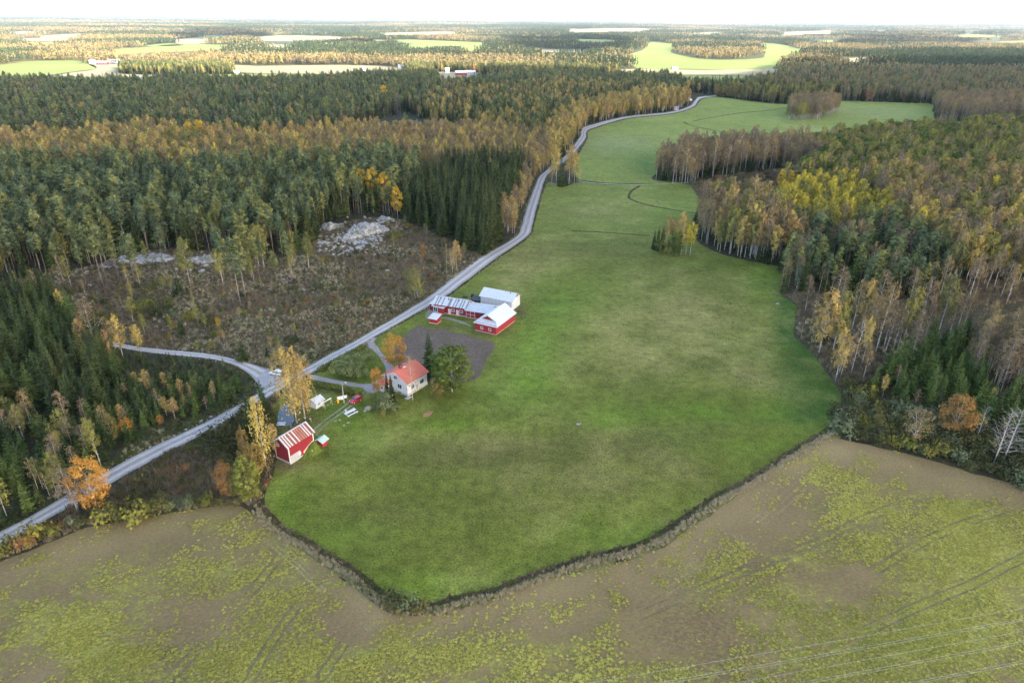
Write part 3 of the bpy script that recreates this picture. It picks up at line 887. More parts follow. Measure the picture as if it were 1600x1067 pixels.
def opening(parent, plane, a, z, w, h, off, fm, kind_='window', panel=None, panes=2):
    """window or door in a wall; plane 'x-' faces -x (a runs along y), 'y-' faces -y (a runs along x); off: the wall's coordinate; frames stand proud"""
    def B(mb, a0, a1, d0, d1, z0, z1, mi=0):
        lo, hi = sorted((d0, d1))
        if plane[0] == 'x':
            mb.box(lo, hi, a0, a1, z0, z1, mi)
        else:
            mb.box(a0, a1, lo, hi, z0, z1, mi)
        return mb
    s = -1 if plane[1] == '-' else 1
    f = MB(); t = 0.13
    d0, d1 = off - s * 0.02, off + s * 0.07
    B(f, a - w / 2 - t, a + w / 2 + t, d0, d1, z + h, z + h + t); B(f, a - w / 2 - t, a + w / 2 + t, d0, d1, z - t, z)
    B(f, a - w / 2 - t, a - w / 2, d0, d1, z, z + h); B(f, a + w / 2, a + w / 2 + t, d0, d1, z, z + h)
    o = part(kind_, f, fm, parent)
    if kind_ == 'window':
        for k in range(panes):
            p0_ = a - w / 2 + w * k / panes
            g = MB(); B(g, p0_ + 0.03, p0_ + w / panes - 0.03, off - s * .01, off + s * .025, z + .01, z + h - .01)
            part('pane', g, M_GLASS, o)
        if panes > 1:
            g = MB()
            for k in range(1, panes):
                B(g, a - w / 2 + w * k / panes - 0.035, a - w / 2 + w * k / panes + 0.035, off - s * .015, off + s * .05, z + .005, z + h - .005)
            part('mullion', g, fm, o)
    else:
        nb = 4
        for k in range(nb):
            p0_ = a - w / 2 + w * k / nb
            g = MB(); B(g, p0_ + 0.012, p0_ + w / nb - 0.012, off - s * .01, off + s * (.035 if k % 2 else .042), z + .005, z + h - .005)
            part('door_board', g, panel or fm, o)
    return o

def gable_body(L, Wd, h, rise):
    return MB().prism([(0, 0), (Wd, 0), (Wd, h), (Wd / 2, h + rise), (0, h)], 0, L, 'x')

def gable_roof(t, L, Wd, h, rise, oe, og, n, mat_near, mat_far, cap_mat, thick=0.05, x0=0.0):
    k = rise / (Wd / 2)
    z_e = h - oe * k + 0.03
    ridge = MB().box(x0 - og - .02, L + og + .02, Wd / 2 - 0.14, Wd / 2 + 0.14, h + rise + 0.05, h + rise + 0.16)
    roof = part('roof', ridge, cap_mat, t)
    zr = h + rise + 0.03
    roof_panels(roof, (x0 - og, -oe, z_e), (L + og, -oe, z_e), (x0 - og, Wd / 2, zr), (L + og, Wd / 2, zr), n, mat_near, thick)
    roof_panels(roof, (x0 - og, Wd + oe, z_e), (L + og, Wd + oe, z_e), (x0 - og, Wd / 2, zr), (L + og, Wd / 2, zr), n, mat_far, thick)
    return roof

def barge(t, x, Wd, h, rise, oe, mat, s=-1):
    """boards along the gable's roof edge"""
    k = rise / (Wd / 2)
    mb = MB()
    for sg in (0, 1):
        y0 = -oe if sg == 0 else Wd + oe
        a, b = Vector((x, y0, h - oe * k)), Vector((x, Wd / 2, h + rise))
        mb.add([a, a + Vector((s * .05, 0, 0)), b + Vector((s * .05, 0, 0)), b, a - Vector((0, 0, .24)), a + Vector((s * .05, 0, -.24)), b + Vector((s * .05, 0, -.24)), b - Vector((0, 0, .24))],
               [(0, 1, 2, 3), (7, 6, 5, 4), (0, 4, 5, 1), (1, 5, 6, 2), (2, 6, 7, 3), (3, 7, 4, 0)])
    return part('barge_board', mb, mat, t)

# ------------------------------------------------------------------ the white house
loc, rz, LA, LB = frame((637.4, 619.3), (662.0, 604.2), (597.5, 609.0))
print('HOUSE', LA, LB)
LA, LB = 8.6, 9.0
hh, rise = 4.6, 2.3
t = thing('house', 'white stucco house with a red tiled gable roof and a dark brick chimney', 'house', loc, rz)
part('wall', gable_body(LA, LB, hh, rise), M_STUCCO, t)
part('foundation', MB().box(-.06, LA + .06, -.06, LB + .06, -.1, .75), M_CONC, t)
gable_roof(t, LA, LB, hh, rise, 0.65, 0.55, 11, lambda i: M_TILE, lambda i: M_TILE, M_TILE, 0.09)
barge(t, -0.56, LB, hh, rise, 0.66, M_TRIM, -1)
ch = part('chimney', MB().box(1.9, 2.7, LB / 2 - .35, LB / 2 + .35, hh + rise - .5, hh + rise + 1.15), M_BRICK, t)
part('chimney_cap', MB().box(1.83, 2.77, LB / 2 - .42, LB / 2 + .42, hh + rise + 1.15, hh + rise + 1.3), M_DARK, ch)
part('snow_ladder', MB().box(2.9, 3.9, LB / 2 - .9, LB / 2 - .3, hh + rise + .1, hh + rise + .2), M_TRIM, t)
opening(t, 'x-', 3.0, 1.75, 1.5, 1.35, 0.0, M_TRIM, panes=2)
opening(t, 'x-', 4.5, 4.35, 1.2, 1.1, 0.0, M_TRIM, panes=2)
opening(t, 'x-', 6.6, 1.75, 1.3, 1.35, 0.0, M_TRIM, panes=2)
opening(t, 'x-', 3.1, 0.15, 1.1, 0.5, -0.06, M_CONC, panes=1)
opening(t, 'y-', 6.3, 1.6, 1.6, 1.25, 0.0, M_TRIM, panes=2)
opening(t, 'y-', 2.2, 1.6, 1.3, 1.3, 0.0, M_TRIM, panes=2)
opening(t, 'y-', 4.1, 0.0, 0.95, 2.0, -0.06, M_TRIM, 'door', M_WOOD)
part('downpipe', MB().tube([(LA - .1, -.1, 0), (LA - .1, -.1, hh - .1)], 0.06, 6), M_TRIM, t)
part('doorstep', MB().box(-1.5, 0.4, -1.3, -0.1, -.02, .16), M_CONC, t)
# porch at the far end of the gable wall
pb = MB().box(-2.3, -0.02, LB - 3.1, LB - .2, 0, 2.7)
po = part('porch', pb, M_STUCCO, t)
mb = MB(); slab(mb, [(-2.75, LB - 3.5, 2.72), (-.02, LB - 3.5, 3.35), (-.02, LB + .2, 3.35), (-2.75, LB + .2, 2.72)], .1)
part('porch_roof', mb, M_TILE, po)
opening(t, 'x-', LB - 1.1, 1.1, .7, .7, -2.3, M_TRIM, panes=1)

# ------------------------------------------------------------------ red storage barn by the pond
p0 = at(454.2, 725.3)
e0, e1 = at(452.5, 695, 5.4), at(493, 670.5, 5.4)
d = e1 - e0
rz = math.atan2(d.y, d.x); LA = d.length - 0.5
c = at(432.3, 719.4)
LB = abs((c - p0).dot(Vector((-math.sin(rz), math.cos(rz), 0))))
print('BARN', LA, LB)
LB = min(max(LB, 5.0), 8.0)
hh, rise = 5.3, 1.75
t = thing('storage_barn', 'tall red board barn with a rust and white striped roof beside the pond', 'barn', p0, rz)
part('wall', gable_body(LA, LB, hh, rise), M_RED, t, bevel=0.02)
stripes = 'wrwrwrrwrrwrfrfrfrwrwrrw'
npan = 24
gable_roof(t, LA, LB, hh, rise, 0.45, 0.45, npan, lambda i: {'w': M_WROOF, 'r': M_RUST, 'f': M_RUST2}[stripes[i % 24]], lambda i: M_LROOF, M_LROOF)
barge(t, -.46, LB, hh, rise, .46, M_TRIM); barge(t, LA + .46, LB, hh, rise, .46, M_TRIM, 1)
for x, y in ((-.05, -.05), (LA - .15, -.05), (-.05, LB - .15)):
    part('corner_board', MB().box(x, x + .22, y, y + .22, 0, hh - .05), M_TRIM, t)
part('plank_lining', MB().box(0.25, LA * .42, -.06, -.005, .55, 2.3), M_GREYB, t, 'grey plank lining low on the long wall')
part('hatch', MB().box(LA * .36, LA * .44, -.1, -.062, 1.1, 1.9), M_TRIM, t)
part('foundation', MB().box(-.08, LA + .05, -.1, LB + .05, -.1, .5), M_CONC, t)
part('concrete_base', MB().prism([(LA * .55, 0), (LA * .99, 0), (LA * .99, 2.75), (LA * .9, 2.7), (LA * .55, 1.35)], -.045, -.006, 'y'), M_PINKC, t)
part('cross_board', MB().box(-.03, 0, .2, LB - .2, 2.6, 2.72), M_RED, t)
opening(t, 'x-', LB - 1.3, 4.1, .5, .5, 0.0, M_TRIM, panes=1)
# earth ramp that climbs along the long wall
n_ = 14
V, F = [], []
for i in range(n_ + 1):
    x = LA * .30 + (LA * .71 + 1.6) * i / n_
    f = min(1, max(0, (x - LA * .35) / (LA * .62)))
    f = f * f * (3 - 2 * f)
    top = 2.5 * f * (1 if x < LA + .3 else max(0.0, 1 - (x - LA - .3) / 1.3))
    for y, k in ((LB * .5 if x > LA + .1 else -.02, 1.0), (-.3, 1.0), (-.9, .66), (-1.6, .25), (-2.4, 0.0)):
        V.append((x, y, top * k + (.06 if k else .03)))
for i in range(n_):
    for j in range(4):
        a = i * 5 + j
        F.append((a, a + 1, a + 6, a + 5))
me = fast_mesh('earth_ramp', np.array(V), np.array(F), M_GRASS, True)
color_attr(me, np.tile(np.array([0.078, 0.102, 0.020]), (len(V), 1)) * (1 + rng.uniform(-.15, .15, len(V)))[:, None])
o = link('earth_ramp', me, None, p0, rz); kind(o, 'structure')

# small red hut with pale green roof
loc, rz, LA, LB = frame((504.5, 700.0), (509.6, 695.8), (494.5, 697.2))
print('HUT', LA, LB)
LA, LB = 2.0, 2.0
t = thing('garden_hut', 'little red hut with a pale green sheet roof beside the storage barn', 'hut', loc, rz)
part('wall', gable_body(LA, LB, 1.75, .5), M_REDB, t)
gable_roof(t, LA, LB, 1.75, .5, .45, .4, 4, lambda i: M_MINT, lambda i: M_MINT, M_MINT)
opening(t, 'x-', 1.0, .2, .7, 1.3, 0, M_REDB, 'door', M_RED)
P = at(488.5, 709)
t = thing('marker_post', 'short yellow post standing in the grass below the little hut', 'post', P)
part('post', MB().box(-.09, .09, -.09, .09, 0, 1.0), plain('yellow_paint', (.62, .50, .20), .6, .1), t)
part('post_cap', MB().box(-.12, .12, -.12, .12, 1.0, 1.06), plain('yellow_paint', (.62, .50, .20)), t)

# ------------------------------------------------------------------ white playhouse
loc, rz, LA, LB = frame((494.4, 639.4), (505.7, 632.4), (482.3, 636.9))
print('PLAYHOUSE', LA, LB)
LA, LB = 3.1, 2.6
t = thing('playhouse', 'small white board playhouse with a white gable roof beside the pond birches', 'playhouse', loc, rz)
part('wall', gable_body(LA, LB, 1.95, .75), M_WHITEB, t)
gable_roof(t, LA, LB, 1.95, .75, .5, .3, 5, lambda i: M_WROOF, lambda i: M_WROOF, M_WROOF)
opening(t, 'y-', 1.2, .95, 1.0, .6, 0, M_TRIM, panes=2)
opening(t, 'y-', 2.4, .05, .7, 1.6, 0, M_TRIM, 'door', M_WHITEB)
part('step', MB().box(2.0, 2.8, -.6, -.1, 0, .18), M_WOOD, t)

# swing frame with a white top bar
a, b = at(506.8, 638.6), at(518.0, 632.0)
dv = (b - a); rz = math.atan2(dv.y, dv.x); L = dv.length
t = thing('swing_frame', 'old swing frame with a thick white top bar on the lawn', 'swing', a, rz)
part('top_bar', MB().box(-.15, L + .15, -.09, .09, 2.0, 2.18), M_TRIM, t)
for x in (0, L):
    part('post', MB().tube([(x, -.5, 0), (x, 0, 2.0)], .05, 5), M_WOOD, t); part('post', MB().tube([(x, .5, 0), (x, 0, 2.0)], .05, 5), M_WOOD, t)
part('swing_seat', MB().box(L * .4, L * .6, -.12, .12, .5, .55), M_WOOD, t)
part('swing_rope', MB().tube([(L * .42, 0, .55), (L * .42, 0, 2.0)], .012, 4).tube([(L * .58, 0, .55), (L * .58, 0, 2.0)], .012, 4), M_DARK, t)

# utility pole with lamp
P = at(537.7, 629.5)
t = thing('lamp_pole', 'tall grey wooden yard pole with a lamp on a short arm', 'lamp post', P)
part('pole', MB().tube([(0, 0, -.3), (0, 0, 6.6)], [.13, .09], 8), M_WOOD, t)
part('arm', MB().tube([(0, 0, 6.3), (.5, .1, 6.6), (.9, .15, 6.6)], .03, 5), M_DARK, t)
part('lamp_head', MB().prism([(.7, 6.52), (1.35, 6.52), (1.3, 6.68), (.8, 6.7)], .02, .32, 'y'), M_TRIM, t)
part('stay_wire', MB().tube([(-2.4, .6, 0), (0, 0, 5.9)], .02, 4), M_DARK, t)

# white laundry on a drying rack below the pole
P = at(535.2, 626.0)
t = thing('drying_rack', 'drying rack hung with white sheets at the foot of the yard pole', 'laundry rack', P, math.radians(25))
part('frame', MB().tube([(-1.5, 0, 0), (-1.5, 0, 1.55)], .04, 5).tube([(1.4, 0, 0), (1.4, 0, 1.55)], .04, 5).tube([(-1.7, 0, 1.55), (1.6, 0, 1.55)], .035, 5), M_WOOD, t)
for x0_, x1_, z_ in ((-1.35, -.5, .55), (-.45, .35, .45), (.42, 1.3, .75)):
    part('sheet', MB().prism([(x0_, z_), (x1_, z_ - .06), (x1_, 1.58), (x0_, 1.58)], -.03, .03, 'y'), plain('white_cloth', (.72, .74, .76), .9, .08), t)
P = at(526.6, 629.0)
t = thing('slide', 'small bright yellow plastic slide on the lawn', 'toy slide', P, math.radians(-30))
my = plain('yellow_plastic', (.80, .42, .03), .4, .08)
part('chute', MB().prism([(-.9, 0), (-.75, 0), (.3, 1.0), (.5, 1.0), (.5, .9), (.35, .88)], -.28, .28, 'y'), my, t)
part('ladder', MB().box(.42, .56, -.3, .3, 0, 1.25), my, t)

# picnic table: pale planks
a, b = at(541.8, 651.8), at(558.0, 643.6)
dv = b - a; rz = math.atan2(dv.y, dv.x); L = dv.length
t = thing('picnic_table', 'long white plank picnic table with one bench on the lawn', 'picnic table', a, rz)
for k in range(4):
    part('plank', MB().box(0, L, .25 + k * .27, .25 + k * .27 + .25, .72, .78), M_TRIM, t)
be = part('bench', MB().box(.3, L - .3, -.46, -.38, .3, .42), M_WOOD, t)
for x in (.3, L - .45):
    part('bench_leg', MB().box(x, x + .15, -.62, -.22, 0, .42), M_WOOD, be)
for k in range(2):
    part('bench_plank', MB().box(0, L, -.66 + k * .25, -.66 + k * .25 + .22, .42, .47), M_TRIM, be)
for x in (.5, L - .5):
    part('leg', MB().box(x - .05, x + .05, .3, 1.25, 0, .72), M_WOOD, t)
P = at(541.5, 645.0)
t = thing('garden_chair', 'pale metal garden chair behind the picnic table', 'chair', P, rz)
part('seat', MB().box(-.3, .3, -.3, .3, .42, .46), M_LROOF, t); part('backrest', MB().box(-.3, .3, .28, .33, .46, .95), M_LROOF, t)
for x, y in ((-.26, -.26), (.26, -.26), (-.26, .26), (.26, .26)):
    part('leg', MB().box(x - .02, x + .02, y - .02, y + .02, 0, .42), M_LROOF, t)

# stones: uneven blocks
M_ROCK = None
mt, nt, out = new_mat('granite')
co = objco(nt)
r_ = ramp(nt, [(0.30, (0.09, 0.085, 0.075)), (0.45, (0.27, 0.255, 0.235)), (0.58, (0.41, 0.385, 0.365)), (0.75, (0.52, 0.49, 0.475))])
f = noise_n(nt, co, 0.9, 7, 0.72); nt.links.new(f, r_.inputs[0])
mossr = ramp(nt, [(0.50, (0, 0, 0)), (0.60, (1, 1, 1))]); nt.links.new(noise_n(nt, co, 0.35, 5, 0.7), mossr.inputs[0])
surf(nt, out, mixc(nt, r_.outputs[0], (0.13, 0.125, 0.075), math_n(nt, 'MULTIPLY', mossr.outputs[0], 0.85)), 0.9, f, 0.3, 0.8, spec=0.2)
M_ROCK = mt
def stone_mesh(seed, sub=2):
    r = np.random.default_rng(seed)
    bm = bmesh.new(); bmesh.ops.create_icosphere(bm, subdivisions=sub, radius=0.5)
    for v_ in bm.verts:
        p = v_.co
        k = 1 + 0.35 * mnoise.noise(Vector((p.x * 2 + seed * 7.1, p.y * 2, p.z * 2))) + 0.2 * mnoise.noise(p * 5 + Vector((seed, 0, 0)))
        q = p * k
        m_ = max(abs(q.x), abs(q.y), abs(q.z))
        v_.co = q.lerp(q * (0.42 / max(m_, 0.3)), 0.45)
    me = bpy.data.meshes.new('stone'); bm.to_mesh(me); bm.free()
    me.materials.append(M_ROCK)
    return me
STONES = [stone_mesh(i, 2 if i < 6 else 3) for i in range(8)]
def stone(x, y, s, label, group=None, flat=0.7, k=None, z=None, name='boulder'):
    o = link(name, STONES[k if k is not None else int(rng.integers(6))], None, (x, y, (float(terrain(x, y)) if z is None else z) + s * flat * 0.22), float(rng.uniform(0, 6.28)))
    o.scale = (s * float(rng.uniform(.85, 1.3)), s * float(rng.uniform(.75, 1.1)), s * flat)
    return tag(o, label, 'boulder', group)
P = at(575.0, 639.5); stone(P.x, P.y, 1.9, 'large pale boulder on the lawn between the car and the bushes')
P = at(570.8, 642.5); stone(P.x, P.y, 1.0, 'small pale stone beside the large lawn boulder')
P = at(553.0, 637.8); stone(P.x, P.y, .7, 'flat stone in the grass by the picnic table', flat=.35)
for (x, y), lb in zip(((524, 658), (531, 656.5), (537.5, 664.5), (544, 660.5)), ('flat stone in the grass nearest the wheel tracks', 'flat stone in the grass between the tracks and table', 'flat stone in the grass farthest from the track', 'flat stone in the grass below the picnic table')):
    P = at(x, y); stone(P.x, P.y, .75, lb, 'flat stones in the grass by the picnic table', .28)
P = at(903, 663.5); stone(P.x, P.y, 1.1, 'small pale stone alone in the middle of the meadow', flat=.5)
P = at(907, 662.5); stone(P.x, P.y, .7, 'grey stone beside the pale stone in the middle of the meadow', flat=.5)
P = at(1215, 475.5); stone(P.x, P.y, 1.7, 'pale stone in the grass at the eastern edge of the meadow', flat=.45)
P = at(597.5, 562.5); stone(P.x, P.y, 1.3, 'pale stone by the driveway under the orange tree')
P = at(485, 655); stone(P.x, P.y, .7, 'pale stone behind the ridge of the red storage barn')
# bare patch of clay on the lawn edge
sheet('clay_patch', [(660, 648), (668, 643), (678, 642), (676, 646), (668, 651), (662, 652)], 0.05, 1.0, M_SOIL, lambda X, Y, u, v: np.tile(np.array([0.28, 0.16, 0.085]), (len(X), 1)), 0.3)

# pond jetty
P = at(433.5, 664.5)
t = thing('jetty', 'small pale plank jetty at the edge of the pond', 'jetty', P, math.radians(5))
for k in range(7):
    part('plank', MB().box(-.2 + k * .32, .09 + k * .32, -.5, 1.3, .22, .28), M_LROOF, t)
part('beam', MB().box(-.2, 2.1, -.3, -.15, 0, .22), M_WOOD, t); part('beam', MB().box(-.2, 2.1, .95, 1.1, 0, .22), M_WOOD, t)

# ------------------------------------------------------------------ farm buildings
# cow shed with the striped roof, its long wall facing the yard
pA, pB = at(699.0, 490.6), at(727.8, 495.0)
dv = pB - pA; rz = math.atan2(dv.y, dv.x)
pW = at(678.5, 487.0)
L1 = (pB - pW).dot(dv.normalized()); loc = pB - dv.normalized() * L1
t = thing('cow_shed', 'long red cow shed with a grey and white striped metal roof', 'barn', loc, rz)
Wd, hh, rise = 6.6, 3.5, 1.7
part('wall', gable_body(L1, Wd, hh, rise), M_RED, t)
pat = 'wwgwgwwgwwwwggwwgwgwwgwgwwg'
gable_roof(t, L1, Wd, hh, rise, .45, .45, 27, lambda i: M_WROOF if pat[i % 27] == 'w' else M_GROOF, lambda i: M_LROOF, M_WROOF)
barge(t, L1 + .46, Wd, hh, rise, .46, M_TRIM, 1); barge(t, -.46, Wd, hh, rise, .46, M_TRIM)
part('foundation', MB().box(-.05, L1 + .05, -.07, Wd + .05, -.1, .35), M_PINKC, t)
x_ = lambda px, py: (at(px, py) - loc).dot(dv.normalized())
for px, kind_ in ((700.6, 'd'), (706.8, 'w'), (715.2, 'd'), (722.0, 'w')):
    xx = x_(px, 493)
    if kind_ == 'd':
        opening(t, 'y-', xx, .1, .8, 2.0, 0 - .07, M_PINKT, 'door', M_PINKT)
    else:
        opening(t, 'y-', xx, 1.35, 1.0, .9, 0, M_TRIM, panes=2)
part('downpipe', MB().tube([(x_(719.4, 493), -.12, .1), (x_(719.4, 493), -.12, 2.6)], .06, 5), M_PINKT, t)
for fx in (.16, .40, .72):
    part('roof_vent', MB().box(L1 * fx - .22, L1 * fx + .22, Wd * .36 - .2, Wd * .36 + .2, hh + rise * .72, hh + rise * .72 + .75), M_GROOF, t)
# western lean-to
le = part('lean_to', MB().box(-2.3, -.02, 1.2, 5.0, 0, 2.4), M_RED, t)
mb = MB(); slab(mb, [(-2.6, .9, 2.42), (0, .9, 2.95), (0, 5.3, 2.95), (-2.6, 5.3, 2.42)], .06); part('lean_to_roof', mb, M_WROOF, le)
# threshing barn joined to it
L2 = (at(767.0, 501.8) - pB).dot(dv.normalized())
t = thing('threshing_barn', 'red barn wing with a plain white roof and a braced double gate', 'barn', pB + Vector((math.sin(rz), -math.cos(rz), 0)) * .5 + dv.normalized() * .06, rz)
W2 = 7.4
part('wall', gable_body(L2, W2, 3.05, 1.25), M_RED, t)
gable_roof(t, L2, W2, 3.05, 1.25, .5, .2, 18, lambda i: M_WROOF, lambda i: M_WROOF, M_WROOF)
g = opening(t, 'y-', 2.05, .1, 3.3, 2.55, 0, M_PINKT, 'gate', M_REDB)
part('gate_brace', MB().box(.42, 3.68, -.1, -.05, 1.3, 1.44), M_PINKT, g); part('gate_brace', MB().box(1.98, 2.12, -.105, -.055, .1, 2.65), M_PINKT, g)
part('foundation', MB().box(-.03, L2, -.06, W2 + .04, -.1, .3), M_PINKC, t)
# the hip-fronted barn
loc, rz3, LA, LB = frame((775.4, 523.6), (804.3, 501.6), (742.2, 516.2))
print('GABLET', LA, LB)
LA, LB = min(max(LA, 12), 15.0), min(max(LB, 7.5), 9.5)
t = thing('gabled_barn', 'red barn with a broken hip roof and two small white windows', 'barn', loc, rz3)
hh, rise = 3.35, 2.7
body = MB().box(0, LA, 0, LB, 0, hh)
body.prism([(0.02, hh - .01), (LB - .02, hh - .01), (LB / 2, hh + rise - .05)], 2.2, LA - .03, 'x')
part('wall', body, M_REDB, t)
roof = part('roof', MB().box(1.35, LA + .5, LB / 2 - .15, LB / 2 + .15, hh + rise + .05, hh + rise + .16), M_WROOF, t)
k_ = rise / (LB / 2); oe = .55; ze = hh - oe * k_ + .04; hs = .26
for sgn in (0, 1):
    Y = (lambda y: y) if sgn == 0 else (lambda y: LB - y)
    mb = MB()
    slab(mb, [(-.5, Y(-oe), ze), (LA + .5, Y(-oe), ze), (LA + .5, Y(LB / 2), hh + rise + .04), (1.35, Y(LB / 2), hh + rise + .04), (1.75, Y(hs * LB / 2), hh + hs * rise + .04)], .06)
    part('roof_slope', mb, M_WROOF, roof)
nseam = 15
for i in range(nseam):
    xx = 2.0 + (LA - 2.0) * i / (nseam - 1)
    mb = MB(); slab(mb, [(xx, -oe, ze + .075), (xx + .05, -oe, ze + .075), (xx + .05, LB / 2 - .1, hh + rise + .06), (xx, LB / 2 - .1, hh + rise + .06)], .05)
    part('seam', mb, M_WROOF, roof)
n7 = 9
for i in range(n7):
    a0, a1 = i / n7, (i + 1) / n7 - .006
    mb = MB(); yb = lambda q: -oe + (LB + 2 * oe) * q; yt = lambda q: hs * LB / 2 + (LB - hs * LB) * q
    slab(mb, [(-.5, yb(a0), ze + .01), (-.5, yb(a1), ze + .01), (2.35, yt(a1), hh + hs * rise), (2.35, yt(a0), hh + hs * rise)], .055)
    part('roof_panel', mb, M_WROOF, roof)
barge_mb = MB()
for sgn in (0, 1):
    Y = (lambda y: y) if sgn == 0 else (lambda y: LB - y)
    slab(barge_mb, [(1.36, Y(LB / 2), hh + rise - .02), (1.76, Y(hs * LB / 2), hh + hs * rise), (1.76, Y(hs * LB / 2 + .16), hh + hs * rise - .1), (1.36, Y(LB / 2 - .02), hh + rise - .22)], .05)
part('barge_board', barge_mb, M_TRIM, t)
for fy in (.30, .68):
    opening(t, 'x-', LB * fy, 1.15, .75, .75, 0, M_TRIM, panes=1)
part('foundation', MB().box(-.05, LA + .05, -.05, LB + .05, -.1, .22), M_PINKC, t)
# machine hall
loc, rz4, LA, LB = frame((799.3, 485.8), (812.3, 475.9), (747.0, 478.9))
print('HALL', LA, LB)
LB = min(LB, 16.0)
t = thing('machine_hall', 'large pale grey machine hall with a white roof and a red gable peak', 'barn', loc, rz4)
LA = min(max(LA, 7.0), 9.0); hh, rise = 3.9, 1.9
wall = MB().prism([(0, 0), (LA, 0), (LA, hh), (LA / 2, hh + rise), (0, hh)], 0, LB, 'y')
part('wall', wall, M_WHITEB, t)
part('gable_peak', MB().prism([(.9, hh + .45), (LA - .9, hh + .45), (LA / 2, hh + rise - .05)], -.05, -.005, 'y'), M_RED, t, 'red triangular peak of the gable')
kk_ = rise / (LA / 2); oe = .5
roof = part('roof', MB().box(LA / 2 - .14, LA / 2 + .14, -.75, LB + .52, hh + rise + .05, hh + rise + .16), M_WROOF, t)
roof_panels(roof, (-oe, LB + .5, hh - oe * kk_ + .03), (-oe, -.7, hh - oe * kk_ + .03), (LA / 2, LB + .5, hh + rise + .03), (LA / 2, -.7, hh + rise + .03), 16, lambda i: M_WROOF)
roof_panels(roof, (LA + oe, LB + .5, hh - oe * kk_ + .03), (LA + oe, -.7, hh - oe * kk_ + .03), (LA / 2, LB + .5, hh + rise + .03), (LA / 2, -.7, hh + rise + .03), 16, lambda i: M_WROOF)
part('vent_pipe', MB().tube([(LA * .40, 2.0, hh + rise * .6), (LA * .40, 2.0, hh + rise + .75)], .16, 7), M_GROOF, t)
for k in range(1, 8):
    part('wall_batten', MB().box(-.05, -.004, LB * k / 8 - .06, LB * k / 8 + .06, .2, hh - .1), M_GREYB, t)
opening(t, 'y-', LA * .5, .05, 3.2, 3.2, 0, M_TRIM, 'gate', M_WHITEB)
# milk room with the glazed gable
loc, rz5, LA, LB = frame((692.5, 491.4), (698.2, 488.2), (675.8, 487.8))
print('MILK', LA, LB)
LA, LB = max(LA, 3.2), min(max(LB, 3.6), 5.0)
t = thing('milk_room', 'low red outbuilding with a white roof and a tall grey window', 'outbuilding', loc, rz5)
body = MB().box(0, LA, 0, LB, 0, 2.5)
part('wall', body, M_REDB, t)
mb = MB(); slab(mb, [(-.5, -.5, 2.52), (LA + .1, -.5, 2.85), (LA + .1, LB + .5, 2.85), (-.5, LB + .5, 2.52)], .07); part('roof', mb, M_WROOF, t)
opening(t, 'x-', LB - 1.25, .5, 1.7, 1.55, 0, M_TRIM, panes=2)
part('foundation', MB().box(-.05, LA, -.05, LB + .05, -.1, .25), M_PINKC, t)
# small red shed
loc, rz6, LA, LB = frame((682.6, 506.8), (689.0, 502.0), (671.2, 504.6))
print('SHED', LA, LB)
LA, LB = max(LA, 2.6), max(min(LB, 3.6), 2.6)
t = thing('small_shed', 'small red shed with a slanting white roof at the edge of the plot', 'shed', loc, rz6)
part('wall', MB().prism([(0, 0), (LA, 0), (LA, 2.6), (0, 2.0)], 0, LB, 'y'), M_REDB, t)
roof = part('roof', MB().box(-.4, -.36, -.35, LB + .35, 1.86, 1.98), M_TRIM, t)
roof_panels(roof, (-.4, LB + .35, 1.98), (-.4, -.35, 1.98), (LA + .35, LB + .35, 2.70), (LA + .35, -.35, 2.70), 4, lambda i: M_WROOF)
part('foundation', MB().box(-.12, LA + .12, -.12, LB + .12, -.1, .28), M_PINKC, t)
# dark lean-to and trough behind the cow shed
loc = at(736.5, 474.0)
t = thing('tarred_shelter', 'low dark tarred shelter wedged between the barns', 'shelter', loc, rz)
part('wall', MB().box(0, 3.6, 0, 2.6, 0, 1.5), M_DARK, t)
mb = MB(); slab(mb, [(-.3, -.3, 1.52), (3.9, -.3, 1.52), (3.9, 2.9, 2.2), (-.3, 2.9, 2.2)], .08); part('roof', mb, plain('tar_felt', (.06, .065, .07), .8, .3), t)
part('batten', MB().box(1.2, 1.3, -.3, -.22, 1.55, 1.68), M_LROOF, t)
P = at(738.5, 466.5)
t = thing('black_tank', 'small black tank standing behind the tarred shelter', 'tank', P)
part('drum', MB().tube([(0, 0, .25), (0, 0, 1.75)], .65, 12), plain('black_rubber', (.015, .015, .017), .6, .2), t); part('stand', MB().box(-.5, .5, -.5, .5, 0, .25), M_DARK, t)
P = at(722.5, 465.0)
t = thing('feed_trough', 'long dark feed trough on the grass behind the cow shed', 'trough', P, rz)
part('basin', MB().box(0, 2.0, 0, .7, .18, .55), M_DARK, t)
for x in (.2, 1.8):
    part('leg', MB().box(x - .05, x + .05, .05, .65, 0, .18), M_DARK, t)

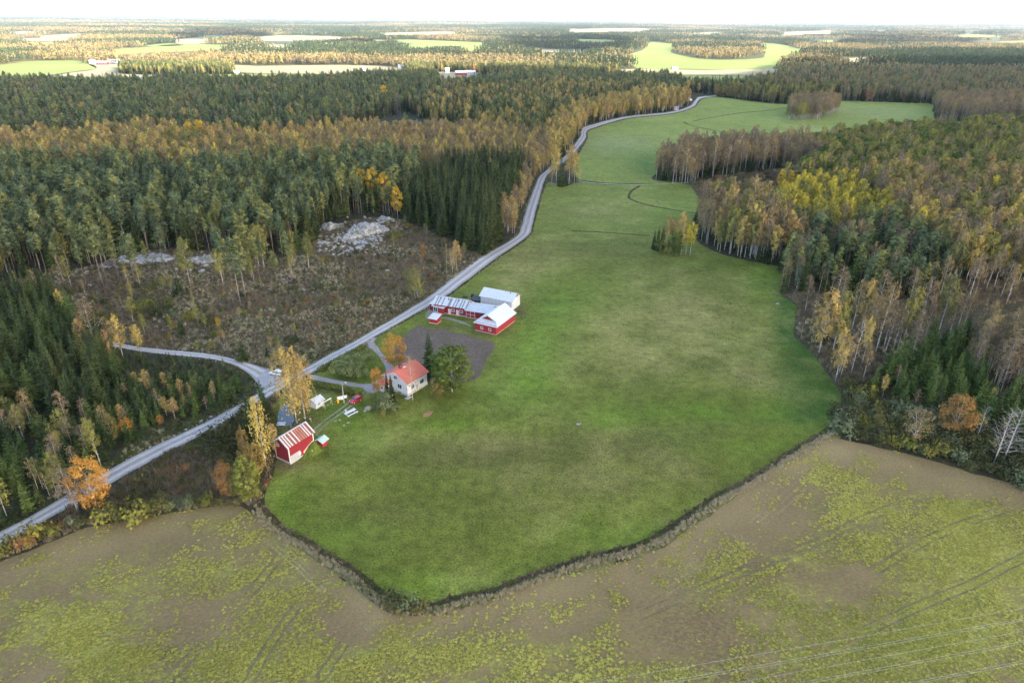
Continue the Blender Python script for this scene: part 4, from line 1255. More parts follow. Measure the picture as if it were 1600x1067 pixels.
# ------------------------------------------------------------------ cars
def car(name, label, front, rear, paint, hatch_open=False, L=4.2, door_open=False):
    a, b = at(*rear), at(*front)
    d = b - a; rz = math.atan2(d.y, d.x)
    mid = (a + b) / 2
    t = thing(name, label, 'car', mid, rz)
    k = L / 4.2; w = .86
    mp = paint
    prof = [(-2.05, .30), (-2.10, .62), (-2.04, .92), (-1.2, .98), (1.0, .95), (1.75, .82), (2.06, .64), (2.10, .32)]
    part('body', MB().prism([(x * k, z) for x, z in prof], -w, w, 'y'), mp, t, bevel=.09)
    cab = [(-1.95, .93), (-1.62, 1.38), (-.2, 1.47), (.35, 1.40), (1.08, .93)]
    part('cabin', MB().prism([(x * k, z) for x, z in cab], -w + .09, w - .09, 'y'), M_GLASS, t, bevel=.05)
    part('roof_panel', MB().prism([(-1.66 * k, 1.40), (-.2 * k, 1.485), (.32 * k, 1.42), (.30 * k, 1.45), (-.2 * k, 1.53), (-1.66 * k, 1.45)], -w + .07, w - .07, 'y'), mp, t, bevel=.02)
    for s_ in (-1, 1):
        mb = MB()
        for x0_, z0_, x1_, z1_ in ((.32, 1.43, 1.06, .93), (-1.66, 1.42, -1.98, .93), (-.35, 1.46, -.35, .93)):
            mb.add([(x0_ * k - .05, s_ * (w - .085), z0_), (x0_ * k + .05, s_ * (w - .085), z0_), (x1_ * k + .05, s_ * (w - .085), z1_), (x1_ * k - .05, s_ * (w - .085), z1_),
                    (x0_ * k - .05, s_ * (w - .06), z0_), (x0_ * k + .05, s_ * (w - .06), z0_), (x1_ * k + .05, s_ * (w - .06), z1_), (x1_ * k - .05, s_ * (w - .06), z1_)],
                   [(0, 1, 2, 3), (7, 6, 5, 4), (0, 4, 5, 1), (1, 5, 6, 2), (2, 6, 7, 3), (3, 7, 4, 0)])
        part('pillars', mb, mp, t)
        part('mirror', MB().box(.78 * k, .92 * k, s_ * (w + .02) - .08, s_ * (w + .02) + .08, .92, 1.06), mp, t)
        part('headlight', MB().box(1.86 * k, 2.02 * k, s_ * .62 - .16, s_ * .62 + .16, .62, .76), plain('lamp_glass', (.7, .72, .75), .2, .05), t)
        part('tail_light', MB().box(-2.12 * k, -2.02 * k, s_ * .68 - .12, s_ * .68 + .12, .62, .9), plain('tail_red', (.35, .02, .02), .3, .05), t)
        part('sill', MB().box(-1.3 * k, 1.25 * k, s_ * (w - .02) - .03, s_ * (w - .02) + .03, .22, .36), M_DARK, t)
        for x in (-1.28, 1.32):
            wh = part('wheel', MB().tube([(x * k, s_ * (w - .17), .32), (x * k, s_ * (w + .015), .32)], .32, 14), plain('tyre', (.02, .02, .022), .8, .1), t)
            part('rim', MB().tube([(x * k, s_ * (w + .01), .32), (x * k, s_ * (w + .03), .32)], .2, 10), M_LROOF, wh)
    part('bumper', MB().box(2.02 * k, 2.14 * k, -.75, .75, .3, .48), M_DARK, t)
    part('number_plate', MB().box(2.13 * k, 2.16 * k, -.26, .26, .42, .53), M_TRIM, t)
    if hatch_open:
        part('tailgate', MB().prism([(-1.7 * k, 1.42), (-2.45 * k, 1.72), (-2.48 * k, 1.80), (-1.68 * k, 1.50)], -.68, .68, 'y'), mp, t, 'raised rear tailgate')
        part('boot_opening', MB().box(-2.13 * k, -1.75 * k, -.6, .6, .55, 1.25), M_DARK, t)
    return t
mw = new_mat('white_car_paint'); surf(mw[1], mw[2], (.74, .75, .77), .3, spec=.5)
mr = new_mat('red_car_paint'); surf(mr[1], mr[2], (.42, .010, .022), .3, spec=.4)
car('parked_car', 'white hatchback with its tailgate raised, parked at the road junction', (421.8, 583.8), (441.5, 586.6), mw[0], True, 4.2)
car('parked_car', 'small red car parked on the grass track by the yard', (549.2, 630.6), (562.6, 624.4), mr[0], False, 3.6)

# mailboxes and sticks along the road
for px, lb, h_ in (((402.5, 613.5), 'snow stake at the inner edge of the road junction', 1.3), ((617.5, 505.0), 'thin roadside stake by the driveway mouth', 1.2)):
    P = at(*px); t = thing('road_stake', lb, 'stake', P)
    part('stake', MB().tube([(0, 0, 0), (0, 0, h_)], .04, 5), M_WOOD, t); part('reflector', MB().box(-.06, .06, -.06, .06, h_ - .25, h_ - .1), M_TRIM, t)

# ------------------------------------------------------------------ far buildings, seen as a few pixels of roof and wall
def far_house(name, label, px, w, dpt, h, rise, turn, wall, roofm, chimney=False):
    P = at(*px)
    t = thing(name, label, 'house' if name == 'farmhouse' else 'barn', P, math.radians(turn))
    part('wall', gable_body(w, dpt, h, rise), wall, t)
    k = rise / (dpt / 2)
    mb = MB()
    slab(mb, [(-.5, -.6, h - .6 * k), (w + .5, -.6, h - .6 * k), (w + .5, dpt / 2, h + rise), (-.5, dpt / 2, h + rise)], .15)
    slab(mb, [(-.5, dpt + .6, h - .6 * k), (w + .5, dpt + .6, h - .6 * k), (w + .5, dpt / 2, h + rise), (-.5, dpt / 2, h + rise)], .15)
    r = part('roof', mb, roofm, t)
    if chimney:
        part('chimney', MB().box(w * .4, w * .4 + .8, dpt / 2 - .4, dpt / 2 + .4, h + rise - .3, h + rise + 1.2), M_BRICK, r)
    nwin = max(2, int(w / 4))
    for i in range(nwin):
        opening(t, 'y-', w * (i + .5) / nwin, h * .4, 1.1, 1.2, 0, M_TRIM, panes=1)
    return t
M_YELLOWW = plain('ochre_boards', (.50, .38, .18), .8, .12)
far_house('hay_barn', 'tiny grey roofed hut at the bend of the road by the spruces', (1074.5, 160.8), 6, 5, 3.0, 1.6, 20, M_DARK, M_WROOF)
far_house('hay_barn', 'pinkish small cabin under the golden trees by the winding road', (1053.5, 172.5), 5, 4, 3.0, 1.4, 10, M_PINKT, M_GROOF)
far_house('hay_barn', 'red barn with a pale roof at the end of the bright field', (1197, 133), 14, 8, 5.0, 3.0, -10, M_RED, M_WROOF)
far_house('hay_barn', 'lone grey hay barn on the bright green field', (1050, 109.5), 13, 8, 4.0, 2.5, 5, M_GREYB, M_GROOF)
far_house('farmhouse', 'white house by the road beyond the far spruces', (1073, 139), 9, 8, 5.0, 2.5, 35, M_STUCCO, M_WROOF, True)
far_house('hay_barn', 'long red cowshed of the distant farm in the western field', (150, 101.5), 24, 9, 4.5, 2.5, 4, M_RED, M_LROOF)
far_house('farmhouse', 'white farmhouse at the western end of the distant farm', (140, 100.5), 11, 9, 6.5, 2.5, 4, M_STUCCO, M_LROOF, True)
far_house('hay_barn', 'white machine hall of the distant farm', (169, 99.5), 26, 12, 6.0, 3.0, 2, M_WHITEB, M_WROOF)
far_house('hay_barn', 'low white shed by the edge of the spruce block', (357, 115.0), 18, 8, 3.0, 2.0, 8, M_WHITEB, M_WROOF)
far_house('grain_tower', 'tall narrow grey tower shed at the pale stubble', (566, 116.5), 7, 6, 11.0, 3.0, 10, M_WHITEB, M_GROOF)
far_house('hay_barn', 'long white roof among the trees by the pale stubble', (622, 106.0), 26, 10, 4.0, 2.0, -4, M_WHITEB, M_WROOF)
far_house('hay_barn', 'grey roofed long shed east of the tower', (655, 109.0), 24, 10, 4.0, 2.0, -6, M_GREYB, M_LROOF)
far_house('farmhouse', 'white villa with a steep roof near the village barns', (696, 115.5), 8, 8, 6.0, 4.5, 10, M_STUCCO, M_WROOF, True)
far_house('hay_barn', 'white barn with a dark end wall in the village', (712, 118.5), 22, 11, 5.0, 3.5, 8, M_REDB, M_WROOF)
far_house('hay_barn', 'pinkish roofed barn beside the white village barn', (727, 117.5), 20, 11, 5.0, 3.0, 8, M_WHITEB, M_PINKT)
far_house('farmhouse', 'pale roofed house inside the dark conifer wood', (588, 133.5), 15, 9, 8.0, 2.0, 0, M_WHITEB, M_LROOF)
far_house('farmhouse', 'pale blue roofed house inside the dark conifer wood', (622, 137.5), 12, 8, 8.0, 2.5, 12, M_WHITEB, M_LROOF)
far_house('farmhouse', 'small grey house in the clearing west of the road bend', (780, 281.0), 7, 5, 3.0, 1.6, 15, M_GREYB, M_LROOF, True)
far_house('hay_barn', 'small white shed at the forest road opening', (822.5, 279.0), 2.6, 2.2, 2.0, .6, 10, M_WHITEB, M_WROOF)

# ------------------------------------------------------------------ bare rock and blasted stones in the clearing
def outcrop(name, label, c, rx, ry, h, turn, seed):
    P = at(*c)
    n = 56
    V, F = [], []
    for i in range(n + 1):
        for j in range(n + 1):
            a, b = i / n * 2 - 1, j / n * 2 - 1
            d = math.hypot(a, b)
            ang = math.atan2(b, a)
            edge = 0.74 + 0.30 * mnoise.noise(Vector((math.cos(ang) * 1.6 + seed, math.sin(ang) * 1.6, seed)))
            prof = max(0.0, 1 - (d / edge) ** 2.2)
            q = Vector((a * rx * .11 + seed, b * ry * .11, 0))
            nz = mnoise.fractal(q, 0.9, 2.1, 5) + 0.55 * mnoise.fractal(q * 3.1, 0.8, 2.0, 4)
            step = h * (prof ** 0.7) * (0.50 + 0.85 * nz + 0.28 * b)
            k_ = step / 1.1
            step = 0.35 * step + 0.65 * (math.floor(k_) + min(1.0, (k_ % 1) * 3.5)) * 1.1
            step = step + 0.35 * prof * mnoise.noise(q * 11) - (0.0 if prof > 0 else 0.5)
            V.append((a * rx, b * ry, step - 0.25))
    for i in range(n):
        for j in range(n):
            q = i * (n + 1) + j
            F.append((q, q + n + 1, q + n + 2, q + 1))
    me = fast_mesh(name, np.array(V), np.array(F), M_ROCK)
    o = link(name, me, None, (P.x, P.y, float(terrain(P.x, P.y)) - .15), math.radians(turn))
    return tag(o, label, 'rock')
outcrop('rock_outcrop', 'large grey granite outcrop with a broken face at the spruce wood', (572, 366), 12, 16, 4.2, -35, 3.0)
outcrop('rock_outcrop', 'grey rock shelf at the western shoulder of the large outcrop', (522, 361), 8, 7, 3.2, 10, 9.0)
outcrop('rock_outcrop', 'low pale ledge on the eastern side of the large outcrop', (598, 352), 7, 8, 2.6, -20, 41.0)
outcrop('rock_outcrop', 'cracked pale ledge between the shelf and the large outcrop', (544, 374), 6, 6, 2.2, 30, 47.0)
outcrop('rock_outcrop', 'small rock hump below the western shelf', (508, 382), 5, 4.5, 1.5, 0, 53.0)
outcrop('rock_outcrop', 'flat lichen covered rock slab under the pines', (232, 411), 18, 8.5, 1.9, 6, 14.0)
outcrop('rock_outcrop', 'pale flat rock beside the bushy pine', (314, 410), 12, 7.0, 2.2, 15, 21.0)
outcrop('rock_outcrop', 'bare pale rock in the far wood, lower of two', (676, 199), 16, 14, 3.0, 0, 31.0)
outcrop('rock_outcrop', 'bare pale rock in the far wood, upper of two', (745, 184), 17, 12, 4.0, 0, 37.0)
big = [(561, 390, 3.0), (549, 392, 2.6), (543, 394, 2.2), (535, 388, 2.4), (529, 376, 2.6), (541, 379, 2.4), (555, 383, 3.0), (567, 387, 2.2), (572, 383, 2.4), (588, 379, 2.0), (580, 384, 1.8), (595, 376, 1.8)]
for i, (x, y, s_) in enumerate(big):
    P = at(x, y); stone(P.x, P.y, s_ * 1.0, 'large pale block in the rubble below the granite outcrop', 'blocks below the granite outcrop', .8)
for i in range(190):
    x, y = 497 + rng.random() * 100, 372 + rng.random() * 28
    if rng.random() < .3: x, y = 488 + rng.random() * 120, 346 + rng.random() * 50
    P = at(x, y); stone(P.x, P.y, float(rng.uniform(.7, 1.7)), 'pale stone in the rubble below the granite outcrop', 'rubble below the granite outcrop', .75, name='rubble_stone')
for x, y, s_, lb in ((572.5, 412, 1.3, 'white stone alone on the slope below the outcrop'), (605, 424.5, 2.0, 'round white boulder alone on the brown slope'), (521, 414, 1.2, 'pale stone below the western end of the rubble'), (443, 438, 1.6, 'pale stone beside the heather west of the outcrop'), (276, 435, 2.0, 'pinkish boulder below the flat rocks'), (272, 452, 1.8, 'pinkish stone below the lone green birch'), (297, 425, 2.0, 'white block at the corner of the pale flat rock'), (316, 426, 2.6, 'broken white block beside the bushy pine'), (322, 418, 2.2, 'white block leaning on the pale flat rock'), (140, 447, 1.4, 'pale stone on the western clearing'), (88, 434, 1.3, 'pale stone at the foot of the western pines'), (453, 440, 1.3, 'pinkish stone in the middle of the clearing')):
    P = at(x, y); stone(P.x, P.y, s_, lb, None, .7)
for x0_, y0_, x1_, y1_, n_, lb, gp in ((470, 440, 505, 460, 12, 'small white stone in the sparse patch of the clearing', 'white stones in the clearing'), (240, 510, 310, 518, 9, 'small white stone near the side road', 'white stones near the side road'), (360, 444, 440, 456, 12, 'small pale stone by the orange stemmed pines', 'pale stones by the orange stemmed pines'), (205, 404, 330, 436, 26, 'lichen pale stone among the flat rocks', 'stones among the flat rocks'), (640, 182, 770, 208, 26, 'pale stone in the far rocky glade', 'stones in the far rocky glade'), (250, 655, 320, 690, 8, 'small pale stone on the grass verge of the road', 'stones on the road verge')):
    for i in range(n_):
        x, y = x0_ + rng.random() * (x1_ - x0_), y0_ + rng.random() * (y1_ - y0_)
        if lb.startswith('small pale stone on'):
            x = 190 + i * 20 + rng.random() * 8; y = 726 - (x - 190) * 0.49 - 4 - rng.random() * 3
        P = at(x, y); stone(P.x, P.y, float(rng.uniform(.5, 1.3)) * (2.2 if y < 220 else 1), lb, gp, .6, name='field_stone')

# ------------------------------------------------------------------ power line across the corner of the crop field
WZ = 21.0
wires = [((1095, 1036), (1600, 947)), ((1024, 1067), (1600, 962)), ((1030, 1069), (1600, 966)), ((1133, 1067), (1600, 984)), ((1228, 1067), (1600, 1000)), ((1236, 1069), (1600, 1004)), ((1404, 1067), (1600, 1029)), ((1412, 1069), (1600, 1033))]
M_WIRE = plain('aluminium_wire', (.40, .40, .42), .5, .05)
mid_dir = None
ends = []
for a_, b_ in wires:
    A, Bp = at(*a_, WZ), at(*b_, WZ)
    ends.append((A, Bp))
dirs = [((b - a).normalized()) for a, b in ends]
dm = sum(dirs, Vector()) / len(dirs); dm.normalize()
nrm = Vector((-dm.y, dm.x, 0))
cen = (ends[3][0] + ends[4][1]) / 2
offs = []
for (A, Bp) in ends:
    m_ = (A + Bp) / 2 - cen
    offs.append(m_.dot(nrm))
for i, of in enumerate(offs):
    p, q = cen + nrm * of - dm * 90, cen + nrm * of + dm * 110
    p.z = q.z = WZ
    mb = MB().tube([p.lerp(q, k / 24) - Vector((0, 0, 0.9 * (1 - (2 * k / 24 - 1) ** 2) - .6)) for k in range(25)], .0105, 4)
    o = link('power_cable', mb.mesh('power_cable', M_WIRE))
    tag(o, ['topmost single power cable over the crop field', 'upper cable of the second pair over the crop field', 'lower cable of the second pair over the crop field', 'single power cable between the two pairs', 'upper cable of the third pair over the crop field', 'lower cable of the third pair over the crop field', 'upper cable of the pair in the picture corner', 'lower cable of the pair in the picture corner'][i], 'power cable', 'power cables across the crop field')
lo_, hi_ = min(offs), max(offs)
for sgn, lb in ((-90, 'wooden portal pylon carrying the cables, western one'), (110, 'wooden portal pylon carrying the cables, eastern one')):
    c_ = cen + dm * sgn; c_.z = 0
    t = thing('pylon', lb, 'pylon', c_, math.atan2(dm.y, dm.x))
    part('cross_arm', MB().box(-.2, .2, lo_ - 1, hi_ + 1, WZ + .75, WZ + 1.15), M_WOOD, t)
    for y in (lo_ * .55, hi_ * .55):
        part('pole', MB().tube([(0, y, -1), (0, y, WZ + 2.2)], [.24, .17], 8), M_WOOD, t)
    for of in offs:
        part('insulator', MB().tube([(0, of, WZ + .6), (0, of, WZ + .76)], .09, 6), M_GROOF, t)

# ------------------------------------------------------------------ leaf and bark materials
def leaf_mat(name, stops, trans=0.16, tone=0.42, region=0.25):
    """stops: three colours; every tree takes its own place on the ramp, every leaf clump its own tone"""
    mt, nt, out = new_mat(name)
    oi = nt.nodes.new('ShaderNodeObjectInfo')
    nz = noise_n(nt, oi.outputs['Location'], 0.018, 2.0, 0.5)
    f = math_n(nt, 'ADD', math_n(nt, 'MULTIPLY', oi.outputs['Random'], 1.0 - region), math_n(nt, 'MULTIPLY', math_n(nt, 'SUBTRACT', math_n(nt, 'MULTIPLY', nz, 2.2), 0.6), region), True)
    r = ramp(nt, [(0.05, stops[0]), (0.5, stops[1]), (0.95, stops[2])])
    nt.links.new(f, r.inputs[0])
    a = attr_n(nt, 'tone')
    t = math_n(nt, 'ADD', math_n(nt, 'MULTIPLY', a.outputs['Fac'], 2 * tone), 1.0 - tone)
    c = mixc(nt, (0, 0, 0), r.outputs[0], 1.0)
    vm = nt.nodes.new('ShaderNodeVectorMath'); vm.operation = 'SCALE'
    nt.links.new(c, vm.inputs[0]); nt.links.new(t, vm.inputs['Scale'])
    d = nt.nodes.new('ShaderNodeBsdfDiffuse'); tr = nt.nodes.new('ShaderNodeBsdfTranslucent')
    nt.links.new(vm.outputs[0], d.inputs['Color']); nt.links.new(vm.outputs[0], tr.inputs['Color'])
    ms = nt.nodes.new('ShaderNodeMixShader'); ms.inputs[0].default_value = trans
    nt.links.new(d.outputs[0], ms.inputs[1]); nt.links.new(tr.outputs[0], ms.inputs[2]); nt.links.new(ms.outputs[0], out.inputs['Surface'])
    return mt

def bark_mat(name, c0, c1, scale, zstretch=0.3):
    mt, nt, out = new_mat(name)
    mp = nt.nodes.new('ShaderNodeMapping'); mp.inputs['Scale'].default_value = (1, 1, zstretch)
    nt.links.new(objco(nt), mp.inputs[0])
    r = ramp(nt, [(0.38, c0), (0.5, c1)])
    nt.links.new(noise_n(nt, mp.outputs[0], scale, 4, 0.7), r.inputs[0])
    surf(nt, out, r.outputs[0], 0.9, spec=0.15)
    return mt

LM = {
    'birch_gold': leaf_mat('leaf_gold', ((0.28, 0.180, 0.080), (0.35, 0.250, 0.085), (0.42, 0.325, 0.085))),
    'birch_brown': leaf_mat('leaf_brown', ((0.160, 0.118, 0.080), (0.20, 0.145, 0.078), (0.27, 0.195, 0.075))),
    'birch_olive': leaf_mat('leaf_olive', ((0.140, 0.138, 0.050), (0.185, 0.178, 0.052), (0.27, 0.235, 0.060))),
    'birch_yellow': leaf_mat('leaf_yellow', ((0.33, 0.285, 0.045), (0.46, 0.365, 0.050), (0.58, 0.43, 0.055))),
    'spruce': leaf_mat('needle_spruce', ((0.040, 0.060, 0.026), (0.060, 0.082, 0.030), (0.094, 0.112, 0.034)), 0.10, 0.55, 0.15),
    'spruce_light': leaf_mat('needle_light', ((0.060, 0.095, 0.028), (0.085, 0.128, 0.032), (0.130, 0.165, 0.042)), 0.12, 0.5, 0.15),
    'pine': leaf_mat('needle_pine', ((0.082, 0.108, 0.060), (0.126, 0.148, 0.064), (0.20, 0.198, 0.064)), 0.12, 0.5, 0.15),
    'aspen': leaf_mat('leaf_aspen', ((0.36, 0.22, 0.030), (0.42, 0.27, 0.032), (0.44, 0.31, 0.045))),
    'broad_green': leaf_mat('leaf_green', ((0.075, 0.105, 0.026), (0.105, 0.135, 0.032), (0.16, 0.165, 0.040))),
    'broad_olive': leaf_mat('leaf_dull', ((0.13, 0.115, 0.045), (0.18, 0.15, 0.05), (0.22, 0.15, 0.05))),
    'broad_rust': leaf_mat('leaf_rust', ((0.22, 0.10, 0.045), (0.26, 0.135, 0.050), (0.26, 0.17, 0.055))),
    'maple_orange': leaf_mat('leaf_orange', ((0.36, 0.165, 0.045), (0.42, 0.205, 0.048), (0.44, 0.25, 0.055))),
    'willow': leaf_mat('leaf_willow', ((0.085, 0.105, 0.055), (0.115, 0.135, 0.070), (0.145, 0.155, 0.085))),
    'bush_yellow': leaf_mat('leaf_bush_yellow', ((0.105, 0.115, 0.030), (0.145, 0.142, 0.034), (0.21, 0.18, 0.04))),
    'bush_red': leaf_mat('leaf_bush_red', ((0.20, 0.10, 0.055), (0.24, 0.13, 0.06), (0.26, 0.17, 0.07))),
    'bush_dark': leaf_mat('leaf_bush_dark', ((0.055, 0.060, 0.026), (0.075, 0.078, 0.030), (0.105, 0.100, 0.040))),
    'hedge': leaf_mat('leaf_hedge', ((0.105, 0.120, 0.030), (0.115, 0.13, 0.032), (0.125, 0.14, 0.035)), 0.12, 0.5),
    'twig_white': leaf_mat('twig_white', ((0.25, 0.23, 0.23), (0.29, 0.265, 0.26), (0.33, 0.30, 0.29)), 0.05),
    'apple': leaf_mat('leaf_apple', ((0.15, 0.19, 0.062), (0.19, 0.22, 0.080), (0.24, 0.25, 0.105))),
    'reed': leaf_mat('dry_reed', ((0.30, 0.255, 0.165), (0.38, 0.325, 0.21), (0.45, 0.39, 0.27)), 0.25, 0.35),
    'herb': leaf_mat('brown_herb', ((0.125, 0.098, 0.07), (0.175, 0.138, 0.09), (0.235, 0.19, 0.115)), 0.2, 0.4),
    'greenherb': leaf_mat('green_herb', ((0.075, 0.095, 0.034), (0.105, 0.125, 0.04), (0.14, 0.14, 0.06)), 0.2, 0.4),
}
BM = {
    'birch': bark_mat('birch_bark', (0.12, 0.10, 0.09), (0.43, 0.395, 0.375), 1.6, 0.9),
    'pine': bark_mat('pine_bark', (0.12, 0.10, 0.088), (0.21, 0.165, 0.135), 2.0),
    'spruce': bark_mat('spruce_bark', (0.045, 0.04, 0.033), (0.085, 0.075, 0.062), 2.0),
    'grey': bark_mat('grey_bark', (0.16, 0.14, 0.12), (0.30, 0.265, 0.24), 2.0),
    'white': bark_mat('bare_bark', (0.22, 0.19, 0.17), (0.36, 0.33, 0.31), 2.0),
}

# ------------------------------------------------------------------ tree shapes
class TM:
    def __init__(s, seed):
        s.r = np.random.default_rng(seed)
        s.lv, s.lt, s.ln = [], [], 0          # leaf triangles: vertices and their tones
        s.b = MB()
    def tris(s, C, size, tone, squash=(1, 1, 1), out=None, up=0.55, loose=0.5):
        """one triangle at each centre, facing more or less outward and up"""
        C = np.asarray(C, float); n = len(C)
        if n == 0:
            return
        nn = s.r.normal(size=(n, 3)) * (1.0 if out is None else loose)
        if out is not None:
            o_ = np.broadcast_to(np.asarray(out, float), (n, 3)).copy()
            o_ /= np.maximum(np.linalg.norm(o_, axis=1), 1e-6)[:, None]
            nn = nn + o_
        nn[:, 2] += up
        nn /= np.linalg.norm(nn, axis=1)[:, None]
        a = s.r.normal(size=(n, 3)); a -= (a * nn).sum(1)[:, None] * nn; a /= np.linalg.norm(a, axis=1)[:, None]
        b = np.cross(nn, a)
        sz = (np.asarray(size) * s.r.uniform(0.65, 1.35, n))[:, None]
        sq = np.asarray(squash)
        V = np.stack([C + a * sz * 0.62 * sq, C + (-0.45 * a + 0.5 * b) * sz * sq, C + (-0.45 * a - 0.5 * b) * sz * sq], 1)
        s.lv.append(V.reshape(-1, 3))
        s.lt.append(np.repeat(np.broadcast_to(tone, (n,)) + s.r.uniform(-0.12, 0.12, n), 3))
    def strip(s, P, Wd, tone):
        """explicit triangles, P: n x 3 x 3"""
        s.lv.append(np.asarray(P, float).reshape(-1, 3)); s.lt.append(np.repeat(tone, 3))
    def leaf_arrays(s):
        V = np.concatenate(s.lv); T = np.clip(np.concatenate(s.lt), 0, 1)
        return V, np.arange(len(V)).reshape(-1, 3), T

def birch_shape(seed, H=16.0, R=2.4, base=0.42, n=1000, limbs=20, leaf=0.42, droop=1.0, lean=0.5, open_=0.0, stems=1):
    t = TM(seed); r = t.r
    for st in range(stems):
        a0 = r.uniform(0, 6.28); tip = np.array([math.cos(a0), math.sin(a0)]) * lean * (1.0 if stems == 1 else 2.2)
        off = np.array([math.cos(st * 2.1 + a0), math.sin(st * 2.1 + a0)]) * (0.0 if stems == 1 else 0.55)
        Hs = H * (1.0 if st == 0 else r.uniform(0.8, 0.97))
        def axis(z, Hs=Hs, tip=tip, off=off):
            k = (z / Hs) ** 1.5
            return np.array([off[0] + tip[0] * k, off[1] + tip[1] * k, z])
        zs = np.linspace(-0.2, Hs * 0.97, 7)
        t.b.tube([axis(max(z, 0)) + np.array([0, 0, min(z, 0)]) for z in zs], [0.0085 * H * (1 - 0.90 * i / 6) + 0.014 for i in range(7)], 6)
        m = limbs // stems
        for i in range(m):
            f = (i + 0.5) / m
            z0 = Hs * (base * 0.82 + (0.96 - base * 0.82) * f)
            prof = math.sin(math.pi * min(1, (0.18 + 0.82 * f)) ** 0.9) ** 0.7
            L = (R * (0.35 + 0.75 * prof)) * r.uniform(0.75, 1.2) * (1.15 if stems > 1 else 1)
            az = i * 2.4 + r.uniform(-0.4, 0.4)
            up = r.uniform(0.55, 1.0)
            p0 = axis(z0)
            p1 = p0 + np.array([math.cos(az) * L, math.sin(az) * L, L * up])
            if L > 0.8:
                t.b.tube([p0, (p0 + p1) / 2 + np.array([0, 0, 0.1 * L]), p1], [0.004 * H * (1.1 - 0.7 * f), 0.0026 * H * (1.1 - .7 * f), 0.012], 3, cap=False)
            k = int(n / limbs)
            q = r.uniform(0.35, 1.08, k) ** 0.8
            C = p0 + (p1 - p0) * q[:, None]
            C = C + r.normal(size=(k, 3)) * np.array([0.30, 0.30, 0.30]) * (0.35 + L * 0.33)
            C[:, 2] -= droop * r.exponential(0.42, k) * (0.5 + 0.5 * L)
            ctone = r.uniform(0.25, 0.75)
            t.tris(C, leaf, ctone, (0.85, 0.85, 1.25), C - axis(z0) + np.array([0, 0, 0.0]))
        k = int(n * 0.06)
        C = np.stack([r.normal(size=k) * 0.25, r.normal(size=k) * 0.25, -r.exponential(0.9, k) + 0.25], 1) + axis(Hs)
        t.tris(C, leaf * 0.8, 0.6, (0.8, 0.8, 1.3), C - axis(Hs * 0.93))
    return t

def spruce_shape(seed, H=16.0, R=2.3, levels=26, nb=7, base=0.04, sparse=0.0):
    t = TM(seed); r = t.r
    t.b.tube([(0, 0, -0.2), (0, 0, H * 0.5), (0, 0, H * 0.99)], [0.011 * H, 0.007 * H, 0.01], 6)
    P, tn = [], []
    for k in range(levels):
        f = k / (levels - 1)
        z = H * (base + (0.985 - base) * f)
        rad = (R * (1 - f) ** 0.82 + 0.10) * r.uniform(0.85, 1.12)
        if f < 0.08:
            rad *= 0.75
        m = max(4, int(nb * (1 - 0.45 * f)))
        for j in range(m):
            if r.random() < sparse:
                continue
            az = j * 6.283 / m + k * 1.1 + r.uniform(-0.3, 0.3)
            L = rad * r.uniform(0.72, 1.18)
            c, s_ = math.cos(az), math.sin(az)
            wdt = 0.17 * L + 0.11
            sag = (0.34 - 0.55 * f) * L + r.uniform(-0.08, 0.08)
            p0 = np.array([0, 0, z]); p1 = np.array([c * L * 0.55, s_ * L * 0.55, z - sag * 0.35]); p2 = np.array([c * L, s_ * L, z - sag * 0.8 + 0.10 * L])
            sd = np.array([-s_, c, 0]) * wdt
            dn = np.array([0, 0, -0.16 * L - 0.10])
            tone = r.uniform(0.1, 0.8)
            P += [(p0, p1 + sd + dn * 0.7, p1 - sd * 0.2), (p0, p1 + sd * 0.2, p1 - sd + dn * 0.7), (p1 + sd + dn * .5, p2, p1 - sd + dn * .5), (p0 + dn * 0.3, p1 + dn * 1.6, p2 + dn * 0.4)]
            tn += [tone, tone - 0.08, tone + 0.15, tone - 0.2]
    t.strip(np.array(P), 0, np.array(tn))
    return t

def pine_shape(seed, H=18.0, R=2.2, base=0.55, n=620, clumps=20):
    t = TM(seed); r = t.r
    a0 = r.uniform(0, 6.28); tip = np.array([math.cos(a0), math.sin(a0), 0]) * 0.5
    ax = lambda z: np.array([0, 0, z]) + tip * (z / H) ** 2
    t.b.tube([ax(z) for z in np.linspace(-0.2, H * 0.97, 6)], [0.0085 * H * (1 - 0.8 * i / 5) + 0.012 for i in range(6)], 6)
    for i in range(clumps):
        f = (i + 0.5) / clumps
        z = H * (base + (0.95 - base) * f)
        L = R * (math.sin(math.pi * (0.22 + 0.70 * f)) ** 0.8) * r.uniform(0.5, 1.1) * (0.55 if f < 0.15 else 1)
        az = i * 2.4 + r.uniform(-0.5, 0.5)
        p0 = ax(z); p1 = p0 + np.array([math.cos(az) * L, math.sin(az) * L, L * r.uniform(0.15, 0.55)])
        t.b.tube([p0, p1], [0.003 * H, 0.02], 3, cap=False)
        k = int(n / clumps)
        q = r.uniform(0.35, 1.1, k)
        C = p0 + (p1 - p0) * q[:, None] + r.normal(size=(k, 3)) * np.array([0.34, 0.34, 0.22]) * (0.5 + 0.35 * L)
        t.tris(C, 0.56, r.uniform(0.15, 0.8), (1.1, 1.1, 0.8), C - (p0 * 0.6 + p1 * 0.4) + np.array([0, 0, 0.1]), 0.7)
    for i in range(5):                     # dead snags below the crown
        z = H * r.uniform(0.3, base); az = r.uniform(0, 6.28)
        t.b.tube([ax(z), ax(z) + np.array([math.cos(az), math.sin(az), -0.1]) * r.uniform(0.5, 1.1)], [0.03, 0.012], 3, cap=False)
    C = ax(H) + r.normal(size=(30, 3)) * np.array([0.35, 0.35, 0.5]) - np.array([0, 0, 0.35])
    t.tris(C, 0.5, 0.6, (1, 1, 1), C - ax(H * 0.96), 0.7)
    return t

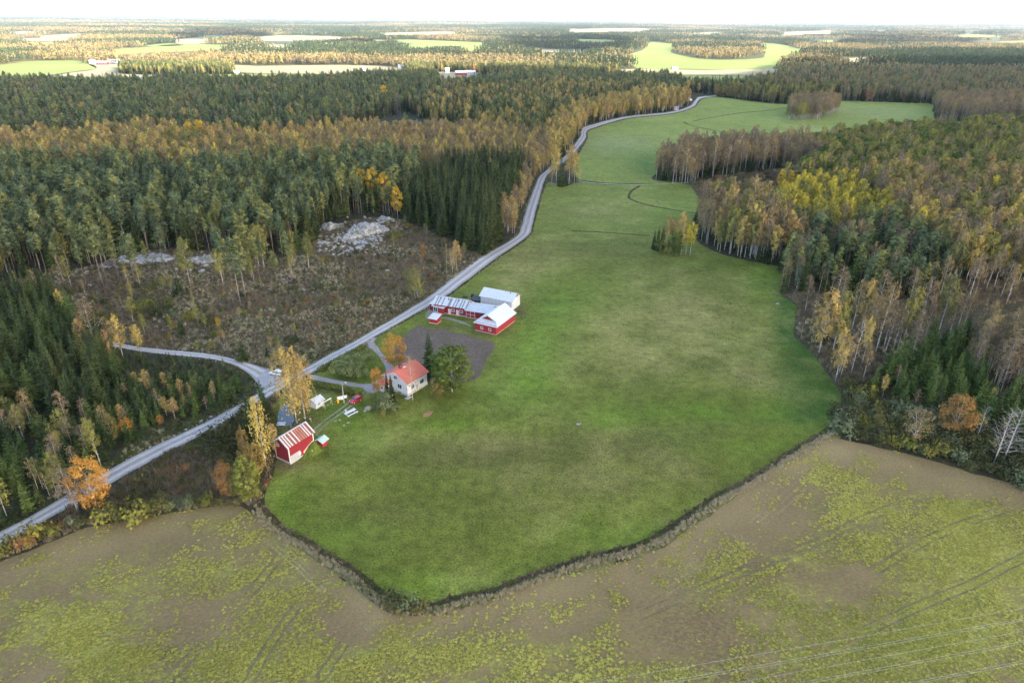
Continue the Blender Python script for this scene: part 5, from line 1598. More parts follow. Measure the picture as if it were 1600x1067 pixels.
def broad_shape(seed, H=12.0, R=4.0, base=0.18, n=1300, clumps=30, leaf=0.42, trunk=True, top=1.0):
    t = TM(seed); r = t.r
    if trunk:
        t.b.tube([(0, 0, -0.2), (0.05, 0, H * 0.3), (0.1, 0.05, H * 0.75)], [0.018 * H, 0.013 * H, 0.02], 7)
    zc, hz = H * (1 + base) / 2, H * (1 - base) / 2
    for i in range(clumps):
        f = (i + 0.5) / clumps
        cz = 1 - 2 * f
        cz = cz * 0.95
        az = i * 2.39996 + r.uniform(-0.3, 0.3)
        rr = math.sqrt(max(0, 1 - abs(cz) ** 2.2)) * r.uniform(0.55, 0.92)
        c = np.array([math.cos(az) * rr * R, math.sin(az) * rr * R, zc + cz * hz * 0.86 * top + r.uniform(-.06, .06) * H])
        if trunk and i % 2 == 0:
            t.b.tube([(0.05, 0.02, max(0.25 * H, c[2] - 0.35 * H)), tuple(c)], [0.007 * H, 0.02], 3, cap=False)
        k = int(n / clumps)
        s_ = R * r.uniform(0.20, 0.32)
        d = r.normal(size=(k, 3)); d /= np.linalg.norm(d, axis=1)[:, None]
        C = c + d * (s_ * r.uniform(0.5, 1.12, k) ** 0.6)[:, None] * np.array([1.1, 1.1, 0.85])
        t.tris(C, leaf, r.uniform(0.15, 0.8), (1, 1, 1), d + np.array([c[0], c[1], 0]) / R * 0.5)
    return t

def bush_shape(seed, H=2.6, R=1.7, n=260, clumps=10, leaf=0.34):
    t = TM(seed); r = t.r
    for i in range(5):
        az = i * 1.3; t.b.tube([(0, 0, -0.1), (math.cos(az) * R * 0.5, math.sin(az) * R * 0.5, H * 0.75)], [0.04, 0.012], 3, cap=False)
    for i in range(clumps):
        az = i * 2.4 + r.uniform(-.4, .4); rr = R * math.sqrt(r.uniform(0.02, 0.9)) * 0.85
        c = np.array([math.cos(az) * rr, math.sin(az) * rr, H * r.uniform(0.25, 0.85) * (1 - 0.35 * rr / R)])
        k = n // clumps
        C = c + r.normal(size=(k, 3)) * np.array([0.24, 0.24, 0.28]) * R
        C[:, 2] = np.abs(C[:, 2])
        t.tris(C, leaf, r.uniform(0.1, 0.85), (0.9, 0.9, 1.15), C - c + np.array([c[0], c[1], 0]) * 0.4)
    return t

def bare_shape(seed, H=15.0, R=3.0, limbs=46):
    t = TM(seed); r = t.r
    t.b.tube([(0, 0, -0.2), (0.1, 0, H * 0.5), (0.3, 0.1, H * 0.98)], [0.0095 * H, 0.006 * H, 0.015], 6)
    for i in range(limbs):
        f = (i + 0.5) / limbs
        z = H * (0.22 + 0.74 * f); az = i * 2.4 + r.uniform(-.4, .4)
        L = R * math.sin(math.pi * (0.2 + 0.72 * f)) ** 0.8 * r.uniform(0.7, 1.15)
        up = r.uniform(0.35, 0.75)
        p0 = np.array([0.1 + 0.2 * f, 0, z]); p1 = p0 + np.array([math.cos(az) * L, math.sin(az) * L, L * up])
        pm = (p0 + p1) / 2 - np.array([0, 0, 0.07 * L])
        t.b.tube([p0, pm, p1], [0.032, 0.02, 0.008], 3, cap=False)
        for k in range(7):
            q = r.uniform(0.3, 0.95); b0 = p0 + (p1 - p0) * q
            dv = np.array([math.cos(az + r.uniform(-1.2, 1.2)), math.sin(az + r.uniform(-1.2, 1.2)), r.uniform(0.2, 0.9)]) * r.uniform(0.4, 1.0)
            b1 = b0 + dv; w = np.array([0.018, 0.018, 0.0])
            t.strip(np.array([[b0 - w, b0 + w, b1]]), 0, np.array([r.uniform(0.3, 0.8)]))
    return t

def tuft_shape(seed, H=1.0, R=0.5, n=34, leaf=0.12):
    t = TM(seed); r = t.r
    P, tn = [], []
    for i in range(n):
        az = r.uniform(0, 6.28); rr = R * math.sqrt(r.random())
        b = np.array([math.cos(az) * rr, math.sin(az) * rr, -0.05])
        tip = b + np.array([r.normal() * 0.22, r.normal() * 0.22, H * r.uniform(0.6, 1.1)])
        s_ = np.array([math.cos(az + 1.5), math.sin(az + 1.5), 0]) * leaf
        P.append((b - s_, b + s_, tip)); tn.append(r.uniform(0.1, 0.9))
    t.strip(np.array(P), 0, np.array(tn))
    return t

def tree_meshes(t, leaf, bark, nm):
    """crown mesh, trunk mesh, and one joined mesh for the massed wood"""
    V, F, T = t.leaf_arrays()
    crown = fast_mesh(nm + '_crown', V, F, leaf)
    def tone(me, arr):
        a = me.attributes.new('tone', 'FLOAT', 'POINT'); a.data.foreach_set('value', np.asarray(arr, np.float32))
    tone(crown, T)
    trunk = None
    if t.b.v:
        trunk = bpy.data.meshes.new(nm + '_trunk'); trunk.from_pydata(t.b.v, [], t.b.f); trunk.materials.append(bark)
        trunk.polygons.foreach_set('use_smooth', [True] * len(trunk.polygons))
        bv, bf = t.b.v, [f for f in t.b.f]
    else:
        bv, bf = [], []
    joined = bpy.data.meshes.new(nm)
    joined.from_pydata([tuple(p) for p in V] + list(bv), [], [tuple(f) for f in F] + [tuple(i + len(V) for i in f) for f in bf])
    joined.materials.append(leaf); joined.materials.append(bark)
    joined.polygons.foreach_set('material_index', [0] * len(F) + [1] * len(bf))
    tone(joined, np.concatenate([T, np.full(len(bv), 0.5)]))
    joined.update()
    return crown, trunk, joined

SHAPES = {}
def register(kind_, name, word, mats, bark, shapes, H):
    SHAPES[kind_] = dict(name=name, word=word, H=H, vars=[tree_meshes(s, LM[mats], BM[bark], f'{kind_}_{i}') for i, s in enumerate(shapes)])
for kk in ('birch_gold', 'birch_brown', 'birch_olive', 'birch_yellow'):
    thin = kk == 'birch_brown'
    s0 = {'birch_gold': 10, 'birch_brown': 20, 'birch_olive': 30, 'birch_yellow': 40}[kk]
    register(kk, 'birch_tree', 'birch', kk, 'birch', [birch_shape(s0 + i, 16, [2.0, 2.3, 1.8, 2.2][i], [0.40, 0.34, 0.48, 0.42][i] + (0.05 if thin else 0), 620 if thin else 950, 20, 0.36 if thin else 0.44) for i in range(4)], 16.0)
register('birch_open', 'birch_tree', 'birch', 'birch_gold', 'birch', [birch_shape(50 + i, 18, 3.0, 0.24, 1250, 30, 0.40, 1.6, 0.9) for i in range(3)], 18.0)
register('birch_twin', 'birch_tree', 'birch', 'birch_brown', 'birch', [birch_shape(60 + i, 13, 2.4, 0.30, 800, 26, 0.32, 1.0, 0.8, stems=2) for i in range(2)], 13.0)
register('birch_clump', 'birch_tree', 'birch', 'birch_olive', 'birch', [birch_shape(64 + i, 12, 2.6, 0.22, 1500, 30, 0.40, 1.2, 0.8, stems=3) for i in range(2)], 12.0)
register('birch_sparse', 'birch_tree', 'birch', 'birch_gold', 'birch', [birch_shape(68 + i, 15, 2.3, 0.30, 300, 24, 0.30, 1.0, 0.4) for i in range(2)], 15.0)
register('spruce', 'spruce_tree', 'spruce', 'spruce', 'spruce', [spruce_shape(70 + i, 16, [2.5, 3.0, 2.2, 2.7][i], 24, 8) for i in range(4)], 16.0)
register('spruce_light', 'spruce_tree', 'spruce', 'spruce_light', 'spruce', [spruce_shape(76 + i, 14, [2.7, 3.1, 2.5][i], 20, 8, 0.03, 0.05) for i in range(3)], 14.0)
register('spruce_column', 'spruce_tree', 'spruce', 'spruce', 'spruce', [spruce_shape(79, 11, 1.7, 26, 10, 0.02)], 11.0)
register('young', 'young_spruce', 'young spruce', 'spruce_light', 'spruce', [spruce_shape(80 + i, 6.5, [1.5, 1.8, 1.35][i], 12, 7, 0.03) for i in range(3)], 6.5)
register('young_dark', 'young_spruce', 'young spruce', 'spruce', 'spruce', [spruce_shape(84 + i, 6.5, [1.55, 1.8, 1.4][i], 12, 7, 0.03) for i in range(3)], 6.5)
register('pine', 'pine_tree', 'pine', 'pine', 'pine', [pine_shape(90 + i, 18, [1.9, 2.3, 1.7, 2.1][i], [0.52, 0.46, 0.60, 0.55][i]) for i in range(4)], 18.0)
register('aspen', 'aspen_tree', 'aspen', 'aspen', 'grey', [broad_shape(100 + i, 15, 3.3, 0.22, 1900, 36, 0.46) for i in range(3)], 15.0)
for i, kk in enumerate(('broad_green', 'broad_olive', 'broad_rust', 'maple_orange')):
    register(kk, 'broadleaf_tree', 'broadleaf tree', kk, 'grey', [broad_shape(110 + 3 * i + j, 12, 3.7 + 0.4 * j, 0.10, (2700, 2700, 2900, 2900)[i], (44, 44, 34, 32)[i], (0.46, 0.46, 0.34, 0.31)[i]) for j in range(2)], 12.0)
register('apple', 'apple_tree', 'apple tree', 'apple', 'grey', [broad_shape(130 + j, 4.6, 2.5, 0.08, 1300, 28, 0.30) for j in range(3)], 4.6)
for i, kk in enumerate(('willow', 'bush_yellow', 'bush_red', 'bush_dark')):
    register(kk, 'bush', 'bush', kk, 'grey', [bush_shape(140 + 3 * i + j) for j in range(3)], 2.6)
register('bare_white', 'bare_tree', 'bare tree', 'twig_white', 'white', [bare_shape(160 + j) for j in range(2)], 15.0)

def plant(kind_, x, y, H, label, group=None, rz=None, var=None, wide=1.0, z=None):
    """one tree or bush as a thing of its own"""
    S = SHAPES[kind_]
    v = S['vars'][(var if var is not None else int(rng.integers(1 << 20))) % len(S['vars'])]
    z = float(terrain(x, y)) if z is None else z
    t = thing(S['name'], label, 'bush' if S['name'] == 'bush' else 'tree', (x, y, z), float(rng.uniform(0, 6.28)) if rz is None else rz, group)
    s = H / S['H']
    t.scale = (s * wide, s * wide, s)
    if v[1] is not None:
        link('stem' if S['name'] == 'bush' else 'trunk', v[1], t)
    link('foliage' if S['name'] == 'bush' else 'crown', v[0], t)
    return t

def height_for(b, t):
    """height of an upright tree whose foot and top the photograph shows at the pixels b and t"""
    P = at(*b)
    d = ray(*t)
    k = (P.y) / d[1]
    return max(1.0, float(CAM_H + d[2] * k))

PLANTED = []
def plant_px(kind_, base, top, label, group=None, wide=1.0, var=None, maxh=26.0):
    P = at(*base)
    PLANTED.append((P.x, P.y))
    return plant(kind_, P.x, P.y, min(maxh, height_for(base, top)), label, group, var=var, wide=wide)

# ------------------------------------------------------------------ trees that the photograph tells apart
T = plant_px
T('maple_orange', (152, 797), (151, 713), 'bright orange tree on the roadside above the crop field', wide=0.92)
T('birch_twin', (123, 797), (112, 722), 'half bare reddish birch with a double white stem beside the orange tree', wide=1.15)
T('birch_olive', (158, 728), (145, 659), 'light green birch with a pale stem standing above the orange tree')
T('broad_olive', (178, 690), (176, 650), 'tall dull orange tree beside the young spruces on the roadside', wide=0.8)
T('maple_orange', (201, 682), (198, 652), 'small round orange tree on the verge of the gravel road', wide=0.8)
T('maple_orange', (252, 664), (252, 648), 'smallest orange tree on the grass verge under the spruces')
T('birch_olive', (90, 774), (79, 731), 'short yellow green birch at the road in the lower corner plantation')
T('birch_sparse', (78, 776), (70, 738), 'thin yellow birch leaning beside the short green birch', wide=0.8)
for k_, b, t_, lb in (('birch_twin', (155.5, 555), (141, 473), 'tall half bare birch leaning over the side road'), ('birch_gold', (139, 562), (129, 498), 'golden birch rising from the spruces beside the leaning birch'),
                      ('birch_gold', (175, 568), (163, 516), 'narrow golden birch on the near side of the side road'), ('birch_gold', (193, 560), (179, 491), 'tallest golden birch in front of the side road'),
                      ('birch_gold', (222, 557), (216, 507), 'yellow birch by the side road, last of the golden birches'), ('birch_gold', (98, 493), (91, 452), 'orange brown birch behind the spruces at the edge of the clearing'),
                      ('birch_sparse', (88, 608), (80, 561), 'thin bare-topped birch standing among the dark spruces'), ('birch_sparse', (8, 622), (2, 586), 'reddish thin birch at the edge of the spruce plantation')):
    T(k_, b, t_, lb)
T('young_dark', (380, 563), (380, 531), 'lone dark spruce beside the side road on the brown clearing', wide=1.3)
T('birch_open', (464, 661), (465, 543), 'tallest golden birch with a white stem at the pond', wide=1.05, var=0)
T('birch_open', (477, 655), (478, 553), 'golden birch between the pond and the white playhouse', wide=0.95, var=1)
T('birch_open', (474, 640), (452, 556), 'golden birch at the back of the group by the pond', wide=0.9, var=2)
T('birch_gold', (459, 642), (446, 590), 'rusty brown small birch leaning over the pond', wide=1.2)
T('birch_open', (417, 733), (413, 619), 'slender yellow birch beside the gable of the red storage barn', wide=0.62, var=1)
T('birch_gold', (433, 716), (428, 662), 'lower birch touching the corner of the red storage barn', wide=0.9)
T('spruce_light', (412, 640), (408, 591), 'light green spruce at the road junction by the pond', wide=0.9)
T('spruce', (397, 690), (391, 607), 'large dark spruce between the gravel road and the yellow birch', wide=1.3)
T('spruce', (420, 650), (424, 622), 'dark low spruce on the bank of the pond', wide=1.5)
T('broad_rust', (384, 715), (384, 668), 'tree with an orange red top beside the dark spruce', wide=0.55)
T('broad_olive', (398, 745), (398, 690), 'olive and yellow tree in front of the dark spruce', wide=0.9)
T('broad_rust', (358, 778), (356, 722), 'brown rusty tree at the corner of the crop field', wide=0.75)
T('broad_olive', (374, 780), (376, 730), 'olive tree squeezed beside the grey green willow', wide=0.7)
T('broad_green', (393, 787), (391, 715), 'grey green willow tree with thin pale stems at the field corner', wide=0.72)
# round the house
T('maple_orange', (618, 577), (612, 520), 'orange tree by the driveway behind the white house', wide=0.95)
T('birch_brown', (626, 574), (629, 543), 'brown thinning tree beside the orange tree by the driveway', wide=1.5)
T('spruce', (672, 590), (668, 515), 'tall dark spruce behind the house beside the ploughed plot', wide=1.25)
T('broad_green', (706, 612), (703, 541), 'large green leafy tree east of the white house', wide=1.28)
T('broad_green', (690, 608), (686, 555), 'green tree filling the gap between the spruce and the large tree', wide=0.8)
T('broad_olive', (684, 622), (685, 588), 'small brownish fruit tree with a white painted stem by the lawn', wide=0.95)
T('maple_orange', (590, 615), (588, 573), 'orange yellow young tree in front of the house porch', wide=0.62)
T('spruce_column', (613, 632), (612, 585), 'dark columnar spruce against the house wall, the taller one', wide=1.0)
T('spruce_column', (606, 624), (606, 580), 'dark columnar spruce against the house wall, the slimmer one', wide=0.75)
T('willow', (602, 641), (600, 607), 'pale green loose bush in front of the columnar spruces', wide=0.75)
T('bush_yellow', (594, 652), (594, 640), 'low yellow green bush on the lawn below the house', wide=1.0)
T('birch_sparse', (645, 625), (641, 555), 'slender nearly leafless birch in front of the white house', wide=0.85)
for i, (b, t_, lb) in enumerate((((530, 585), (528, 563), 'apple tree at the western end of the orchard'), ((548, 589), (548, 566), 'apple tree nearest the yard path in the orchard'), ((563, 590), (563, 567), 'round apple tree beside the yard at the orchard corner'),
                                 ((543, 574), (544, 554), 'apple tree in the middle of the orchard'), ((560, 572), (560, 550), 'apple tree near the driveway in the orchard'), ((575, 562), (575, 545), 'apple tree by the bend of the driveway'))):
    T('apple', b, t_, lb, 'apple trees in the orchard', wide=1.1)
# the clearing west of the road
T('birch_clump', (651, 467), (651, 420), 'olive birch clump with several white stems beside the gravel road', wide=1.05)
T('birch_gold', (714, 425), (713, 376), 'single golden birch at the roadside edge of the clearing')
T('birch_sparse', (698, 422), (702, 381), 'bare thin birch stem beside the single golden birch', wide=0.5)
T('birch_twin', (706, 429), (707, 385), 'brownish thin birch touching the single golden birch', wide=0.7)
T('broad_rust', (661, 408), (660, 378), 'small reddish tree at the foot of the spruce wood', wide=0.5)
T('birch_olive', (483, 421), (479, 364), 'brown olive birch below the western end of the outcrop', wide=1.15)
T('aspen', (343, 515), (343, 495), 'small bright yellow tree alone in the clearing', wide=0.8)
T('bush_red', (270, 507), (270, 500), 'small orange red bush in the clearing')
T('bush_yellow', (420, 523), (420, 514), 'small orange yellow bush in the lower clearing')
for i, (b, t_, k_, lb) in enumerate((((25, 429), (14, 356), 'pine', 'pine at the western end of the clearing edge'), ((46, 413), (36, 352), 'pine', 'narrow pine beside the westernmost pine'), ((145, 424), (134, 351), 'pine', 'broad topped pine in front of the wood west of the flat rocks'),
                                     ((170, 424), (164, 368), 'pine', 'small crowned pine at the western tip of the flat rocks'), ((212, 446), (204, 362), 'pine', 'taller of two pines growing on the flat rocks'), ((220, 452), (218, 366), 'pine', 'shorter of two pines growing on the flat rocks'),
                                     ((298, 449), (294, 370), 'birch_olive', 'pale green birch alone below the flat rocks'), ((349, 428), (338, 348), 'pine', 'bushy pine at the eastern end of the flat rocks'), ((376, 478), (366, 358), 'pine', 'tallest orange stemmed pine standing alone in the clearing'),
                                     ((384, 467), (375, 368), 'pine', 'second orange stemmed pine close to the tallest one'), ((405, 418), (399, 360), 'birch_olive', 'green birch at the edge of the wood above the clearing'), ((413, 418), (411, 368), 'birch_olive', 'smaller green birch with a white stem above the clearing'),
                                     ((205, 458), (200, 420), 'birch_sparse', 'dead looking thin stem below the flat rocks'), ((62, 470), (56, 420), 'birch_sparse', 'thin leafless stem on the western clearing'), ((100, 442), (93, 398), 'birch_sparse', 'thin yellow topped stem near the western wood'))):
    T(k_, b, t_, lb, maxh=27)
# the lone grove in the meadow
for b, t_, k_, lb, wd in (((1021, 390), (1021, 358), 'spruce', 'darkest spruce at the western end of the meadow grove', .8), ((1027, 391), (1027, 354), 'spruce', 'second spruce of the meadow grove', .8), ((1034, 389), (1034, 352), 'spruce', 'third spruce of the meadow grove', .8),
                          ((1044, 397), (1044, 360), 'bush_yellow', 'green yellow leafy clump at the front of the meadow grove', .5), ((1056, 400), (1055, 360), 'broad_green', 'yellow green tree in the middle of the meadow grove', .55), ((1064, 399), (1062, 332), 'birch_gold', 'tall pale birch top over the meadow grove', .7),
                          ((1078, 400), (1080, 348), 'birch_yellow', 'yellow birch at the eastern end of the meadow grove', .95), ((1071, 399), (1072, 352), 'birch_yellow', 'second yellow birch at the eastern end of the meadow grove', .8), ((1042, 384), (1042, 338), 'birch_gold', 'pinkish gold birch behind the spruces of the meadow grove', .8),
                          ((1052, 384), (1051, 342), 'birch_gold', 'second gold birch at the back of the meadow grove', .8)):
    T(k_, b, t_, lb, 'trees of the lone grove in the meadow', wide=wd * 1.35)
# right bank: birches in front of the eastern wood
EB = [((1279, 553), (1296, 450), 'birch_gold', 1.2), ((1305, 596), (1314, 512), 'birch_gold', .9), ((1312, 587), (1318, 520), 'birch_twin', .8), ((1329, 586), (1337, 495), 'birch_sparse', .9), ((1347, 568), (1351, 495), 'birch_gold', .75), ((1301, 548), (1306, 455), 'birch_olive', .9), ((1310, 545), (1316, 478), 'birch_olive', .9),
      ((1368, 551), (1380, 442), 'birch_brown', .9), ((1381, 542), (1387, 474), 'birch_brown', .9), ((1394, 551), (1404, 474), 'birch_brown', .8), ((1402, 547), (1411, 470), 'birch_olive', .8), ((1412, 532), (1419, 448), 'birch_olive', 1.0), ((1362, 527), (1368, 460), 'birch_brown', .8), ((1251, 529), (1251, 494), 'birch_brown', .9),
      ((1431, 528), (1447, 433), 'birch_brown', .9), ((1444, 533), (1451, 462), 'birch_brown', .8), ((1483, 524), (1493, 458), 'birch_brown', .9), ((1463, 530), (1472, 430), 'birch_olive', 1.0), ((1412, 531), (1422, 451), 'birch_brown', .8), ((1497, 510), (1508, 458), 'birch_brown', .9), ((1505, 512), (1517, 452), 'birch_brown', .9), ((1345, 520), (1352, 436), 'birch_gold', .9)]
EL = ['broad golden birch at the meadow edge, first of the eastern birches', 'short golden birch with white stem nearest the eastern meadow edge', 'bare double stem touching the short golden birch', 'crooked bare birch beside the short golden birch', 'slim orange topped birch in the eastern birch row', 'tall olive birch behind the broad golden birch', 'yellowish birch next to the tall olive one',
      'bare topped tall birch in front of the dark pines', 'thin brown birch in front of the dark pines', 'thin birch of a close pair in the eastern wood', 'olive birch of a close pair in the eastern wood', 'olive crowned tall birch at the eastern scrub', 'small brown birch under the dark pines', 'small bare birch at the meadow edge below the dark pines',
      'tall grey brown birch at the scrubby gap', 'smaller grey brown birch at the scrubby gap', 'leaning bare birch beyond the scrubby gap', 'tall olive birch beyond the scrubby gap', 'grey birch beside the olive crowned birch', 'leaning birch at the open marsh', 'second leaning birch at the open marsh', 'golden topped birch against the dark pines']
for (b, t_, k_, wd), lb in zip(EB, EL):
    T(k_, b, t_, lb, 'birches in front of the eastern wood', wide=wd)
T('broad_rust', (1488, 682), (1490, 616), 'round rust red tree at the foot of the eastern spruces', wide=1.0)
T('birch_twin', (1425, 697), (1433, 634), 'thick stemmed half bare tree with yellowish sides above the crop field', wide=1.15)
T('broad_olive', (1370, 670), (1370, 647), 'small yellow orange tree in the thicket above the crop field', wide=1.0)
T('bare_white', (1524, 690), (1533, 633), 'smallest of the bare whitish trees above the crop field', wide=0.9)
T('bare_white', (1551, 728), (1566, 640), 'bare whitish tree standing in front of the eastern thicket', wide=1.1)
T('bare_white', (1565, 726), (1583, 636), 'largest bare whitish tree above the crop field', wide=1.15)
T('bare_white', (1598, 727), (1612, 648), 'bare whitish tree at the end of the thicket', wide=1.0)
for b, t_, k_, lb in (((1398, 608), (1397, 570), 'birch_brown', 'thin bare birch above the willow thicket'), ((1408, 606), (1410, 580), 'birch_brown', 'shorter bare birch above the willow thicket'), ((1378, 622), (1379, 585), 'birch_gold', 'orange brown sapling birch above the willow thicket'),
                      ((1361, 622), (1363, 601), 'birch_yellow', 'small pale yellow birch above the willow thicket'), ((1428, 638), (1429, 608), 'birch_brown', 'lone brown birch beside the dark hollow'), ((1543, 640), (1550, 606), 'birch_gold', 'yellow brown birch beside the rust red tree')):
    T(k_, b, t_, lb)
T('aspen', (1217, 306), (1216, 264), 'bright yellow tree of a pair by the eastern scrub', wide=0.7)
T('aspen', (1231, 306), (1231, 266), 'second bright yellow tree of the pair by the eastern scrub', wide=0.7)
for i, (b, t_, lb) in enumerate((((300, 232), (300, 190), 'orange yellow tree in the birch belt, the western one'), ((318, 234), (318, 186), 'tallest orange yellow tree in the birch belt'), ((334, 236), (334, 196), 'orange yellow tree in the birch belt, the eastern one'),
                                 ((566, 322), (566, 262), 'yellow tree at the western side of the yellow group in the spruces'), ((585, 330), (586, 264), 'tallest yellow tree beside the dark spruces'), ((603, 334), (604, 272), 'yellow tree pressed against the dark spruces'), ((622, 348), (622, 296), 'yellow tree standing lower beside the dark spruces'), ((602, 168), (599, 130), 'lone orange yellow tree above the far dark wood'))):
    T('aspen', b, t_, lb, wide=0.8)
for i, (b, t_, k_, lb) in enumerate((((869, 290), (866, 215), 'birch_gold', 'tall birch in the roadside group where the road bends'), ((889, 288), (884, 226), 'birch_gold', 'broad golden birch of the roadside group'), ((897, 288), (894, 238), 'birch_gold', 'golden birch beside the field path'), ((876, 292), (874, 240), 'spruce', 'dark spruce in the roadside group'), ((884, 290), (882, 262), 'spruce', 'low dark spruce in the roadside group'),
                                     ((897, 285), (897, 264), 'spruce', 'short dark spruce at the field path'), ((906, 283), (906, 258), 'birch_sparse', 'thin white stemmed birch at the start of the field path'), ((862, 288), (861, 250), 'birch_gold', 'birch nearest the gravel road in the roadside group'))):
    T(k_, b, t_, lb, 'roadside group where the road bends')
for b, lb, k_, s in (((54, 842), 'yellow green round bush on the bank below the road', 'bush_yellow', 4.6), ((35, 853), 'rusty red bush beside the yellow green bush', 'bush_red', 3.2), ((46, 850), 'low rusty bush at the edge of the crop field', 'bush_red', 2.4), ((167, 812), 'green bush under the orange tree', 'bush_yellow', 4.6), ((215, 812), 'olive green bush on the edge of the crop field', 'bush_yellow', 5.4),
                     ((188, 812), 'brown olive bush beside the green bush under the orange tree', 'bush_dark', 3.6), ((250, 800), 'long low bush above the crop field edge', 'bush_dark', 4.2)):
    P = at(*b); PLANTED.append((P.x, P.y)); plant(k_, P.x, P.y, s, lb)
for b, lb, s in (((615, 945), 'dark green bush in the bend of the ditch', 3.6), ((636, 950), 'second dark green bush in the bend of the ditch', 3.2), ((653, 952), 'dark green bush at the end of the ditch bend', 2.8)):
    P = at(*b); plant('willow' if 'second' in lb else 'bush_dark', P.x, P.y, s, lb, 'bushes in the bend of the ditch', wide=1.1)

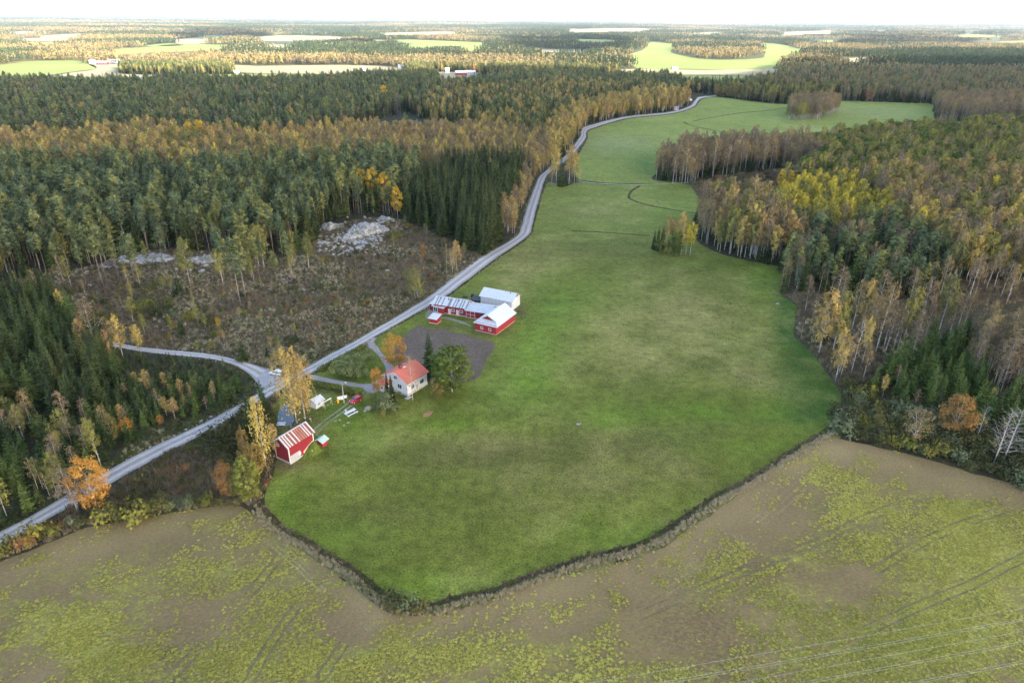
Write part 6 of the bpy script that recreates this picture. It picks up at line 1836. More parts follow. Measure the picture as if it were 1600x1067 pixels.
# ------------------------------------------------------------------ stands: where each kind of wood grows
def V_(u, v): return (u, v)
B_ALL = lambda u, v: True
STANDS = [
    # name, ground polygon (pixels), spacing m, [(kind, weight, height)], where-phrase
    ('copse', [(1226, 187), (1250, 189), (1278, 187), (1310, 176), (1302, 167), (1240, 169)], 3.6, [('birch_brown', .75, 17), ('birch_olive', .15, 15), ('spruce', .10, 19)], 'in the island copse of the north meadow'),
    ('far_edge', [(1120, 151), (1170, 158), (1228, 163.5), (1250, 160), (1300, 157), (1300, 150), (1180, 146), (1120, 146)], 4.0, [('spruce', .45, 17), ('birch_olive', .25, 15), ('broad_olive', .2, 12), ('birch_brown', .1, 15)], 'on the far side of the north meadow'),
    ('east_edge', [(1460, 186), (1500, 190), (1620, 194), (1800, 198), (1800, 165), (1462, 163)], 4.0, [('birch_brown', .8, 16), ('spruce', .2, 17)], 'at the eastern end of the north meadow'),
    ('r1a', [(1018, 282), (1033, 263), (1060, 247), (1150, 242), (1262, 236), (1272, 266), (1230, 263), (1130, 277), (1078, 288)], 3.2, [('birch_brown', .58, 17), ('spruce', .36, 13), ('birch_olive', .06, 15)], 'in the bare birch wood between the two meadows'),
    ('r1b', [(1262, 236), (1330, 224), (1420, 217), (1500, 212), (1800, 205), (1800, 300), (1560, 296), (1500, 292), (1400, 302), (1290, 306), (1240, 292), (1272, 266)], 3.8, [('broad_green', .30, 14), ('birch_olive', .23, 16), ('broad_olive', .10, 13), ('birch_brown', .10, 15), ('spruce', .21, 14), ('broad_rust', .03, 14), ('aspen', .03, 14)], 'in the mixed wood east of the meadows'),
    ('r2', [(1188, 352), (1205, 336), (1250, 318), (1272, 300), (1330, 312), (1372, 332), (1380, 360), (1330, 378), (1260, 372), (1225, 366)], 3.6, [('birch_yellow', .52, 13), ('birch_olive', .18, 13), ('spruce', .30, 10)], 'in the bright yellow stand of the eastern wood'),
    ('r3', [(1290, 306), (1400, 302), (1500, 292), (1800, 300), (1800, 445), (1500, 440), (1462, 405), (1390, 366), (1372, 332), (1330, 312)], 3.5, [('birch_olive', .40, 16), ('birch_brown', .20, 17), ('birch_gold', .14, 16), ('birch_yellow', .05, 15), ('spruce', .15, 14), ('pine', .06, 17)], 'in the tall birch stand of the eastern wood'),
    ('r5', [(1082, 346), (1088, 372), (1119, 392), (1167, 405), (1222, 418), (1232, 398), (1190, 375), (1188, 352), (1130, 346), (1104, 336)], 3.3, [('birch_brown', .42, 19), ('birch_olive', .22, 18), ('birch_gold', .06, 18), ('spruce', .20, 9), ('bush_dark', .10, 3)], 'in the white stemmed row along the eastern edge of the field'),
    ('r4', [(1222, 420), (1232, 400), (1225, 366), (1330, 378), (1390, 366), (1462, 405), (1500, 440), (1440, 470), (1330, 472), (1262, 456), (1247, 470), (1224, 456)], 3.8, [('pine', .44, 15), ('spruce', .20, 14), ('spruce_light', .12, 13), ('birch_brown', .14, 16), ('birch_olive', .10, 15)], 'in the dark conifer block of the eastern wood'),
    ('r6', SCRUB_BIRCH, 9.0, [('birch_brown', .5, 14), ('bush_dark', .3, 2.5), ('bush_red', .2, 2.0)], 'in the brown scrub below the eastern wood'),
    ('r8', [(1515, 546), (1800, 536), (1800, 620), (1600, 620), (1540, 590)], 3.6, [('birch_brown', .85, 15), ('spruce_light', .15, 10)], 'in the grey birch stand right of the scrub'),
    ('r7s', [(1400, 590), (1440, 548), (1520, 525), (1600, 600), (1800, 600), (1800, 690), (1600, 690), (1560, 668), (1470, 660), (1400, 640)], 4.3, [('spruce_light', .80, 11.5), ('spruce', .06, 12), ('birch_brown', .07, 10), ('broad_green', .07, 8)], 'in the green spruce thicket above the crop field'),
    ('r7b', [(1312, 612), (1360, 602), (1410, 575), (1400, 640), (1470, 660), (1560, 668), (1600, 690), (1800, 690), (1800, 800), (1606, 762), (1540, 741), (1470, 721), (1400, 701), (1330, 687), (1300, 678), (1310, 650)], 2.6, [('willow', .34, 3.6), ('bush_dark', .44, 3.2), ('bush_yellow', .13, 3.4), ('bush_red', .05, 2.8), ('young', .04, 5)], 'in the thicket between the spruces and the crop field'),
    ('l1a', [(-340, 500), (-60, 470), (20, 464), (84, 468), (104, 494), (142, 541), (175, 552), (180, 590), (165, 640), (60, 640), (-340, 700)], 3.7, [('spruce', .66, 14), ('spruce_light', .28, 13), ('birch_brown', .06, 13)], 'in the dark spruce plantation below the clearing'),
    ('l1_low', [(170, 546), (216, 550), (260, 556), (355, 571), (391, 590), (402, 605), (392, 616), (345, 600), (260, 588), (185, 582)], 1.7, [('young', .42, 2.6), ('young_dark', .26, 2.8), ('bush_dark', .16, 1.6), ('willow', .10, 1.8), ('birch_olive', .06, 3.2)], 'in the low saplings along the side road'),
    ('l1b', [(175, 552), (216, 550), (300, 557), (355, 571), (390, 590), (400, 606), (380, 622), (340, 645), (290, 655), (240, 668), (190, 700), (165, 640), (180, 590)], 2.4, [('young', .42, 5.6), ('young_dark', .20, 6.4), ('birch_brown', .07, 6.5), ('birch_gold', .05, 6), ('willow', .06, 3.5), ('birch_olive', .05, 7), ('bush_dark', .05, 3)], 'in the young spruce plantation beside the road'),
    ('l1c', [(-340, 700), (60, 640), (165, 640), (190, 700), (165, 732), (60, 795), (-20, 833), (-340, 1000)], 3.0, [('young', .36, 6.8), ('young_dark', .26, 7.2), ('birch_brown', .10, 9), ('birch_olive', .07, 9), ('willow', .10, 3.4), ('bush_dark', .04, 3)], 'in the mixed plantation above the road'),
    ('low_dark', [(300, 690), (384, 645), (425, 622), (434, 640), (424, 690), (410, 720), (400, 766), (350, 740), (330, 720)], 2.6, [('bush_dark', .75, 3.2), ('willow', .15, 3.4), ('bush_red', .1, 2.6)], 'in the dark scrub between the road and the red storage barn'),
    ('low_edge', [(180, 800), (280, 786), (350, 776), (400, 770), (408, 790), (385, 792), (360, 786), (280, 797), (200, 809), (120, 827), (40, 859), (-20, 880), (-60, 890), (60, 832), (120, 815)], 2.6, [('bush_dark', .4, 2.6), ('bush_yellow', .28, 3.0), ('willow', .22, 3.0), ('bush_red', .1, 2.2)], 'along the edge of the crop field below the road'),
    ('low_mid', SCRUB_LOW, 4.2, [('bush_dark', .6, 1.8), ('bush_red', .4, 1.5)], 'in the brown scrub below the road'),
    ('verge', VERGE_LOW, 7.0, [('bush_dark', .5, 1.8), ('bush_yellow', .3, 1.8), ('birch_brown', .2, 4)], 'on the grassy verge above the road'),
    ('rock_pines', [(60, 452), (110, 428), (175, 405), (250, 396), (350, 400), (420, 410), (480, 395), (490, 425), (440, 450), (300, 446), (150, 450)], 8.0, [('pine', .6, 17), ('birch_olive', .3, 12), ('birch_brown', .1, 9)], 'on the rocky ground at the edge of the pine wood'),
    ('clear_left', [(200, 520), (180, 470), (230, 440), (300, 455), (330, 510), (280, 530)], 5.5, [('bush_dark', .35, 3.4), ('bush_yellow', .2, 3.0), ('birch_olive', .2, 7), ('young_dark', .15, 6), ('willow', .1, 3)], 'in the overgrown hollow of the clearing'),
    ('clearing', SCRUB_LEFT, 6.2, [('bush_dark', .36, 1.9), ('bush_red', .14, 1.5), ('birch_brown', .17, 4.5), ('birch_olive', .06, 4.5), ('young_dark', .05, 3.5), ('bush_yellow', .14, 2.0), ('willow', .08, 2.0)], 'scattered on the brown clearing'),
    ('scrub_r', SCRUB_RIGHT, 5.0, [('bush_dark', .5, 2.0), ('bush_red', .38, 1.8), ('young_dark', .12, 4)], 'in the brown scrub between the meadow and the eastern wood'),
    ('road_n', [(744, 404), (803, 371), (815, 352), (822, 328), (836, 290), (826, 288), (806, 330), (790, 352), (757, 385), (740, 396)], 4.0, [('birch_gold', .4, 11), ('birch_brown', .35, 12), ('bush_dark', .15, 3), ('willow', .1, 3)], 'between the spruce wood and the gravel road'),
    ('d_spruce', [(604, 350), (640, 352), (700, 377), (745, 402), (757, 385), (790, 352), (806, 330), (828, 286), (790, 268), (700, 272), (640, 305)], 4.1, [('spruce', .76, 18), ('spruce_light', .12, 16), ('birch_gold', .07, 15), ('pine', .05, 19)], 'in the dark spruce wood beside the gravel road'),
    ('e_birch', [(470, 235), (560, 215), (640, 213), (760, 212), (858, 222), (852, 262), (838, 284), (790, 268), (700, 272), (640, 262), (560, 262), (480, 262)], 2.9, [('birch_brown', .44, 12), ('birch_gold', .36, 12), ('spruce', .20, 12)], 'in the young birch stand west of the road bend'),
    ('g_row', [(884, 240), (905, 212), (905, 203), (920, 194.5), (978, 181), (1046, 174), (1075, 165.5), (1070, 158), (1000, 164), (930, 174), (880, 192), (852, 222), (853, 258)], 3.4, [('birch_gold', .52, 16), ('birch_olive', .18, 15), ('spruce', .26, 14), ('birch_brown', .04, 14)], 'in the golden row along the winding road'),
    ('g_back', [(852, 222), (880, 192), (930, 174), (1000, 164), (1070, 158), (1075, 146), (900, 140), (700, 150), (640, 172), (700, 205), (760, 212)], 3.7, [('spruce', .50, 17), ('birch_gold', .2, 15), ('pine', .12, 17), ('birch_olive', .18, 15)], 'in the spruce wood behind the winding road'),
    ('rock_glade', [(630, 210), (650, 190), (740, 174), (790, 180), (780, 195), (700, 212)], 8.0, [('bush_dark', .5, 2), ('birch_brown', .3, 6), ('pine', .2, 12)], 'around the bare rocks in the far wood'),
    ('b_belt', [(-340, 300), (0, 282), (150, 276), (300, 280), (420, 284), (500, 276), (560, 262), (640, 262), (640, 213), (560, 215), (470, 225), (400, 228), (300, 222), (200, 218), (100, 228), (0, 228), (-340, 240)], 3.6, [('birch_gold', .42, 15), ('birch_brown', .24, 14), ('birch_olive', .20, 14), ('spruce', .05, 12), ('pine', .09, 15)], 'in the golden birch belt behind the pine wood'),
    ('pines', [(-340, 460), (-60, 450), (0, 442), (60, 430), (150, 417), (250, 396), (350, 400), (410, 412), (480, 395), (500, 366), (560, 350), (604, 348), (640, 305), (640, 262), (560, 262), (480, 280), (420, 284), (300, 280), (150, 276), (0, 282), (-340, 300)], 4.0, [('pine', .62, 18), ('spruce', .16, 17), ('spruce_light', .06, 15), ('birch_olive', .09, 15), ('birch_gold', .07, 15)], 'in the pine wood behind the rocky clearing'),
    ('back_w', [(-400, 240), (0, 228), (100, 228), (200, 218), (300, 222), (400, 228), (470, 225), (640, 172), (700, 150), (900, 140), (1070, 146), (1200, 146), (1200, 141), (1075, 141), (1062, 135), (1050, 129), (925, 126), (800, 123), (750, 136), (690, 140), (680, 126), (560, 126), (520, 132), (400, 136), (270, 134.5), (200, 138.5), (0, 138), (-400, 138)], 4.6, [('spruce', .40, 17), ('pine', .30, 17), ('spruce_light', .06, 15), ('birch_brown', .10, 15), ('birch_gold', .08, 15), ('birch_olive', .04, 15), ('broad_green', .02, 13)], 'in the dark conifer wood in front of the sunlit fields'),
    ('back_e', [(1228, 163), (1300, 158), (1455, 163), (1462, 186), (1800, 198), (1800, 98), (1430, 100), (1260, 106), (1214, 122), (1160, 136), (1180, 146), (1300, 150)], 4.6, [('spruce', .50, 16), ('birch_brown', .20, 15), ('pine', .12, 16), ('broad_rust', .03, 13), ('birch_olive', .10, 14), ('birch_gold', .06, 14)], 'in the dark mixed wood beyond the north meadow'),
]

CAP = 300
MAXR = 1500.0
s0 = 2.4
gx, gy = np.meshgrid(np.arange(-1400, 1400, s0), np.arange(70, MAXR, s0))
PX, PY = gx.ravel(), gy.ravel()
PX = PX + rng.uniform(-0.5, 0.5, PX.shape) * s0
PY = PY + rng.uniform(-0.5, 0.5, PY.shape) * s0
u, v, zc = project(np.stack([PX, PY, np.zeros_like(PX)], 1))
keep = (u > -260) & (u < 1860) & (zc > 30) & (v < 1150)
PX, PY, u, v, zc = PX[keep], PY[keep], u[keep], v[keep], zc[keep]
blocked = np.zeros(PX.shape, bool)
COPSE = [(1226, 187), (1250, 189), (1278, 187), (1310, 176), (1302, 167), (1240, 169)]
for poly in (MEADOW, NORTH_MEADOW, STUBBLE, POND, JUNCTION, *[p for L in FAR_FIELDS.values() for p in L]):
    blocked |= inpoly(u, v, poly)
blocked &= ~inpoly(u, v, COPSE)
utop, vtop, _z = project(np.stack([PX, PY, np.full_like(PX, 15.0)], 1))
umid, vmid, _z = project(np.stack([PX, PY, np.full_like(PX, 8.0)], 1))
for L in FAR_FIELDS.values():
    for poly in L:
        blocked |= (v < 121) & (inpoly(utop, vtop, poly) | inpoly(umid, vmid, poly))
for poly in ROCKS:
    blocked |= inpoly(u, v, poly) & (rng.random(PX.shape) < 0.93)
near = np.hypot(PX, PY) < 1100
dr = np.full(PX.shape, 99.0)
dr[near] = np.minimum(poly_dist(PX[near], PY[near], ROAD_W), poly_dist(PX[near], PY[near], SIDE_W) + 0.6)
blocked |= dr < 4.2
for x_, y_ in PLANTED:
    blocked |= np.hypot(PX - x_, PY - y_) < 1.6
stand = np.full(PX.shape, -1)
_k = np.clip((v - 90) / 300, 0.12, 1.0)
uw = u + 46 * _k * fbm(PX, PY, 55, 3, 161) + 10 * rng.normal(size=len(u)) * _k
vw = v + 24 * _k * fbm(PX, PY, 55, 3, 163) + 4 * rng.normal(size=len(u)) * _k
for i, (nm, poly, *_r) in enumerate(STANDS):
    stand[(stand < 0) & inpoly(uw, vw, poly)] = i
plain_ = np.full(PX.shape, -1)
for i, (nm, poly, *_r) in enumerate(STANDS):
    plain_[(plain_ < 0) & inpoly(u, v, poly)] = i
_open = {'clearing', 'scrub_r', 'r6', 'low_mid', 'verge', 'rock_glade', 'l1_low', 'rock_pines', 'copse'}
_keep = np.isin(plain_, [i for i, s_ in enumerate(STANDS) if s_[0] in _open])
stand = np.where(_keep | (stand < 0), plain_, stand)
TREES = {}                                   # kind -> list of (x, y, h, stand)
rnd = rng.random(PX.shape)
nsp = fbm(PX, PY, 45, 3, 111)
for i, (nm, poly, sp, mix, where) in enumerate(STANDS + [('rest', None, 4.2, [('spruce', .45, 16), ('pine', .15, 16), ('birch_olive', .2, 14), ('birch_gold', .2, 14)], 'in the far wood')]):
    sel = (stand == (i if poly is not None else -1)) & ~blocked & (rnd < (s0 / sp) ** 2)
    if poly is None:
        sel &= (v < 119) | ((u > 1214) & (v < 215))
    idx = np.nonzero(sel)[0]
    if not len(idx):
        continue
    w = np.array([m_[1] for m_ in mix]); cum = np.cumsum(w) / w.sum()
    q = np.clip(rng.random(len(idx)) * 0.72 + (nsp[idx] * 0.5 + 0.5) * 0.28, 0, 0.999)
    pick = np.searchsorted(cum, q)
    for j, k in zip(idx, pick):
        TREES.setdefault(mix[k][0], []).append((PX[j], PY[j], mix[k][2], i, where))
    # per-tree heights
    for kk in set(m_[0] for m_ in mix):
        L = TREES.get(kk, [])
        for a in range(len(L)):
            if len(L[a]) == 5:
                x_, y_, h_, st, wh = L[a]
                L[a] = (x_, y_, h_ * float(np.clip(rng.normal(1.0, 0.19), 0.5, 1.42)), st, wh, 1)

WORDS = {'birch_gold': 'golden birch', 'birch_brown': 'thin brown birch', 'birch_olive': 'olive yellow birch', 'birch_yellow': 'yellow birch', 'spruce': 'dark spruce', 'spruce_light': 'fresh green spruce', 'young': 'light green young spruce', 'young_dark': 'dark young spruce',
         'pine': 'grey green pine', 'aspen': 'orange yellow aspen', 'broad_green': 'green round crowned tree', 'broad_olive': 'dull olive brown tree', 'broad_rust': 'rust red tree', 'willow': 'grey green bush', 'bush_yellow': 'yellow green bush', 'bush_red': 'reddish brown bush', 'bush_dark': 'dark olive bush'}

LANDMARKS = [(255, 412, 'the flat rocks'), (560, 365, 'the granite outcrop'), (1055, 390, 'the meadow grove'), (150, 795, 'the bright orange tree'), (155, 550, 'the leaning birch'), (586, 330, 'the yellow trees'),
             (445, 700, 'the storage barn'), (430, 600, 'the road junction'), (1488, 682, 'the rust red tree'), (1555, 727, 'the bare whitish trees'), (1300, 580, 'the golden birches'), (1224, 306, 'the bright yellow pair'),
             (880, 290, 'the roadside group'), (1265, 182, 'the island copse'), (985, 184, 'the winding road'), (700, 195, 'the far bare rocks'), (310, 232, 'the orange yellow trees'), (1160, 300, 'the brown scrub'), (300, 555, 'the side road'),
             (713, 424, 'the single golden birch'), (40, 850, 'the rusty bushes'), (200, 682, 'the small orange tree'), (1344, 640, 'the willow clump'), (1440, 520, 'the marshy gap'), (1150, 400, 'the field corner'), (375, 470, 'the tallest clearing pine'), (602, 168, 'the lone orange tree'), (1590, 250, 'the orange crowns')]
SHORT = {'pines': 'in the pine wood', 'l1a': 'in the spruce plantation', 'l1_low': 'in the low saplings', 'l1b': 'in the young plantation', 'l1c': 'in the mixed plantation', 'r7b': 'in the thicket', 'r7s': 'in the spruce thicket', 'r4': 'in the conifer block', 'r3': 'in the birch stand', 'r5': 'in the field edge row', 'r8': 'in the grey birches', 'r6': 'in the scrub',
         'd_spruce': 'in the dark spruce wood', 'b_belt': 'in the birch belt', 'rock_pines': 'on rocky ground', 'clearing': 'on the clearing', 'clear_left': 'in the overgrown hollow', 'low_dark': 'in the dark scrub', 'low_edge': 'along the crop field', 'low_mid': 'in the low scrub', 'verge': 'on the verge', 'scrub_r': 'in the eastern scrub', 'road_n': 'beside the gravel road',
         'e_birch': 'in the young birches', 'g_row': 'in the golden row', 'g_back': 'in the far spruce wood', 'rock_glade': 'in the rocky glade', 'back_w': 'in the dark far wood', 'back_e': 'in the far mixed wood', 'copse': 'in the copse', 'far_edge': 'at the far meadow edge', 'east_edge': 'at the far meadow end', 'r1a': 'in the bare birch wood', 'r1b': 'in the mixed wood', 'r2': 'in the yellow stand', 'rest': 'in the distant wood'}
NAMES_ = [s_[0] for s_ in STANDS] + ['rest']
def tree_label(kk, x_, y_, h_, st, hmean):
    a, b, _z = project(np.array([[x_, y_, 0.0]]))
    a, b = float(a[0]), float(b[0])
    L = min(LANDMARKS, key=lambda q: math.hypot(q[0] - a, 1.6 * (q[1] - b)))
    du, dv = a - L[0], b - L[1]
    d = math.hypot(du, 1.6 * dv)
    near_ = '' if 30 < d < 90 else ('just ' if d <= 30 else ('well ' if d < 160 else 'far '))
    if abs(du) > 2.2 * abs(dv) * 1.6:
        w_ = 'right of' if du > 0 else 'left of'
    elif abs(dv) * 1.6 > 2.2 * abs(du):
        w_ = 'below' if dv > 0 else 'behind'
    else:
        w_ = ('below and ' if dv > 0 else 'behind and ') + ('right of' if du > 0 else 'left of')
    q = h_ / hmean
    size_ = 'tallest' if q > 1.28 else 'tall' if q > 1.1 else 'middling' if q > 0.92 else 'small' if q > 0.75 else 'very small'
    if size_ == 'tallest': size_ = 'very tall'
    for lb in (f'{size_} {WORDS[kk]} {SHORT[NAMES_[st]]}, {near_}{w_} {L[2]}', f'{size_} {WORDS[kk]} {SHORT[NAMES_[st]]}, {near_}{w_.split(" and ")[0]} {L[2]}', f'{size_} {WORDS[kk].split()[-1]} {SHORT[NAMES_[st]]}, {w_.split(" and ")[0]} {L[2]}'):
        if len(lb.replace(',', '').split()) <= 16:
            return lb
    return lb

# the 300 that show largest of every kind become things; the rest of each kind is one mass of wood
src_col = {}
def scatter(name, srcs, pts, scl, rz, idx, wide=None):
    """one object that repeats the source meshes at its points"""
    cname = name + '_shapes'
    coll = bpy.data.collections.new(cname)
    for i, me in enumerate(srcs):
        o = bpy.data.objects.new(f'{name}_shape_{chr(97 + i // 26)}{chr(97 + i % 26)}', me)
        coll.objects.link(o)
    n = len(pts)
    me = bpy.data.meshes.new(name)
    me.vertices.add(n); me.vertices.foreach_set('co', np.asarray(pts, np.float32).ravel())
    a = me.attributes.new('rz', 'FLOAT_VECTOR', 'POINT'); r_ = np.zeros((n, 3), np.float32); r_[:, 2] = rz; a.data.foreach_set('vector', r_.ravel())
    a = me.attributes.new('sc', 'FLOAT_VECTOR', 'POINT'); s_ = np.repeat(np.asarray(scl, np.float32)[:, None], 3, 1)
    if wide is not None:
        s_[:, :2] *= np.asarray(wide, np.float32)[:, None]
    a.data.foreach_set('vector', s_.ravel())
    a = me.attributes.new('idx', 'INT', 'POINT'); a.data.foreach_set('value', np.asarray(idx, np.int32))
    me.update()
    o = link(name, me)
    ng = bpy.data.node_groups.new(name, 'GeometryNodeTree')
    ng.interface.new_socket('Geometry', in_out='INPUT', socket_type='NodeSocketGeometry')
    ng.interface.new_socket('Geometry', in_out='OUTPUT', socket_type='NodeSocketGeometry')
    N = ng.nodes
    gi, go = N.new('NodeGroupInput'), N.new('NodeGroupOutput')
    ci = N.new('GeometryNodeCollectionInfo'); ci.inputs['Collection'].default_value = coll
    ci.inputs['Separate Children'].default_value = True; ci.inputs['Reset Children'].default_value = True
    ip = N.new('GeometryNodeInstanceOnPoints'); ip.inputs['Pick Instance'].default_value = True
    def na(nm, typ):
        q = N.new('GeometryNodeInputNamedAttribute'); q.data_type = typ; q.inputs['Name'].default_value = nm
        return q.outputs['Attribute']
    L = ng.links
    L.new(gi.outputs[0], ip.inputs['Points']); L.new(ci.outputs[0], ip.inputs['Instance'])
    L.new(na('idx', 'INT'), ip.inputs['Instance Index'])
    L.new(na('rz', 'FLOAT_VECTOR'), ip.inputs['Rotation'])
    L.new(na('sc', 'FLOAT_VECTOR'), ip.inputs['Scale'])
    L.new(ip.outputs[0], go.inputs[0])
    md = o.modifiers.new('scatter', 'NODES'); md.node_group = ng
    return kind(o, 'stuff')

by_name = {}
for kk, L in TREES.items():
    by_name.setdefault(SHAPES[kk]['name'], []).extend((kk, *t_) for t_ in L)
MASS = {'birch_tree': 'birch_wood', 'spruce_tree': 'spruce_wood', 'pine_tree': 'pine_wood', 'young_spruce': 'young_spruce_thicket', 'bush': 'bush_undergrowth', 'aspen_tree': 'aspen_wood', 'broadleaf_tree': 'broadleaf_wood'}
USED = {}
for o in bpy.data.objects:
    if o.type == 'EMPTY' and o.parent is None:
        n_ = o.name.split('.')[0]; USED[n_] = USED.get(n_, 0) + 1
for nm, L in by_name.items():
    A = np.array([(t_[1], t_[2], t_[3]) for t_ in L])
    uu, vv, zz = project(np.stack([A[:, 0], A[:, 1], A[:, 2] * 0.7], 1))
    size = A[:, 2] / zz
    vis = (uu > -5) & (uu < 1605) & (vv > 20) & (vv < 1060)
    order = np.argsort(-(size * vis))
    cap = max(0, CAP - USED.get(nm, 0))
    chosen = set(order[:cap].tolist()) if cap else set()
    chosen = {i for i in chosen if vis[i] and size[i] * FPX > 5.0}
    rest = []
    for i, t_ in enumerate(L):
        if i in chosen:
            kk, x_, y_, h_, st, wh, _q = t_
            hm = {m_[0]: m_[2] for m_ in (STANDS[st][3] if st < len(STANDS) else [(kk, 1, h_)])}.get(kk, h_)
            plant(kk, x_, y_, h_, tree_label(kk, x_, y_, h_, st, hm), f'trees and bushes {wh}', wide=float(rng.uniform(0.85, 1.25)))
        else:
            rest.append(t_)
    if rest:
        kinds_ = sorted({t_[0] for t_ in rest})
        srcs, start = [], {}
        for kk in kinds_:
            start[kk] = len(srcs); srcs += [v_[2] for v_ in SHAPES[kk]['vars']]
        P = np.array([(t_[1], t_[2]) for t_ in rest])
        pts = np.concatenate([P, terrain(P[:, 0], P[:, 1])[:, None]], 1)
        scl = np.array([t_[3] / SHAPES[t_[0]]['H'] for t_ in rest])
        idx = np.array([start[t_[0]] + rng.integers(len(SHAPES[t_[0]]['vars'])) for t_ in rest])
        scatter(MASS[nm], srcs, pts, scl, rng.uniform(0, 6.28, len(rest)), idx, rng.uniform(0.85, 1.3, len(rest)))
    print('TREES', nm, len(chosen), len(rest))

# ------------------------------------------------------------------ far woods: patches of small trees out to the horizon
def patch_mesh(seed, nm, conifer, R=34.0, n=46):
    r = np.random.default_rng(seed)
    V, T, mi, tone = [], [], [], []
    for i in range(n):
        a, rr = r.uniform(0, 6.28), R * math.sqrt(r.random())
        x, y = math.cos(a) * rr, math.sin(a) * rr
        H = r.uniform(10, 20)
        con = r.random() < conifer
        m_ = 0 if con else (1 if r.random() < 0.6 else 2)
        tn = r.uniform(0.1, 0.9)
        k = 14
        az = r.uniform(0, 6.28, k); f = r.random(k) ** 0.8
        rad = (2.6 * (1 - f) + 0.3) if con else 2.6 * np.sqrt(np.clip(1 - (2 * f - 0.9) ** 2, 0.05, 1))
        zc_ = H * (0.12 + 0.86 * f) if con else H * (0.30 + 0.65 * f)
        C = np.stack([x + np.cos(az) * rad * 0.6, y + np.sin(az) * rad * 0.6, zc_], 1)
        d1, d2 = r.normal(size=(k, 3)), r.normal(size=(k, 3))
        d1 /= np.linalg.norm(d1, axis=1)[:, None]; d2 /= np.linalg.norm(d2, axis=1)[:, None]
        s_ = 2.0
        P = np.stack([C + d1 * s_, C + d2 * s_, C - (d1 + d2) * s_ * 0.6], 1)
        if con:
            P = np.concatenate([P, np.array([[(x, y, H * 1.03), (x + 0.8 * math.cos(q), y + 0.8 * math.sin(q), H * 0.72), (x - 0.8 * math.cos(q), y - 0.8 * math.sin(q), H * 0.72)] for q in (0.3, 1.9)])])
        V.append(P.reshape(-1, 3)); mi += [m_] * len(P); tone += list(np.repeat(tn + r.uniform(-.2, .2, len(P)), 3))
    V = np.concatenate(V)
    me = fast_mesh(nm, V, np.arange(len(V)).reshape(-1, 3), [FM[0], FM[1], FM[2]])
    me.polygons.foreach_set('material_index', mi)
    a = me.attributes.new('tone', 'FLOAT', 'POINT'); a.data.foreach_set('value', np.clip(np.array(tone, np.float32), 0, 1))
    return me
FM = [leaf_mat('far_conifer', ((0.034, 0.052, 0.028), (0.050, 0.066, 0.032), (0.070, 0.082, 0.036)), 0.1, 0.4, 0.6), leaf_mat('far_gold', ((0.17, 0.135, 0.07), (0.22, 0.175, 0.08), (0.29, 0.235, 0.085)), 0.2, 0.35, 0.6), leaf_mat('far_brown', ((0.12, 0.09, 0.06), (0.16, 0.12, 0.065), (0.20, 0.15, 0.07)), 0.2, 0.35, 0.6)]
PATCH = [patch_mesh(300 + i, f'far_patch_{i}', (0.95, 0.7, 0.4, 0.12)[i // 2]) for i in range(8)]
pts, idx, scl, wid = [], [], [], []
for r0, r1, sp, sc, zs in ((MAXR - 25, 4200, 46, 1.0, 1.0), (4200, 9000, 105, 1.8, 1.0), (9000, 22000, 300, 4.0, 1.05)):
    gx, gy = np.meshgrid(np.arange(-r1, r1, sp), np.arange(max(300, r0 * 0.5), r1, sp))
    X, Y = gx.ravel() + rng.uniform(-.45, .45, gx.size) * sp, gy.ravel() + rng.uniform(-.45, .45, gx.size) * sp
    u, v, zc = project(np.stack([X, Y, np.zeros_like(X)], 1))
    ok = (u > -250) & (u < 1850) & (Y > (MAXR - 25 if r0 < 2000 else 0)) & (zc > 0)
    D = np.hypot(X, Y)
    if r0 > 2000:
        ok &= (D >= r0)
    ok &= D < r1
    X, Y, D = X[ok], Y[ok], D[ok]
    bad = np.zeros(X.shape, bool)
    RR = 30 * sc
    for L in FAR_FIELDS.values():
        for poly in L:
            Wp = W(poly)
            bad |= inpoly(X, Y, Wp)
            bad |= poly_dist(X, Y, np.vstack([Wp, Wp[:1]])) < RR * 0.8
            for zt in (8.0, 16.0):
                ut, vt, _z = project(np.stack([X, Y, np.full_like(X, zt)], 1))
                bad |= inpoly(ut, vt, poly)
    bad |= (fbm(X, Y, 900, 2, 131) > 0.52) & (D > 3200) & (D < 9000)      # more clearings far out
    X, Y = X[~bad], Y[~bad]
    q = fbm(X, Y, 520 * (1 + 0.6 * (sc - 1)), 3, 121) * 1.7 + rng.normal(0, 0.14, len(X)) - 0.20
    k = np.digitize(q, (-0.28, 0.0, 0.26)) * 2 + rng.integers(0, 2, len(X))
    pts.append(np.stack([X, Y, terrain(X, Y) - 0.2], 1)); idx.append(k); scl.append(np.full(len(X), zs)); wid.append(np.full(len(X), sc / zs))
pts, idx, scl, wid = np.concatenate(pts), np.concatenate(idx), np.concatenate(scl), np.concatenate(wid)
scatter('far_forest', PATCH, pts, scl * rng.uniform(0.85, 1.15, len(pts)), rng.uniform(0, 6.28, len(pts)), idx, wid)
print('FAR', len(pts))

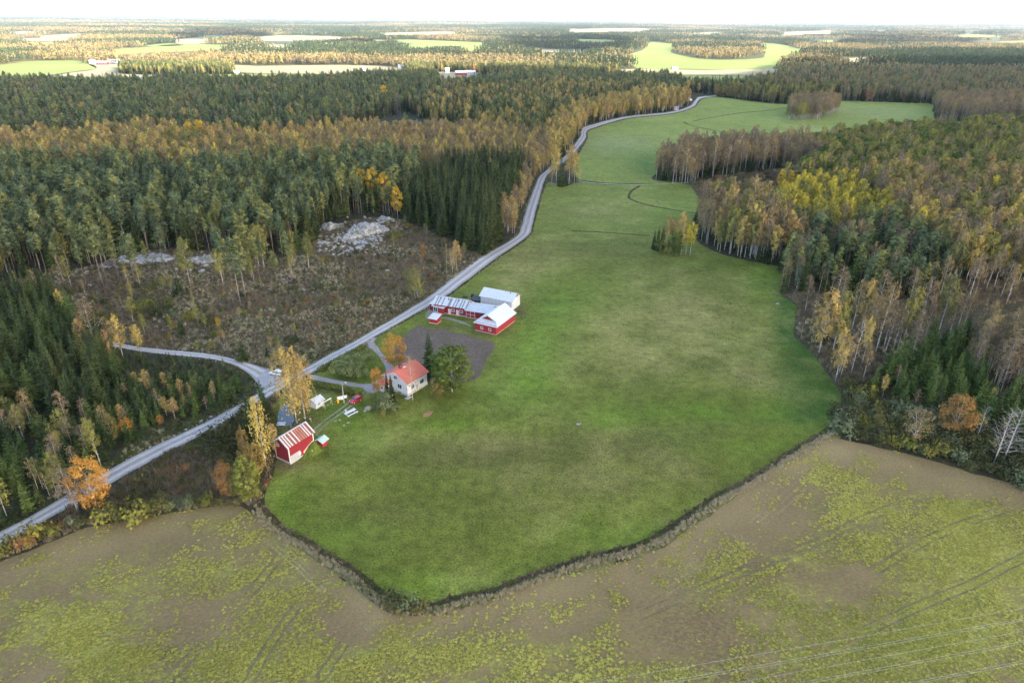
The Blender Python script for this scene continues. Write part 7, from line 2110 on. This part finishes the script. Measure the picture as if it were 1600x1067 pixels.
# ------------------------------------------------------------------ rough growth: scrub, reeds, ditch banks
TUFT = {k_: [tree_meshes(tuft_shape(400 + 7 * j + i, H, R, n, lf), LM[m_], BM['grey'], f'{k_}_{i}')[2] for i in range(3)] for j, (k_, m_, H, R, n, lf) in enumerate((('reed', 'reed', 1.1, 0.6, 30, 0.10), ('herb', 'herb', 0.9, 0.7, 34, 0.11), ('greenherb', 'greenherb', 0.8, 0.6, 30, 0.11)))}
def growth(name, polys, sp, kinds_, H=(0.7, 1.3), lines=None):
    P = []
    for poly in polys or ():
        Wp = W(poly); lo, hi = Wp.min(0), Wp.max(0)
        gx, gy = np.meshgrid(np.arange(lo[0], hi[0], sp), np.arange(lo[1], hi[1], sp))
        Q = np.stack([gx.ravel(), gy.ravel()], 1) + rng.uniform(-.5, .5, (gx.size, 2)) * sp
        Q = Q[inpoly(Q[:, 0], Q[:, 1], Wp)]
        if len(Q):
            Q = Q[poly_dist(Q[:, 0], Q[:, 1], ROAD_W) > 3.0]
            Q = Q[poly_dist(Q[:, 0], Q[:, 1], SIDE_W) > 2.8]
        P.append(Q)
    for px, off, wd, dens in lines or ():
        C = smooth(W(px), 0.25)
        Tn = np.gradient(C, axis=0); Tn /= np.linalg.norm(Tn, axis=1)[:, None]
        N = np.stack([-Tn[:, 1], Tn[:, 0]], 1)
        for q in range(int(dens)):
            P.append(C + N * (off + rng.normal(0, wd, len(C)))[:, None] + rng.uniform(-.2, .2, C.shape))
    P = np.concatenate(P)
    w = np.array([b for _a, b in kinds_]); cum = np.cumsum(w) / w.sum()
    srcs = [m_ for k_, _b in kinds_ for m_ in TUFT[k_]]
    q = np.clip(0.55 * rng.random(len(P)) + 0.45 * (fbm(P[:, 0], P[:, 1], 16, 2, 141) * 0.9 + 0.5), 0, 0.999)
    idx = np.searchsorted(cum, q) * 3 + rng.integers(0, 3, len(P))
    scatter(name, srcs, np.concatenate([P, terrain(P[:, 0], P[:, 1])[:, None]], 1), rng.uniform(*H, len(P)), rng.uniform(0, 6.28, len(P)), idx)
    print('GROWTH', name, len(P))
growth('clearing_undergrowth', [SCRUB_LEFT], 1.25, (('herb', .62), ('greenherb', .18), ('reed', .20)), (0.5, 1.25))
growth('scrub_undergrowth', [SCRUB_RIGHT, SCRUB_BIRCH, SCRUB_LOW], 1.2, (('herb', .75), ('greenherb', .15), ('reed', .10)), (0.7, 1.6))
growth('verge_grass', [VERGE_LOW, [(-60, 850), (0, 829), (171, 731), (260, 686), (250, 680), (165, 722), (0, 815)]], 0.9, (('greenherb', .7), ('reed', .3)), (0.4, 1.0))
DITCH = [(408, 793), (440, 826), (477, 846), (500, 862), (543, 886), (570, 908), (597, 930), (625, 946), (676, 947), (720, 934), (770, 924), (862, 890), (940, 867), (1000, 852), (1060, 818), (1110, 783), (1180, 745), (1240, 705), (1286, 678), (1312, 662)]
def rosette_shape(seed, R=0.45, n=16):
    t = TM(seed); r = t.r
    az = r.uniform(0, 6.28, n); rr = R * np.sqrt(r.random(n))
    C = np.stack([np.cos(az) * rr, np.sin(az) * rr, r.uniform(0.04, 0.26, n)], 1)
    t.tris(C, 0.34, r.uniform(0.1, 0.9, n), out=(0, 0, 1), up=0.4, loose=0.6)
    return t
LM['crop'] = leaf_mat('crop_leaf', ((0.19, 0.185, 0.045), (0.35, 0.325, 0.072), (0.52, 0.47, 0.125)), 0.2, 0.35, 0.6)
LM['sward'] = leaf_mat('sward_leaf', ((0.11, 0.145, 0.022), (0.15, 0.17, 0.028), (0.22, 0.20, 0.06)), 0.25, 0.3, 0.4)
ROS = [tree_meshes(rosette_shape(450 + i), LM['crop'], BM['grey'], f'crop_{i}')[2] for i in range(4)]
SWD = [tree_meshes(tuft_shape(460 + i, 0.55, 0.6, 24, 0.10), LM['sward'], BM['grey'], f'sward_{i}')[2] for i in range(3)]
def field_plants(name, poly, sp, srcs, want, scl):
    Wp = W(poly); lo, hi = np.maximum(Wp.min(0), (-260, 60)), np.minimum(Wp.max(0), (300, 330))
    gx, gy = np.meshgrid(np.arange(lo[0], hi[0], sp), np.arange(lo[1], hi[1], sp))
    P = np.stack([gx.ravel(), gy.ravel()], 1) + rng.uniform(-.5, .5, (gx.size, 2)) * sp
    u, v, _z = project(np.concatenate([P, np.zeros((len(P), 1))], 1))
    ok = inpoly(P[:, 0], P[:, 1], Wp) & (u > -120) & (u < 1720) & (v < 1130)
    P, u, v = P[ok], u[ok], v[ok]
    ok = want(P[:, 0], P[:, 1], u, v)
    P = P[ok]
    scatter(name, srcs, np.concatenate([P, np.full((len(P), 1), 0.03)], 1), rng.uniform(*scl, len(P)), rng.uniform(0, 6.28, len(P)), rng.integers(0, len(srcs), len(P)))
    print('PLANTS', name, len(P))
def crop_want(X, Y, u, v):
    c_ = stubble_col(X, Y, u, v)
    a = math.radians(40)
    Xr, Yr = X * math.cos(a) + Y * math.sin(a), -X * math.sin(a) + Y * math.cos(a)
    t = 1.0 * fbm(Xr * 0.5, Yr, 12, 5, 151) + 1.3 * fbm(Xr * 0.6, Yr, 3.6, 4, 153) + 1.5 * c_[:, 0] - 1.5 * c_[:, 1] - 0.16
    keep = t > rng.uniform(-0.45, 0.85, len(X)) + 0.15 * rng.normal(size=len(X))
    for px in TYRES:
        d = poly_dist(X, Y, smooth(W(px), 4.0))
        keep &= ~((d > 0.55) & (d < 1.25))
    return keep
field_plants('crop_plants', STUBBLE, 0.36, ROS, crop_want, (0.22, 0.68))
field_plants('meadow_tufts', MEADOW, 1.05, SWD, lambda X, Y, u, v: (fbm(X, Y, 14, 4, 155) + 0.9 * blob(u, v, 1268, 575, 40, 70) + 0.35 * fbm(X, Y, 3, 2, 156)) > rng.uniform(-0.1, 1.3, len(X)), (0.2, 0.5))
growth('ditch_growth', None, 1, (('herb', .45), ('greenherb', .55)), (0.25, 0.75), [(DITCH, 0.5, 0.4, 1)])
track('ditch_bank', DITCH, (-0.4,), 5.5, 0.022, M_GRASS, (0.125, 0.118, 0.045), 1.0)
growth('ditch_reeds', None, 1, (('reed', .75), ('greenherb', .25)), (0.3, 0.7), [(DITCH, -1.3, 0.5, 2)])
growth('clearing_grass', [[(330, 524), (420, 500), (560, 468), (650, 462), (600, 500), (540, 536), (480, 568), (420, 574), (370, 556)], [(200, 440), (300, 428), (420, 445), (360, 470), (240, 470)]], 1.1, (('reed', .6), ('greenherb', .15), ('herb', .25)), (0.4, 0.9))
growth('road_verge_grass', None, 1, (('greenherb', .62), ('reed', .18), ('herb', .2)), (0.18, 0.42), [(ROAD_U, 0.75, 0.30, 1), (ROAD_L, -0.75, 0.30, 1), (SIDE_U, 0.6, 0.3, 1), (SIDE_L, -0.6, 0.3, 1)])
M_DITCH = ground_material('ditch_mud', ((0.8, 0.4), (2.5, 0.5)), 0.4)
track('ditch', DITCH, (0.4,), 1.15, 0.036, M_DITCH, (0.055, 0.046, 0.028), 1.0)
for px, wd in (([(1068, 191), (1078, 196), (1100, 201), (1130, 206), (1180, 209.5), (1240, 208)], 1.6), ([(1000, 291), (988, 298), (983, 306), (986, 312), (1010, 320), (1050, 328), (1092, 334)], 1.1), ([(893, 361), (950, 364), (1015, 368.5)], 0.8), ([(1083, 190), (1110, 184.5), (1150, 178), (1200, 173), (1226, 169)], 1.0)):
    track('field_ditch', px, (0,), wd * 0.9, 0.05, M_DITCH, (0.075, 0.066, 0.032), 1.5)
    growth('ditch_growth', None, 1, (('herb', .6), ('greenherb', .4)), (0.3, 0.6), [(px, 0.0, 0.35 * wd, 1)])
HED = (([(501, 580), (520, 570.5), (540, 560), (560, 549.5), (571, 543.5)], 'clipped green hedge between the orchard and the gravel road'), ([(489, 603), (510, 607), (535, 612), (552, 617), (562, 621)], 'clipped dark hedge along the path to the yard'))
def hedge_mesh(px):
    C = smooth(W(px), 0.4)
    t = TM(500 + len(C)); r = t.r
    n = len(C) * 60
    k = r.integers(0, len(C), n)
    P = np.stack([C[k, 0] + r.uniform(-1.1, 1.1, n), C[k, 1] + r.uniform(-1.1, 1.1, n), r.uniform(0.05, 1.7, n)], 1)
    t.tris(P, 0.32, r.uniform(0.2, 0.8, n), out=P - np.stack([C[k, 0], C[k, 1], np.full(n, 0.6)], 1))
    V, F, T_ = t.leaf_arrays()
    me = fast_mesh('hedge', V, F, LM['hedge'])
    a = me.attributes.new('tone', 'FLOAT', 'POINT'); a.data.foreach_set('value', np.asarray(T_, np.float32))
    return me
for px, lb in HED:
    o = link('hedge', hedge_mesh(px)); tag(o, lb, 'hedge')

# ------------------------------------------------------------------ air
HAZE_TOP = 150.0
hb = MB().box(-40000, 40000, -6000, 34000, -40.0, HAZE_TOP)
mt, nt, out = new_mat('haze_air')
pv = nt.nodes.new('ShaderNodeVolumePrincipled')
pv.inputs['Color'].default_value = (0.76, 0.88, 1.0, 1)
pv.inputs['Density'].default_value = 2.6e-5
pv.inputs['Anisotropy'].default_value = 0.2
nt.links.new(pv.outputs[0], out.inputs['Volume'])
o = link('haze', hb.mesh('haze', mt))
kind(o, 'stuff')
